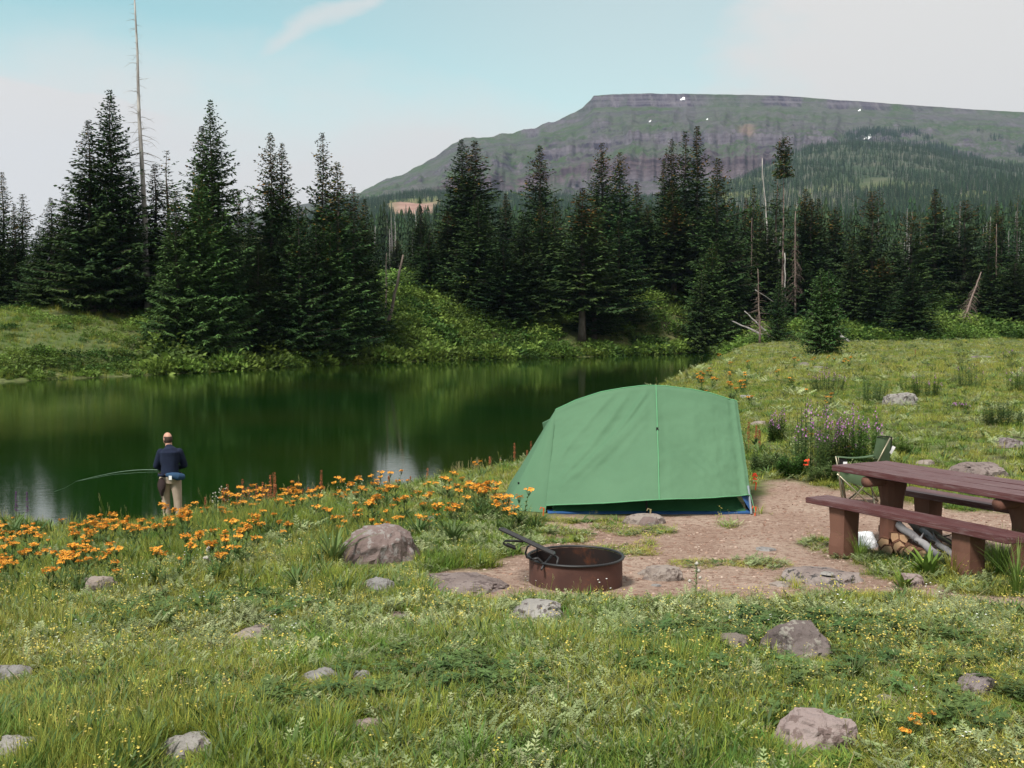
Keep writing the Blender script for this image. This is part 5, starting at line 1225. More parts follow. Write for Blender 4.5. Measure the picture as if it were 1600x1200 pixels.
# ------------------------------------------------------------------ rusty dock spikes
def dock(seed):
    q = random.Random(seed); b = TB(); c = TB(); h = q.uniform(.42, .62); mb = MB()
    c.stem((0, 0, 0), (q.uniform(-.04, .04), 0, h), .005, 1, 0)
    for k in range(90):
        u = q.uniform(.42, 1); a = q.uniform(0, 6.28); rr = .030 * (1.15 - u) * q.uniform(.4, 1.5) + .006; c.blob((rr * math.cos(a), rr * math.sin(a), h * u), q.uniform(.006, .012), 0, q.uniform(.7, 1.3))
    for j in range(9): a = q.uniform(0, 6.28); b.blade((0, 0, 0), a, q.uniform(.18, .34), q.uniform(.25, .8), .07, q.uniform(.7, 1.25), 0, 4, True)
    return b.mesh('leaf_rosette', [M['leaf']]), c.mesh('seed_spike', [M['dock']])
DK = [dock(i) for i in range(5)]
def place_dock(px, py, label, group, sc=1.0, lifted=0):
    g = shore(px, lifted) if lifted else G(px, py); a, b = R.choice(DK); o = thing('dock_plant', label, 'plant', (g.x, g.y, g.z - .01), R.uniform(0, 6), group, (sc * .9, sc * .9, sc)); link('leaf_rosette', a, None, o); link('seed_spike', b, None, o)
for px in (316, 345, 352, 368, 376, 385, 396, 408, 413, 418, 421, 428, 449, 452, 464, 470, 478, 498, 503, 424): place_dock(px + R.uniform(-2, 2), float(np.interp(px, [300, 350, 450, 560], [806, 798, 780, 760])) + R.uniform(-3, 5), 'rusty red dock spike at the water edge right of the fisherman', 'rusty dock spikes by the fisherman', R.uniform(1.0, 1.45), R.uniform(.3, 1.1))
for px in (606, 640, 667, 765, 782, 804, 824, 500, 830): place_dock(px, float(np.interp(px, [500, 600, 700, 830], [772, 752, 742, 728])), 'rusty dock spike sticking up at the shore between the flowers and the tent', 'rusty dock spikes left of the tent', R.uniform(1.0, 1.3), R.uniform(.3, .9))
for px in (918, 930, 938, 950, 962, 972, 985, 996, 1003, 1012, 1030): place_dock(px, float(np.interp(px, [915, 960, 1030], [640, 618, 596])), 'rusty dock spike at the shore behind the tent', 'rusty dock spikes behind the tent', R.uniform(1.0, 1.5))
for px, py in ((1169, 712), (1181, 700), (1186, 712), (1430, 560)): place_dock(px, py, 'reddish dock spike in the meadow right of the tent', 'rusty dock spikes right of the tent', .9)

# ------------------------------------------------------------------ tall plants
def fireweed(seed, nst, h, rad, nfl=1.0, lv=1.0):
    q = random.Random(seed); b = TB(); c = TB()
    for k in range(nst):
        a = q.uniform(0, 6.28); rr = rad * math.sqrt(q.random()); hh = h * q.uniform(.5, 1.0) * (1 - .25 * rr / rad); x0, y0 = rr * math.cos(a), rr * math.sin(a); x1, y1 = x0 * 1.25 + q.uniform(-.04, .04), y0 * 1.25
        b.stem((x0, y0, -.03), (x1, y1, hh), .004, .8)
        nl = int(34 * lv)
        for j in range(nl):
            u = .04 + .80 * j / nl; az_ = j * 2.4 + q.uniform(-.3, .3); p = (x0 + (x1 - x0) * u, y0 + (y1 - y0) * u, hh * u)
            b.leaf(p, (math.cos(az_), math.sin(az_), q.uniform(.1, .8)), q.uniform(.08, .13) * (1.15 - .6 * u), .020, q.uniform(.6, 1.3))
        if q.random() < nfl:
            for j in range(12):
                if q.random() < .35: continue
                u = .78 + .22 * (j / 12); az_ = j * 2.4; r2 = .030 * (1.1 - j / 12) + .006; c.flower((x1 + r2 * math.cos(az_), y1 + r2 * math.sin(az_), hh * u), q.uniform(.7, 1.2) * .014 * (1.2 - .6 * j / 12), 0, 1, 4, .2, (math.cos(az_), math.sin(az_), .3))
    me = b.mesh('foliage', [M['shrub'] if seed % 2 else M['leaf']]); return me, (c.mesh('flower_spikes', [M['pink']]) if c.n else None)
TALL = [(1266, 738, 120, 60, 1.0, 'tall fireweed clump with purple spikes, leftmost and tallest behind the camp chair', 'fireweed'), (1345, 725, 100, 62, .9, 'tall fireweed clump with purple spikes right behind the camp chair', 'fireweed'),
 (1300, 728, 82, 50, .9, 'fireweed with bright purple flowers between the two tallest clumps', 'fireweed'), (1212, 690, 62, 26, .8, 'thin fireweed with a few purple flowers between the tent and the tall clump', 'fireweed'),
 (1290, 610, 40, 60, .8, 'low pinkish fireweed patch up the meadow above the tall clumps', 'fireweed'), (1238, 745, 50, 40, 0, 'low green stems at the left foot of the tallest fireweed', 'plant'),
 (1361, 628, 50, 46, 0, 'dark green bushy plant without flowers in the upper meadow', 'plant'), (1447, 620, 42, 42, .4, 'dark green bushy plant with one lilac spike near the pale mottled rock', 'fireweed'),
 (1514, 606, 48, 38, .15, 'compact dark green bushy plant standing alone high in the meadow', 'plant'), (1592, 612, 46, 34, .4, 'lilac topped bushy plant at the right edge of the upper meadow', 'fireweed'),
 (1566, 664, 52, 50, .05, 'dark green bushy plant in the meadow near the right edge', 'plant'), (1392, 708, 36, 50, 0, 'dark leafy plant to the right of the camp chair back', 'plant'),
 (1290, 752, 38, 44, 0, 'leafy green plant left of the camp chair arm', 'plant'), (1415, 612, 26, 26, 0, 'small leafy plant above the pale mottled rock', 'plant'), (1335, 712, 26, 18, .9, 'single low fireweed with purple flowers left of the chair back', 'fireweed'),
 (1500, 640, 14, 26, .9, 'low lilac flowers in the middle of the upper right meadow', 'fireweed'), (1200, 735, 40, 50, 0, 'leafy green growth against the right side of the tent', 'plant'), (1575, 560, 20, 20, .5, 'tiny lilac plant high in the meadow at the right', 'fireweed')]
for i, (px, py, h, w, fl, lb, cat) in enumerate(TALL):
    g = G(px, py); s_ = g.y / F; me, fl_ = fireweed(i + 50, int(8 + w * .55), h * s_ * 1.15, w * s_ * .5, fl * .75, 1.0 if h > 30 else .5)
    o = thing('fireweed' if cat == 'fireweed' else 'leafy_plant', lb, cat, (g.x, g.y, g.z - .02)); link('foliage', me, None, o)
    if fl_: link('flower_spikes', fl_, None, o)
def strap(seed, n, h, w, lean=(.3, 1.0), tri=4): 
    q = random.Random(seed); b = TB()
    for _ in range(n): a = q.uniform(0, 6.28); b.blade((.05 * math.cos(a) * q.random(), .05 * math.sin(a) * q.random(), -.02), a, h * q.uniform(.6, 1.1), q.uniform(*lean), w * q.uniform(.7, 1.2), q.uniform(.7, 1.3), 0, tri, w > .015)
    return b
STR = [(520, 884, 62, 40, .024, 'leaf', 'lush clump of strap leaves against the left side of the large boulder'), (468, 928, 44, 30, .020, 'leaf', 'dark green strap leaf clump left of the flat pale grey stone'), (706, 850, 40, 34, .022, 'leaf', 'green leafy clump right of the large boulder'),
 (738, 1196, 70, 70, .007, 'grass_dark', 'dense dark grass tussock at the bottom edge of the picture'), (655, 838, 40, 30, .020, 'leaf', 'green leafy clump just behind the right side of the large boulder'), (318, 958, 46, 26, .022, 'leaf', 'leaf clump with pale edges below the orange flowers at the left'),
 (1448, 900, 44, 26, .040, 'shrub_light', 'bright broad leaved plant right of the firewood'), (1412, 918, 28, 24, .030, 'shrub_light', 'low bright leaves left of the pinkish stone below the firewood'), (540, 925, 34, 20, .016, 'grass', 'grass clump left of the flat pale grey stone'),
 (1244, 920, 26, 40, .005, 'grass', 'bright yellow green grass tuft beside the flat mottled stone'), (1343, 874, 46, 70, .006, 'grass_dark', 'tall grass growing round the foot of the near bench post'), (1560, 905, 80, 90, .007, 'grass_dark', 'tall dark grass under the right end of the near bench'),
 (1520, 890, 60, 70, .007, 'grass_dark', 'tall grass around the right post of the near bench'), (1590, 930, 80, 80, .007, 'grass_dark', 'tall grass in front of the right end of the near bench'), (1490, 905, 50, 60, .006, 'grass', 'light grass blades left of the right bench post'),
 (20, 850, 44, 26, .060, 'leaf', 'big dark dock leaves at the left edge of the shore'), (52, 848, 40, 22, .060, 'leaf', 'second group of big dark leaves at the left shore'), (78, 846, 30, 16, .050, 'leaf', 'third and smallest group of big dark leaves at the left shore'),
 (835, 826, 34, 30, .014, 'leaf', 'green tuft at the left front corner of the tent'), (815, 818, 30, 22, .014, 'leaf', 'green tuft under the slanting left flap of the tent'), (1188, 803, 18, 18, .008, 'grass', 'yellowish grass tuft at the right front corner of the tent'),
 (1400, 1010, 30, 40, .012, 'leaf', 'leafy tuft in the grass right of the dark angular rock'), (1330, 1060, 44, 50, .014, 'leaf', 'dark leafy tuft below the dark angular rock'), (1180, 1065, 40, 50, .014, 'leaf', 'dark leafy tuft at the left below the dark angular rock')]
for i, (px, py, h, n, w, mt, lb) in enumerate(STR):
    g = G(px, py); o = thing('grass_tuft' if w < .01 else 'leafy_plant', lb, 'plant', (g.x, g.y, g.z)); link('foliage', strap(i + 9, n, h * g.y / F * 1.3, w, (.2, .8) if w < .01 else (.3, .9)).mesh('foliage', [M[mt]]), None, o)
def thistle(seed, h, pale, nb=6):
    q = random.Random(seed); b = TB(); b.stem((0, 0, 0), (.01, 0, h), .006, 1, 0)
    for j in range(int(34)):
        u = j / 34; a = j * 2.4; b.leaf((0, 0, h * u), (math.cos(a), math.sin(a), .6), .10 * (1.2 - u) * h / .6, .018, q.uniform(.8, 1.3), 0)
    for j in range(nb):
        a = q.uniform(0, 6.28); u = q.uniform(.55, 1); p = (0, 0, h * (u - .12)); e = (.09 * math.cos(a) * (1.3 - u) * 2 * h, .09 * math.sin(a) * (1.3 - u) * 2 * h, h * u); b.stem(p, e, .003, 1, 0); b.blob(e, .016, 1)
    b.blob((.01, 0, h), .018, 1); return b.mesh('stalk', [M['silver'], M['seed'] if pale else M['pink']])
M['seed'] = nmat('grey_green_buds', (.42, .39, .34), None)
for (px, py, h, pl, lb) in ((1086, 945, 66, True, 'single pale thistle standing before the dirt right of the fire ring'), (342, 800, 58, True, 'pale bushy thistle at the waterline left of the rusty spikes'), (332, 802, 50, True, 'second pale thistle stem at the waterline beside the bushy one'),
    (350, 798, 54, True, 'third pale thistle stem leaning right by the rusty spikes'), (562, 770, 46, True, 'pale bud stalk above the orange flowers near the bright water reflection'), (325, 905, 50, True, 'white tipped thistle among the orange flowers below the fisherman')):
    g = shore(px, .6) if py < 860 else G(px, py); o = thing('thistle', lb, 'thistle', (g.x, g.y, g.z)); link('stalk', thistle(px, h * g.y / F, pl, 7), None, o)
for i, (px, lb) in enumerate(((716, 'pale seedy grass stand left of its twin at the shore left of the tent'), (745, 'pale seedy grass stand nearest the tent at the shore'))):
    g = shore(px, .5); b = strap(70 + i, 40, .5, .006, (.1, .4)); 
    for k in range(22):
        a = r.uniform(0, 6.28); q_ = .2 * r.random(); hh = r.uniform(.4, .62)
        for j in range(14): b.blob((q_ * math.cos(a) + r.uniform(-.015, .015), q_ * math.sin(a), hh - j * .02), .008, 1)
    o = thing('seedy_grass', lb, 'plant', (g.x, g.y, g.z)); link('foliage', b.mesh('foliage', [M['grass'], M['straw']]), None, o)
for (px, lb) in ((19, 'left of two purple lupine spikes against the bright water at the left'), (36, 'right of two purple lupine spikes against the bright water at the left')):
    g = shore(px, .4); b = TB(); b.stem((0, 0, 0), (0, 0, .55), .005, 1, 0)
    for k in range(60): u = r.uniform(.35, 1); a = r.uniform(0, 6.28); rr = .035 * (1.15 - u); b.blob((rr * math.cos(a), rr * math.sin(a), .58 * u + .02), .011, 1)
    o = thing('lupine', lb, 'wildflower', (g.x, g.y, g.z)); link('flower_spike', b.mesh('flower_spike', [M['leaf'], nmat('lupine_purple', (.10, .035, .12), None)]), None, o)
for (px, py, lb) in ((1178, 770, 'scarlet flower at the right edge of the tent, upper one'), (1260, 746, 'scarlet flower below the tallest fireweed, left of the chair')):
    g = G(px, py); b = TB(); b.stem((0, 0, 0), (0, 0, .22), .003, 1, 0)
    for k in range(14): b.flower((r.uniform(-.03, .03), r.uniform(-.03, .03), .17 + r.uniform(0, .08)), .014, 1, 1, 4, .2, (0, -1, .5))
    o = thing('scarlet_wildflower', lb, 'wildflower', (g.x, g.y, g.z)); link('flower_head', b.mesh('flower_head', [M['leaf'], M['red_petal']]), None, o)
# ------------------------------------------------------------------ tent
M['fly'] = nmat('green_tent_fly', (.094, .188, .108), (.108, .210, .122), 1.2, .7, .0015, 6, spec=.12, trans=.12)
M['fly_trim'] = nmat('tent_edge_binding', (.11, .30, .15), None, rough=.7)
M['inner'] = nmat('dark_green_tent_body', (.018, .085, .035), (.03, .11, .045), 3, .7)
M['blue'] = nmat('blue_groundsheet', (.035, .10, .26), None, rough=.5)
M['pole'] = nmat('grey_tent_pole', (.35, .38, .42), None, rough=.35, metal=.6)
M['black'] = nmat('black_plastic', (.012, .012, .013), None, rough=.5)
tz = TZ1(1.6, 12.4)
tent = thing('tent', 'green dome tent with a slanting left flap pitched on the dirt by the lake', 'tent', (1.6, 12.6, tz))
TO = Vector(tent.location)
gz = 0.0
def TP(px, py, d): return P(px, py, d) - TO
topc = [(868, 640), (900, 625), (940, 612), (975, 606), (1008, 602), (1040, 603), (1080, 608), (1110, 614), (1132, 621), (1152, 627)]
hemc = [(853, 790), (883, 788), (925, 786), (968, 784), (1010, 781.5), (1048, 780), (1090, 778), (1125, 776), (1150, 775), (1173, 774)]
n = 10; us = np.linspace(0, 1, n)
ridge = np.array([tuple(TP(px, py, 12.90)) for (px, py), u in zip(topc, us)])
hem = np.array([tuple(TP(px, py, 12.06 - .34 * (1 - abs(2 * u - 1)))) for (px, py), u in zip(hemc, us)])
YC = 12.95 - TO.y + .0
NU, NVv = 150, 70
uu = np.linspace(0, 1, NU); vq = np.linspace(0, 1, NVv)
def wr(u, v):
    """cloth relief: taut diagonals on the left half, soft dents on the right"""
    a = 0.0; G2 = 2.2
    c = (u / .5) - (1 - v) * .92                     # diagonal from ridge centre to lower left
    left = sstep(.52, .40, u) * sstep(0, .10, u)
    for c0, am, w in ((-.12, .010, .045), (.02, .016, .035), (.10, .010, .03), (.19, .012, .05), (-.28, .006, .04), (.33, .006, .05)):
        a = a + G2 * am * np.exp(-((c - c0 - .05 * np.sin(v * 4 + c0 * 9)) / w) ** 2) * left * sstep(0, .15, v) * sstep(1.02, .6, v + abs(c0) * .4)
    e = (1 - v) * .8 + (u - .5) * .9
    right = sstep(.5, .58, u)
    for c0, am, w in ((.30, .006, .03), (.38, .007, .025), (.46, .005, .03), (.62, .005, .05)): a = a + G2 * am * np.exp(-((e - c0 - .03 * np.sin(u * 14)) / w) ** 2) * right * sstep(.35, .75, v)
    a = a + (fbm(u * 9, v * 9, 13, 3) - .5) * .026 * sstep(0, .1, v) * sstep(1, .9, v) + (fbm(u * 34, v * 20, 14, 2) - .5) * .009 * sstep(0, .1, v)
    a = a + .010 * np.exp(-((u - .97) / .012) ** 2) - .008 * np.exp(-((u - .93) / .02) ** 2) + .008 * np.exp(-((v - .03) / .02) ** 2)
    return a
def panel(back=False):
    V = np.zeros((NVv, NU, 3))
    for k in range(3):
        rr = np.interp(uu, us, ridge[:, k]); hh = np.interp(uu, us, hem[:, k])
        if back and k == 1: hh = 2 * YC - hh
        V[..., k] = rr[None] * (1 - vq[:, None]) + hh[None] * vq[:, None]
    if back: V[..., 2] -= .0
    U, Vv = np.meshgrid(uu, vq); 
    bulge = .018 * np.sin(math.pi * Vv) * sstep(.05, .4, Vv) * np.abs(np.sin(2 * math.pi * U)) * -1 + .02 * np.exp(-((U - .5) / .03) ** 2) * np.sin(math.pi * Vv)
    hang = -.03 * np.sin(math.pi * U * 2) ** 2 * Vv ** 4
    a = wr(U, Vv) + bulge
    nrm = np.array([0, -.86, .5]) if not back else np.array([0, .86, .5])
    V += nrm[None, None] * a[..., None]; V[..., 2] -= hang * -.3
    return V.reshape(-1, 3)
ii = np.arange(NU * NVv).reshape(NVv, NU); PF = np.stack([ii[:-1, :-1], ii[1:, :-1], ii[1:, 1:], ii[:-1, 1:]], -1).reshape(-1, 4)
Vf = panel(); link('fly_front_panel', mk_mesh('fly', Vf, PF, None, True), M['fly'], tent)
Vb = panel(True); link('fly_back_panel', mk_mesh('fly', Vb, PF[:, ::-1], None, True), M['fly'], tent)
# left vestibule flap: ridge end down to the left, front and back triangles
A_ = Vector(ridge[0]); D_ = Vector(hem[0]); Vt = TP(789, 796, 12.35); Vt.z = min(Vt.z, .02); D2 = TP(852, 801, 12.06)
Db = Vector((D_.x, 2 * YC - D_.y, D_.z)); Vtb = Vector((Vt.x, 2 * YC - Vt.y, Vt.z)); D2b = Vector((D2.x, 2 * YC - D2.y, D2.z))
def tri_sheet(a, b, c, n=26, amp=.010, seed=3, nrm=Vector((-.3, -.8, .3))):
    V = []; Fc = []; idx_ = {}
    for i in range(n + 1):
        for j in range(n + 1 - i):
            u, v = i / n, j / n; w = 1 - u - v; p = a * w + b * u + c * v; e = min(u, v, w) * 3
            p = p + nrm * ((float(fbm([u * 4 + v * 2], [v * 7], seed, 2)[0]) - .5) * amp * 2.4 + .03) * min(1, e * 2); idx_[(i, j)] = len(V); V.append(p)
    for i in range(n):
        for j in range(n - i):
            Fc.append((idx_[(i, j)], idx_[(i + 1, j)], idx_[(i, j + 1)]))
            if j < n - i - 1: Fc.append((idx_[(i + 1, j)], idx_[(i + 1, j + 1)], idx_[(i, j + 1)]))
    me = bpy.data.meshes.new('flap'); me.from_pydata(V, [], Fc); me.polygons.foreach_set('use_smooth', np.ones(len(Fc), dtype=bool)); return me
link('flap', tri_sheet(A_, Vt, D2), M['fly'], tent)
link('flap', tri_sheet(A_, D2b, Vtb, nrm=Vector((-.3, .8, .3))), M['fly'], tent)
link('flap', tri_sheet(A_, Vtb, Vt, nrm=Vector((-.9, 0, .3))), M['fly'], tent)
# little strip between the main hem corner and the flap, plus right end panel
C_ = Vector(ridge[-1]); F_ = Vector(hem[-1]); Fb = Vector((F_.x, 2 * YC - F_.y, F_.z))
link('end_panel', tri_sheet(C_, F_, Fb, nrm=Vector((.9, 0, .2))), M['fly'], tent)
# far side awning corner that shows left of the ridge
aw = MB(); q1 = TP(866, 652, 13.3); q2 = TP(848, 661, 13.6); q3 = TP(851, 676, 13.6); q4 = TP(862, 668, 13.3)
off = Vector((0, .25, -.02)); aw.add([q1, q2, q3, q4, q1 + off, q2 + off, q3 + off, q4 + off], [(0, 3, 2, 1), (4, 5, 6, 7), (0, 1, 5, 4), (1, 2, 6, 5), (2, 3, 7, 6), (3, 0, 4, 7)]); aw.build('awning', M['fly'], tent)
# seams and bindings
def row(Varr, u=None, v=None, lift=.006):
    G_ = Varr.reshape(NVv, NU, 3)
    pts = G_[:, u] if u is not None else G_[v, :]
    return [Vector(p) + Vector((0, -lift, lift * .4)) for p in list(pts[:-1:4]) + [pts[-1]]]
mid = int(NU * .5)
mb = MB(); mb.tube(row(Vf, u=mid), .006, 5); mb.build('centre_seam', M['fly_trim'], tent)
mb = MB(); mb.tube(row(Vf, v=NVv - 1), .006, 5); mb.build('hem_binding', M['fly_trim'], tent)
mb = MB(); mb.tube(row(Vf, v=0, lift=.0), .007, 5); mb.build('ridge_seam', M['fly_trim'], tent)
mb = MB(); mb.tube([A_, A_.lerp(D2, .5) + Vector((0, -.03, .01)), D2], .005, 5); mb.build('flap_seam', M['fly'], tent)
c = row(Vf, u=mid)[int(len(row(Vf, u=mid)) * .38)]
mb = MB(); mb.box(c + Vector((-.005, -.012, 0)), (.022, .012, .035)); mb.build('toggle', M['black'], tent)
q_ = A_.lerp(Vt, .74) + Vector((0, -.02, 0)); mb = MB(); mb.box(q_, (.02, .012, .02)); mb.build('toggle', M['black'], tent)
# inner body under the raised hem, groundsheet, poles
bl = TP(864, 803, 12.06); br = TP(1166, 803, 12.06); bl.z = br.z = .03
bb = [bl, br, Vector((br.x, 2 * YC - br.y, .03)), Vector((bl.x, 2 * YC - bl.y, .03))]
tb = [Vector((bl.x + .16, bl.y + .20, .24)), Vector((br.x - .12, br.y + .20, .24)), Vector((br.x - .12, 2 * YC - br.y - .20, .24)), Vector((bl.x + .16, 2 * YC - bl.y - .20, .24))]
mb = MB(); mb.add(bb + tb, [(0, 1, 5, 4), (1, 2, 6, 5), (2, 3, 7, 6), (3, 0, 4, 7), (0, 3, 2, 1), (4, 5, 6, 7)]); mb.build('inner_body', M['inner'], tent)
mb = MB(); nn = 26; x0, x1 = bl.x - .06, br.x + .05; pf = []
for k in range(nn + 1): u = k / nn; pf.append((x0 + (x1 - x0) * u, bl.y - .045 + .012 * math.sin(k * 1.9), .012 + .010 * abs(math.sin(k * .8))))
vs = pf + [(x, y + .10, z_ + .02) for x, y, z_ in pf] + [(x, y + .01, z_ - .03) for x, y, z_ in pf]
mb.add(vs, [(k, k + 1, nn + 2 + k, nn + 1 + k) for k in range(nn)] + [(2 * nn + 2 + k, 2 * nn + 3 + k, k + 1, k) for k in range(nn)]); mb.build('groundsheet', M['blue'], tent)
e_ = TP(1010, 782, 11.95); mb = MB(); mb.tube([e_ + Vector((0, .02, .02)), TP(1011, 803, 11.93)], .011, 8); mb.build('centre_pole_foot', M['black'], tent)
mb = MB(); mb.tube([F_ + Vector((-.02, .05, .1)), TP(1174, 803, 11.95)], .012, 8); mb.build('corner_pole', M['pole'], tent)
mb = MB(); f1_ = F_ + Vector((-.02, .04, -.005)); f2_ = TP(1158, 775, 12.02); f3_ = TP(1174, 801, 12.0); mb.add([f1_, f2_, f3_, f1_ + Vector((0, .3, 0)), f3_ + Vector((0, .3, 0))], [(0, 1, 2), (0, 2, 4, 3)]); mb.build('corner_gusset', M['blue'], tent)
for (a, b) in (((1173, 774), (1180, 801)), ((853, 791), (848, 804)), ((789, 796), (784, 799))):
    mb = MB(); mb.tube([TP(*a, 11.95 if a[0] > 800 else 12.35), TP(*b, 11.85 if a[0] > 800 else 12.35)], .004, 4); mb.build('guy_loop', M['fly_trim'], tent)
M['stake'] = nmat('orange_red_stakes', (.62, .10, .03), None, rough=.5)
for (px, py, d, lb) in ((1179, 800, 11.9, 'red tent peg at the right front corner of the tent'), (848, 808, 11.8, 'red tent peg at the left front corner of the tent'), (1180, 757, 13.6, 'red tent peg at the right rear corner of the tent'), (1015, 797, 11.75, 'pale tent peg at the middle of the front hem')):
    q = P(px, py, d); z0 = TZ1(q.x, q.y); o = thing('tent_peg', lb, 'tent peg', (q.x, q.y, z0)); m_s = M['stake'] if 'red' in lb else M['straw']
    mb = MB(); mb.tube([(0, 0, -.04), (.01, 0, .06), (.012, 0, .10)], [.007, .009, .012], 6); mb.build('shaft', m_s, o); mb = MB(); mb.tube([(.012, 0, .095), (-.02, -.01, .11), (-.03, -.01, .085)], .006, 5); mb.build('hook', m_s, o)

# ------------------------------------------------------------------ fire ring with raised grate
M['rust'] = nmat('rusted_steel', (.065, .028, .022), (.100, .045, .034), 5, .75, .001, 40, c3=(.20, .075, .035), s3=7, t3=(.60, .75), spec=.35)
M['rust_in'] = nmat('charred_rust', (.010, .008, .008), (.022, .012, .010), 4, .8, c3=(.11, .035, .014), s3=3, t3=(.60, .75))  # ring's inside: darker base than the outer wall, with rust-brown patches
M['iron'] = nmat('black_iron', (.012, .012, .014), (.022, .02, .02), 9, .5, .0005, 60, spec=.5)
M['ash'] = nmat('ash', (.10, .09, .085), (.03, .028, .028), 8, 1)
gzr = TZ1(RING.x, RING.y); ringR = .372; ringH = .225
ring = thing('fire_ring', 'rusty steel fire ring with a dark rolled rim standing on the dirt', 'fire ring', (RING.x, RING.y, gzr))
mb = MB(); n = 64
prof = [(ringR, -.04), (ringR, ringH - .016)]
def lathe(mb, prof, n=64, close=False):
    vs = [(rr * math.cos(2 * math.pi * k / n), rr * math.sin(2 * math.pi * k / n), zz) for rr, zz in prof for k in range(n)]
    m = len(prof); fs = [(i * n + k, i * n + (k + 1) % n, ((i + 1) % m) * n + (k + 1) % n, ((i + 1) % m) * n + k) for i in range(m if close else m - 1) for k in range(n)]
    mb.add(vs, fs)
lathe(mb, prof); mb.build('wall', M['rust'], ring, True)
mb = MB(); lathe(mb, [(ringR - .006, ringH - .016), (ringR - .006, -.04)]); mb.build('inner_wall', M['rust_in'], ring, True)
mb = MB(); lathe(mb, [(ringR - .010 + .016 + .013 * math.cos(a), ringH - .006 + .010 * math.sin(a)) for a in np.linspace(0, 2 * math.pi, 9)[:-1]], 72, True); mb.build('rim', M['iron'], ring, True)
mb = MB(); vs = [(0, 0, .03)]; fs = []
for i, rr in enumerate((.1, .2, .3, .365)):
    for k in range(24): a = 2 * math.pi * k / 24; vs.append((rr * math.cos(a), rr * math.sin(a), .03 + .03 * float(vnoise([rr * 14 + k], [k * .7], 3)[0]) - .02 * i / 3))
for k in range(24): fs.append((0, 1 + k, 1 + (k + 1) % 24))
for i in range(3):
    for k in range(24): a = 1 + i * 24; fs.append((a + k, a + 24 + k, a + 24 + (k + 1) % 24, a + (k + 1) % 24))
mb.add(vs, fs); tag(mb.build('ash_bed', M['ash'], ring, True))
# grate (a thing of its own hinge-mounted part)
gr = bpy.data.objects.new('grate', None); COL.objects.link(gr); gr.parent = ring
RO = Vector(ring.location)
def RP(px, py, d): return P(px, py, d) - RO
h0 = RP(866, 866, 8.45); e0 = RP(777, 824, 8.55); ax = (e0 - h0); Lg = ax.length; axn = ax.normalized()
side = Vector((0, 1, -.0)); side = (side - axn * side.dot(axn)).normalized(); side = Vector((.05, 1, -.175)).normalized()
wg = .44; ctr = h0 - side * (wg * .5) + Vector((0, .02, 0))
fr = MB()
cn = [ctr, ctr + axn * Lg * .93, ctr + axn * Lg * .93 + side * wg, ctr + side * wg]
for a, b in ((0, 1), (1, 2), (2, 3), (3, 0)): fr.tube([cn[a], cn[b]], .011, 6)
fr.build('grate_frame', M['iron'], gr)
for k in range(9):
    u = (k + 1) / 10; mb = MB(); mb.tube([cn[0].lerp(cn[3], u), cn[1].lerp(cn[2], u)], .006, 5); mb.build('grate_bar', M['iron'], gr)
mb = MB(); mb.tube([h0 + axn * .03 - side * .1, RP(872, 872, 8.3), RP(870, 884, 8.25)], .010, 6); mb.tube([h0 + side * .02, RP(862, 868, 8.4), RP(850, 882, 8.3), RP(846, 890, 8.24)], .010, 6); mb.build('hinge_arm', M['iron'], gr, True)
mb = MB(); pts = [RP(*q, 8.40) for q in ((818, 846), (800, 845), (789, 845), (786.5, 848.5), (789, 851), (796, 854))]; mb.tube(pts, .010, 7)
pp = []
for k in range(56): u = k / 55; a = u * 2 * math.pi * 7; base = RP(793 + 12 * u, 851 + 5 * u, 8.40); pp.append(base + Vector((0, .012 * math.cos(a), .012 * math.sin(a))))
mb.tube(pp, .007, 5); mb.build('coil_handle', M['iron'], gr, True)
mb = MB(); mb.tube([RP(*q, 8.38) for q in ((830, 850), (824, 855), (821, 864), (823, 871), (832, 874))], .008, 7); mb.build('bracket', M['iron'], gr, True)
mb = MB(); mb.tube([RP(*q, 8.42) for q in ((838, 850), (839.5, 858), (838, 868))], .007, 7); mb.build('bracket', M['iron'], gr, True)
mb = MB(); mb.tube([RP(*q, 8.30) for q in ((832, 874), (840, 872), (848, 880), (853, 888), (858, 893))], .012, 6); mb.build('mounting_bar', M['iron'], gr, True)

# ------------------------------------------------------------------ picnic table and its two benches
def woodmat(name, a, b, c): return nmat(name, a, b, 2.2, .42, .002, 9, c3=c, s3=5, t3=(.50, .68), stretch=(1, 14, 14), spec=.35, rnd=.06)
M['plank'] = woodmat('maroon_painted_planks', (.075, .024, .026), (.108, .042, .042), (.170, .115, .115))
M['post'] = nmat('brown_stained_posts', (.118, .052, .037), (.165, .080, .056), 4, .85, .004, 14, stretch=(1, 1, .3), c3=(.09, .035, .03), s3=8, t3=(.6, .75))
ga = math.atan2(A2.y, A2.x)
def gnd(a, w): q = tw(a, w); return TZ1(q.x, q.y)
ztop = CZ - 1.37; zseat = CZ - 1.645
zb = gnd(1.1, .36)
tab = thing('picnic_table', 'dark red plank picnic table on thick wooden pedestals at the right', 'picnic table', (T0.x, T0.y, zb), ga)
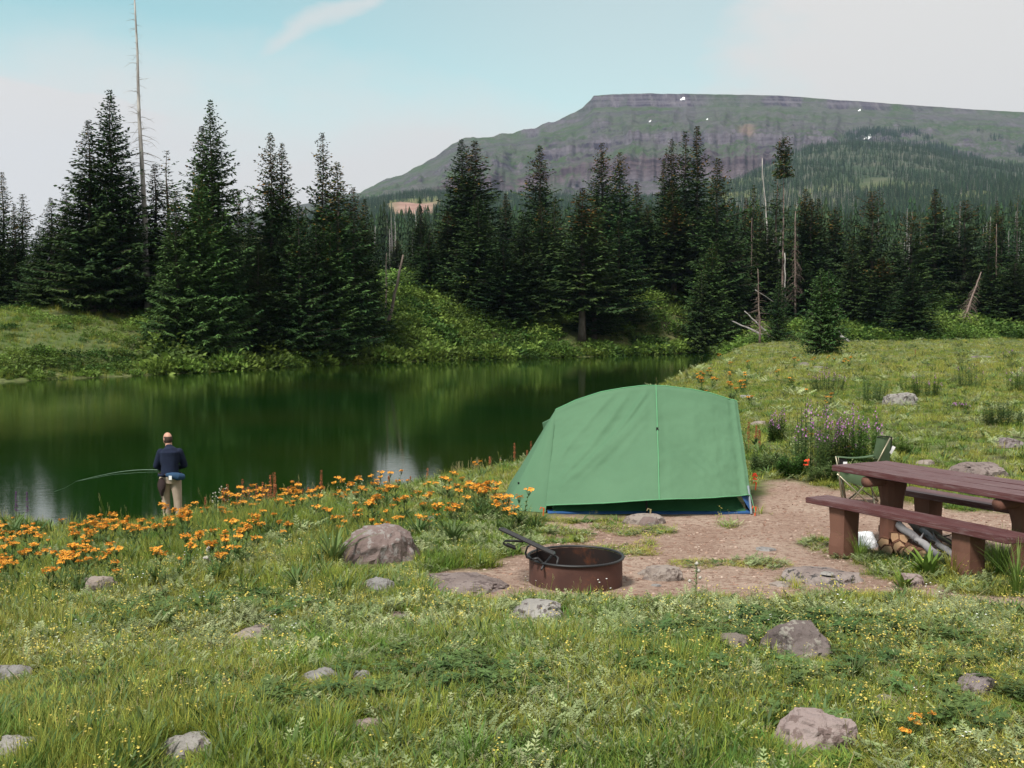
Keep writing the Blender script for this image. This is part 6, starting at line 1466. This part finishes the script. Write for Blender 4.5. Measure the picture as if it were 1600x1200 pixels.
# local frame: x along the table, y across (W2 direction), z up from zb
def plank(parent, x0, x1, y0, y1, zt, th, seed, clip=0.0):
    q = random.Random(seed); nx = 14; vs = []; fs = []
    for i in range(nx + 1):
        u = i / nx; x = x0 + (x1 - x0) * u; dz = .003 * math.sin(u * 5 + seed) ; dy = .0015 * math.sin(u * 11 + seed)
        c = clip if i == nx else 0
        vs += [(x, y0 + dy, zt - th + dz), (x, y1 + dy, zt - th + dz), (x, y1 + dy, zt + dz), (x, y0 + dy, zt + dz)]
    for i in range(nx):
        a = i * 4
        for k in range(4): fs.append((a + k, a + (k + 1) % 4, a + 4 + (k + 1) % 4, a + 4 + k))
    fs += [(3, 2, 1, 0), (nx * 4, nx * 4 + 1, nx * 4 + 2, nx * 4 + 3)]
    if clip:
        for j in (0, 3): x_, y_, z_ = vs[nx * 4 + j]; vs[nx * 4 + j] = (x_ - clip, y_, z_)
    mb = MB(); mb.add(vs, [tuple(reversed(f)) for f in fs]); me = mb.mesh('plank')
    bm = bmesh.new(); bm.from_mesh(me); bmesh.ops.recalc_face_normals(bm, faces=bm.faces[:]); eds = [e for e in bm.edges if e.calc_face_angle(0) > .7]; bmesh.ops.bevel(bm, geom=eds, offset=.006, segments=2, affect='EDGES'); bm.to_mesh(me); bm.free()
    return link('plank', me, M['plank'], parent)
TL_ = 2.35; zt = ztop - zb
sgn = 1 if Vector((math.cos(ga + math.pi / 2), math.sin(ga + math.pi / 2))).dot(W2) > 0 else -1
for k in range(3): y0 = k * .244; plank(tab, R.uniform(-.006, .006), TL_, sgn * y0, sgn * (y0 + .235), zt, .055, k + 1)
for a in (.40, 1.78):
    mb = MB(); mb.tube([(a, sgn * .015, zt - .055 - .052), (a, sgn * .36, zt - .055 - .052), (a, sgn * .70, zt - .055 - .052)], .05, 14); mb.build('crossbeam', M['post'], tab, True)
    gz_ = gnd(a, .36) - zb
    mb = MB(); vs = []
    lv = [(-.05, .115), (.12, .10), (.30, .09), (.45, .10), (zt - .16, .13), (zt - .106, .13)]
    for (zz, hw) in lv:
        for k in range(12):
            t_ = 2 * math.pi * k / 12; sq = 1 / max(abs(math.cos(t_)), abs(math.sin(t_))) ** .75
            vs.append((a + hw * .85 * sq * math.cos(t_) + .006 * math.sin(k * 5 + zz * 9), sgn * .36 + hw * sq * math.sin(t_) + .006 * math.cos(k * 3 + zz * 13), gz_ * (1 if zz < .1 else 0) + zz))
    fs = [(i * 12 + k, i * 12 + (k + 1) % 12, (i + 1) * 12 + (k + 1) % 12, (i + 1) * 12 + k) for i in range(len(lv) - 1) for k in range(12)]
    mb.add(vs, fs); mb.build('leg', M['post'], tab)
def bench(label, w0, w1, a1, legs):
    o = thing('bench', label, 'bench', (T0.x, T0.y, zb), ga, None); zs = zseat - zb; ys = sorted((sgn * w0, sgn * w1))
    plank(o, 0.0, a1, sgn * w0, sgn * w1, zs, .052, int(w0 * 10) + 9, .09)
    yc = sgn * (w0 + w1) / 2
    for a in legs:
        g_ = gnd(a, (w0 + w1) / 2) - zb; q = random.Random(int(a * 100)); mb = MB(); vs = []; hs = [g_ - .08, g_ + .1, g_ + .22, zs - .054]
        for i, zz in enumerate(hs):
            hw = .092 - .006 * (i == 2)
            for (sx, sy) in ((-1, -1), (0, -1.04), (1, -1), (1.03, 0), (1, 1), (0, 1.03), (-1, 1), (-1.03, 0)): vs.append((a + sx * hw + q.uniform(-.004, .004), yc + sy * hw + q.uniform(-.004, .004), zz))
        mb.add(vs, [(i * 8 + k, i * 8 + (k + 1) % 8, (i + 1) * 8 + (k + 1) % 8, (i + 1) * 8 + k) for i in range(3) for k in range(8)] + [tuple(24 + k for k in range(8))]); mb.build('leg', M['post'], o, bevel=0)
    return o
bench('dark red plank bench on brown posts, nearer one in front of the table', -.33, -.05, 2.22, (.35, 1.68))
bench('dark red plank bench on the far side of the picnic table', .80, 1.08, 2.22, (.33, 1.68))

# ------------------------------------------------------------------ firewood, poles, bag under the table
M['cut'] = nmat('cut_wood_face', (.42, .26, .15), (.55, .36, .22), 9, .85, c3=(.30, .17, .10), s3=25)
M['redbark'] = nmat('reddish_bark', (.10, .045, .028), (.17, .08, .05), 8, .95, .004, 30)
FW = [(1386, 866, 9.85, .075, 'split', 'left bottom piece of split firewood under the bench'), (1410, 872, 9.75, .075, 'split', 'second bottom piece of split firewood from the left'), (1383, 848, 9.9, .08, 'split', 'pale round-faced firewood piece at the left of the pile'),
 (1402, 852, 9.8, .085, 'split', 'upright split firewood piece in the middle of the pile'), (1421, 857, 9.7, .085, 'tri', 'three cornered firewood piece right of the middle of the pile'), (1394, 838, 9.9, .07, 'split', 'topmost split piece on the left of the firewood pile'),
 (1411, 838, 9.85, .07, 'tri', 'topmost split piece on the right of the firewood pile'), (1438, 868, 9.55, .075, 'round', 'light round-ended log lying at the right foot of the firewood pile'), (1427, 869, 9.72, .06, 'split', 'small split piece wedged low between firewood pieces')]
for i, (px, py, d, rr, kd, lb) in enumerate(FW):
    rr *= .86
    q = random.Random(i); c = P(px, py, d); z0 = TZ1(c.x, c.y); c.z = max(c.z, z0 + rr * .7); o = thing('firewood', lb, 'firewood', c, q.uniform(-.35, .2), 'split firewood stacked under the bench'); o.rotation_euler = (0, q.uniform(-.5, .5), q.uniform(-.5, .1))
    n = {'split': 6, 'tri': 5, 'round': 12}[kd]; prof = []
    for k in range(n): a = 2 * math.pi * k / n + .3; rk = rr * (1 if kd == 'round' else q.uniform(.65, 1.15)); prof.append((rk * math.cos(a), rk * math.sin(a) * .9))
    Lw = .36; vs = [(x, -Lw * .2, z_) for x, z_ in prof] + [(x * .95, Lw * .8, z_ * .95) for x, z_ in prof]
    mb = MB(); mb.add(vs, [(k, n + k, n + (k + 1) % n, (k + 1) % n) for k in range(n)]); mb.build('bark', M['redbark'], o)
    mb = MB(); mb.add([(x, -Lw * .2 + .004, z_) for x, z_ in prof] + [(x, Lw * .78, z_) for x, z_ in prof], [tuple(range(n)), tuple(range(2 * n - 1, n - 1, -1))]); mb.build('bark_end', M['redbark'], o)
    mb = MB(); mb.add([(x * .88, -Lw * .2 - .002, z_ * .88) for x, z_ in prof] + [(x * .84, Lw * .8 + .002, z_ * .84) for x, z_ in prof], [tuple(range(n)), tuple(range(2 * n - 1, n - 1, -1))]); mb.build('cut_face', M['cut'], o)
M['pole_wood'] = nmat('grey_peeled_poles', (.20, .19, .20), (.32, .31, .32), 5, .9, .003, 30, stretch=(1, 1, .3), c3=(.12, .11, .12), s3=12)
for i, (a, b, r0, r1, lb) in enumerate((((1394, 814, 10.0), (1466, 868, 9.35), .036, .032, 'thick grey weathered pole leaning down over the firewood pile'), ((1422, 816, 10.1), (1500, 878, 9.3), .026, .022, 'thinner dark pole beside the thick grey one under the bench'),
    ((1440, 828, 9.9), (1494, 872, 9.3), .030, .026, 'second grey weathered pole right of the thick one'), ((1446, 824, 10.2), (1510, 862, 9.5), .022, .018, 'dark stick behind the grey poles under the bench'), ((1466, 838, 9.9), (1520, 868, 9.4), .020, .014, 'short branch at the right of the grey poles'))):
    p0 = P(*a); p1 = P(*b); p1.z = max(p1.z, TZ1(p1.x, p1.y) + .02); o = log(lb, p0, p1, r0, r1, 'pole_wood' if i in (0, 2) else 'bark', 40 + i, 2, 'branch_pole', 'branch', wig=.012)
M['bag'] = nmat('white_plastic_bag', (.74, .76, .80), None, rough=.35, spec=.5)
c = P(1352, 834, 10.15); z0 = TZ1(c.x, c.y); me = rock_mesh(91, .27, .2, .15, .2, 4); o = link('plastic_bag', me, M['bag'], None, (c.x, c.y, z0)); tag(o, 'crumpled white plastic bag under the near bench by its left post', 'bag')

# ------------------------------------------------------------------ camp chair
M['canvas'] = nmat('olive_canvas', (.070, .115, .060), (.095, .145, .078), 5, .85, .002, 30)
M['tube'] = nmat('tan_metal_tube', (.28, .25, .18), None, rough=.4, metal=.5)
chx = P(1305, 714, 12.3); cg = TZ1(3.9, 12.4)
ch = thing('camp_chair', 'folding green canvas camp chair facing left behind the picnic table', 'chair', (P(1340, 714, 12.35).x, 12.35, cg))
CO = Vector(ch.location)
def CPt(px, py, d): return P(px, py, d) - CO
def gset(v): v = Vector(v); w_ = v + CO; v.z = TZ1(w_.x, w_.y) - CO.z; return v
dn, df_ = 12.05, 12.60
for (d, s_) in ((dn, 0), (df_, 1)):
    dx = 4 * s_
    armF = CPt(1306 + dx, 713, d); armB = CPt(1366 + dx, 711, d); footF = gset(CPt(1318 + dx, 778, d)); footB = gset(CPt(1368 + dx, 784, d)); seatF = CPt(1309 + dx, 741, d); seatB = CPt(1356 + dx, 752, d); backT = CPt(1391 + dx, 684, d)
    mb = MB(); mb.tube([armF, CPt(1311 + dx, 740, d), footF], .010, 7); mb.build('leg', M['tube'], ch, True)
    mb = MB(); mb.tube([seatF, footB], .009, 7); mb.build('leg', M['tube'], ch, True)
    mb = MB(); mb.tube([footF, seatB, CPt(1372 + dx, 720, d), backT], .009, 7); mb.build('back_post', M['tube'], ch, True)
    # arm strap
    mb = MB(); aw_ = .035; vs = []
    for k in range(9): u = k / 8; p = armF.lerp(armB, u) + Vector((0, 0, -.02 * math.sin(math.pi * u))); vs += [p + Vector((0, -aw_, 0)), p + Vector((0, aw_, 0)), p + Vector((0, aw_, -.008)), p + Vector((0, -aw_, -.008))]
    fs = [(4 * i + k, 4 * i + (k + 1) % 4, 4 * i + 4 + (k + 1) % 4, 4 * i + 4 + k) for i in range(8) for k in range(4)] + [(3, 2, 1, 0), (32, 33, 34, 35)]; mb.add(vs, fs); mb.build('armrest', M['canvas'], ch)
for (p, q) in (((1318, 778, dn), (1322, 778, df_)), ((1368, 784, dn), (1372, 784, df_))): pass
mb = MB(); mb.tube([gset(CPt(1318, 778, dn)), CPt(1315, 742, df_)], .009, 7); mb.tube([gset(CPt(1322, 778, df_)), CPt(1309, 741, dn)], .009, 7); mb.build('front_cross_tubes', M['tube'], ch)
mb = MB(); mb.tube([gset(CPt(1368, 784, dn)), CPt(1360, 752, df_)], .009, 7); mb.tube([gset(CPt(1372, 784, df_)), CPt(1356, 752, dn)], .009, 7); mb.build('rear_cross_tubes', M['tube'], ch)
def sheet(name, a, b, c, d, sag, nrm, mat, nx=12, ny=10, th=.006):
    V = []; 
    for i in range(ny + 1):
        for j in range(nx + 1):
            u, v = j / nx, i / ny; p = (a * (1 - u) + b * u) * (1 - v) + (d * (1 - u) + c * u) * v; V.append(p + nrm * sag * math.sin(math.pi * u) * math.sin(math.pi * (.15 + .7 * v)))
    n1_ = len(V); V += [p - nrm * th for p in V]; Fc = []
    for i in range(ny):
        for j in range(nx): q = i * (nx + 1) + j; Fc += [(q, q + 1, q + nx + 2, q + nx + 1), (n1_ + q, n1_ + q + nx + 1, n1_ + q + nx + 2, n1_ + q + 1)]
    me = bpy.data.meshes.new(name); me.from_pydata(V, [], Fc); me.polygons.foreach_set('use_smooth', np.ones(len(Fc), dtype=bool)); return link(name, me, M[mat], ch)
sheet('seat', CPt(1309, 741, dn), CPt(1358, 752, dn), CPt(1362, 752, df_), CPt(1313, 741, df_), -.07, Vector((0, 0, 1)), 'canvas')
sheet('front_skirt', CPt(1307, 732, dn), CPt(1356, 744, dn), CPt(1354, 762, dn + .01), CPt(1309, 748, dn + .01), .02, Vector((0, -1, 0)), 'canvas')
sheet('backrest', CPt(1365, 722, dn), CPt(1378, 683, dn), CPt(1393, 684, df_ + .1), CPt(1386, 724, df_ + .1), .05, Vector((1, -.3, 0)), 'canvas')
sheet('backrest_side', CPt(1364, 716, dn - .03), CPt(1390, 722, dn + .1), CPt(1393, 683, dn + .1), CPt(1370, 683, dn - .03), .03, Vector((0, -1, 0)), 'canvas')
mb = MB(); mb.tube([CPt(1370, 682.5, dn - .03), CPt(1382, 681.5, dn), CPt(1393, 683, dn + .1), CPt(1392, 700, dn + .1), CPt(1388, 722, dn + .1)], .007, 6); mb.build('back_piping', M['black'], ch, True)
mb = MB(); cc = CPt(1317, 722, dn - .02); lathe_v = MB(); mb.tube([cc + Vector((0, 0, .04)), cc + Vector((0, 0, .035)), cc + Vector((0, 0, -.05))], [.05, .045, .04], 14, caps=False); mb.build('cup_holder', M['black'], ch)
M['paper'] = nmat('white_label', (.75, .75, .76), None)
mb = MB(); mb.box(cc + Vector((.01, -.052, -.02)), (.045, .004, .06)); mb.build('tag', M['paper'], ch)
mb = MB(); mb.box(CPt(1394, 703, dn + .1), (.03, .02, .09), M=Matrix.Translation(CPt(1394, 703, dn + .1)) @ Matrix.Rotation(.5, 4, 'Y')); mb.build('tag', M['paper'], ch)

# ------------------------------------------------------------------ the fisherman
M['skin'] = nmat('skin', (.48, .25, .18), (.52, .28, .20), 8, .55, spec=.35)
M['hair'] = nmat('dark_hair', (.035, .022, .018), (.07, .045, .035), 20, .8)
M['navy'] = nmat('navy_sweater', (.008, .012, .030), (.012, .018, .042), 6, .9, .003, 40)
M['khaki'] = nmat('khaki_trousers', (.33, .25, .19), (.42, .33, .26), 4, .9, .006, 12)
M['denim'] = nmat('blue_hip_pack', (.018, .05, .10), (.03, .07, .14), 6, .8)
M['net'] = nmat('dark_net', (.035, .022, .022), None)
M['glass_frame'] = nmat('spectacles', (.02, .02, .02), None, rough=.3)
fx_, fyy = P(265, 700, 20.45).x, 20.45; fz_ = P(265, 821, 20.45).z
man = thing('person', 'balding man in navy sweater and khaki trousers fishing at the water edge', 'person', (fx_, fyy, fz_), 0)
V3 = Vector
def remeshed(name, mb, mat, vox, smooth_it=6, parent=man):
    o = mb.build(name, mat, parent, True); md = o.modifiers.new('r', 'REMESH'); md.mode = 'VOXEL'; md.voxel_size = vox; md.use_smooth_shade = True
    s2 = o.modifiers.new('s', 'SMOOTH'); s2.iterations = smooth_it; s2.factor = .5; return o
def cap(mb, pts, rad, n=12, squash=1.0):
    mb.tube(pts, rad, n, True, squash)
    for p, q in zip(pts, rad): mb.ell(p, (q, q * 1, q), 10, 6)
# joints (x right in the picture, y away from the camera, z up)
hipL, hipR = V3((-.10, 0, .90)), V3((.10, 0, .90)); knL, knR = V3((-.10, .03, .49)), V3((.13, .02, .49)); anL, anR = V3((-.07, 0, .09)), V3((.14, .01, .09))
shL, shR = V3((-.175, .02, 1.40)), V3((.18, .0, 1.41)); elL, elR = V3((-.275, .05, 1.14)), V3((.25, .09, 1.15)); wrL, wrR = V3((-.19, .22, 1.035)), V3((.04, .32, 1.06))
body = MB()
body.tube([V3((0, .0, .86)), V3((0, -.01, .98)), V3((0, -.01, 1.12)), V3((.0, 0, 1.30)), V3((0, .0, 1.43)), V3((-.01, .01, 1.50))], [.165, .16, .155, .18, .16, .06], 16, True, .68)
cap(body, [V3((-.015, .01, 1.47)), V3((-.03, .03, 1.60))], [.066, .062])
HC = V3((-.045, .035, 1.665)); HM = Matrix.Rotation(math.radians(48), 4, 'Z')
def H_(x, y, z): return HC + HM @ V3((x, y, z))
body.ell(HC, (.078, .098, .115), 18, 12, M=HM); body.ell(H_(0, .035, -.055), (.058, .07, .06), 12, 8, M=HM)
body.ell(H_(-.078, -.005, -.01), (.012, .022, .034), 8, 6, M=HM); body.ell(H_(.078, -.005, -.01), (.012, .022, .034), 8, 6, M=HM)     # ears
body.ell(H_(0, .105, -.018), (.015, .024, .028), 8, 6, M=HM)                                                                     # nose
body.ell(H_(0, .092, -.062), (.028, .014, .011), 8, 6, M=HM)                                                                     # lips
for a, b, c_ in ((shL, elL, wrL), (shR, elR, wrR)): cap(body, [a, a.lerp(b, .5), b], [.062, .052, .044]); cap(body, [b, b.lerp(c_, .4), c_], [.044, .042, .028])
for a, b, c_ in ((hipL, knL, anL), (hipR, knR, anR)): cap(body, [a, a.lerp(b, .5), b], [.095, .08, .058]); cap(body, [b, b.lerp(c_, .35), c_], [.056, .058, .038])
def hand(w, dirv, palm_n, flip):
    d = dirv.normalized(); s_ = d.cross(palm_n).normalized() * flip; body.tube([w, w + d * .045, w + d * .085], [.026, .036, .036], 10, True, .55)
    for k, (l, o_) in enumerate(((.062, -.028), (.072, -.009), (.067, .010), (.052, .027))):
        p0 = w + d * .08 + s_ * o_; p1 = p0 + d * l * .45 + palm_n * .008; p2 = p1 + d * l * .15 + palm_n * l * .42; p3 = p2 - d * l * .22 + palm_n * l * .12
        cap(body, [p0, p1, p2, p3], [.0095, .0095, .0088, .0078], 7)
    p0 = w + d * .03 - s_ * .032; p1 = p0 - s_ * .022 + d * .022 + palm_n * .012; p2 = p1 + d * .028 + palm_n * .02; cap(body, [p0, p1, p2], [.013, .011, .009], 7)
hand(wrL, V3((-.05, .7, -.12)), V3((.35, .1, -.9)).normalized(), 1); hand(wrR, V3((-.55, .6, -.15)), V3((.1, -.1, -.95)).normalized(), -1)
remeshed('body', body, M['skin'], .0085, 2)
for s_ in (-1, 1):
    mb = MB(); mb.ell(H_(s_ * .029, .086, .010), (.012, .008, .009), 8, 6, M=HM); mb.build('eye', M['white_petal'], man, True)
mb = MB(); mb.tube([H_(-.082, 0, .01), H_(-.078, .07, .012), H_(-.05, .105, .01), H_(0, .112, .014), H_(.05, .105, .01), H_(.078, .07, .012), H_(.082, 0, .01)], .004, 5); mb.build('glasses', M['glass_frame'], man, True)
hr = MB(); n_, m_2 = 22, 9; vs = []; fs = []
for i in range(m_2 + 1):
    e = -.62 + 1.02 * i / m_2
    for k in range(n_ + 1):
        a = math.radians(175 + 190 * k / n_); vs.append(H_(.083 * math.cos(e) * math.cos(a), .103 * math.cos(e) * math.sin(a), .119 * math.sin(e) - .005))
for i in range(m_2):
    for k in range(n_): q = i * (n_ + 1) + k; fs.append((q, q + 1, q + n_ + 2, q + n_ + 1))
hr.add(vs, fs); o = hr.build('hair', M['hair'], man, True); sd_ = o.modifiers.new('t', 'SOLIDIFY'); sd_.thickness = .008
sw = MB()
sw.tube([V3((0, .0, .945)), V3((0, -.012, 1.03)), V3((0, -.01, 1.16)), V3((.0, 0, 1.31)), V3((0, .0, 1.41)), V3((-.005, .008, 1.465)), V3((-.015, .012, 1.51)), V3((-.02, .02, 1.55))], [.195, .192, .195, .222, .235, .185, .105, .070], 20, True, .72)
for a, b, c_ in ((shL, elL, wrL), (shR, elR, wrR)): cap(sw, [a, a.lerp(b, .5), b], [.078, .072, .064]); cap(sw, [b, b.lerp(c_, .5), b.lerp(c_, .93)], [.064, .055, .046])
remeshed('sweater', sw, M['navy'], .012, 5)
tr = MB(); tr.tube([V3((0, 0, .99)), V3((0, -.005, .92)), V3((0, 0, .82))], [.172, .190, .17], 18, True, .74)
for a, b, c_ in ((hipL, knL, anL), (hipR, knR, anR)): cap(tr, [a, a.lerp(b, .5), b], [.112, .098, .080]); cap(tr, [b, b.lerp(c_, .5), c_], [.080, .074, .070])
remeshed('trousers', tr, M['khaki'], .012, 4)
for an in (anL, anR): mb = MB(); mb.ell((an.x, an.y + .05, .045), (.05, .14, .05), 12, 8); mb.ell((an.x, an.y - .03, .08), (.045, .06, .07), 10, 6); mb.build('boot', M['hair'], man, True)
mb = MB(); mb.tube([V3((.215 * math.cos(a), .155 * math.sin(a), 1.00 + .005 * math.sin(a))) for a in np.linspace(0, 2 * math.pi, 25)], .014, 6, False); mb.build('belt', M['hair'], man, True)
pk_ = MB(); pk_.tube([V3((-.02, -.17, .995)), V3((.10, -.20, .99)), V3((.20, -.18, .965)), V3((.29, -.09, .945))], [.035, .062, .078, .058], 12, True, 1.0); remeshed('hip_pack', pk_, M['denim'], .012, 3)
mb = MB(); mb.tube([V3((-.17, -.155, .99)), V3((-.12, -.17, .985)), V3((-.06, -.17, .985))], .028, 10); mb.build('belt_pouch', M['navy'], man, True)
mb = MB(); mb.box((.09, -.275, .955), (.055, .012, .075)); mb.build('white_tag', M['paper'], man)
hoop = []; 
for k in range(29):
    a = 2 * math.pi * k / 28; hoop.append(V3((-.115 + .075 * math.cos(a) * (1 - .25 * max(0, -math.sin(a))), -.155, .78 + .155 * math.sin(a) - (.04 if math.sin(a) < -.9 else 0))))
mb = MB(); mb.tube(hoop, .006, 5, False); mb.tube([V3((-.115, -.15, .60)), V3((-.115, -.15, .52))], .012, 7); mb.build('net_frame', M['hair'], man, True)
nb_ = MB(); rings = 8; vs = []; fs = []
for i in range(rings + 1):
    f = 1 - i / rings
    for k in range(28): h_ = hoop[k]; vs.append(V3((-.115, -.155, .76)) .lerp(h_, f) + V3((0, -.045 * (1 - f * f), -.05 * (1 - f))))
for i in range(rings):
    for k in range(28): fs.append((i * 28 + k, i * 28 + (k + 1) % 28, (i + 1) * 28 + (k + 1) % 28, (i + 1) * 28 + k))
nb_.add(vs, fs); nb_.build('net_bag', M['net'], man, True)
# rod and line
M['rod'] = nmat('green_grey_rod', (.16, .22, .17), None, rough=.4)
hp = Vector((fx_, fyy, fz_)) + wrL + V3((-.02, .08, -.02))
tipp = P(119, 752, 22.0); mb = MB(); pts = []
for k in range(22): u = k / 21; p = hp.lerp(tipp, u) ; p.z += .09 * math.sin(math.pi * u ** .9) * (1 - .2 * u); pts.append(p - hp)
rod = thing('fishing_rod', 'long thin fishing rod bending left out over the water from the man', 'fishing rod', hp)
mb.tube(pts, [.0075 - .005 * k / 21 for k in range(22)], 6); mb.build('blank', M['rod'], rod, True)
mb = MB(); mb.tube([pts[0] - (pts[1] - pts[0]) * .6, pts[0], pts[1]], [.014, .015, .013], 8); mb.build('grip', M['cut'], rod, True)
mb = MB(); mb.tube([V3((0, 0, -.04)), V3((0.02, .03, -.04))], .035, 12); mb.build('reel', M['black'], rod, True)
lp_ = P(85, 768, 24) - hp; mb = MB(); mb.tube([pts[0] + V3((-.1, 0, -.03)), pts[6] + V3((0, 0, -.05)), pts[12] + V3((0, 0, -.03)), pts[-1], pts[-1].lerp(lp_, .5) + V3((0, 0, -.03)), lp_], .0022, 4); mb.build('line', M['rod'], rod)

# ------------------------------------------------------------------ mountain air
hz, t = new_mat('air'); pv = t.nodes.new('ShaderNodeVolumePrincipled'); pv.inputs['Color'].default_value = (.56, .72, 1.0, 1); pv.inputs['Density'].default_value = HAZE; pv.inputs['Anisotropy'].default_value = .2
oo = t.nodes.new('ShaderNodeOutputMaterial'); t.links.new(pv.outputs[0], oo.inputs['Volume'])
if HAZE > 0:
    mb = MB(); mb.box((100, 2700, 400), (9000, 5800, 980)); o = mb.build('haze', hz); tag(o, 'thin bluish mountain air over the whole view', 'haze', None, 'stuff')
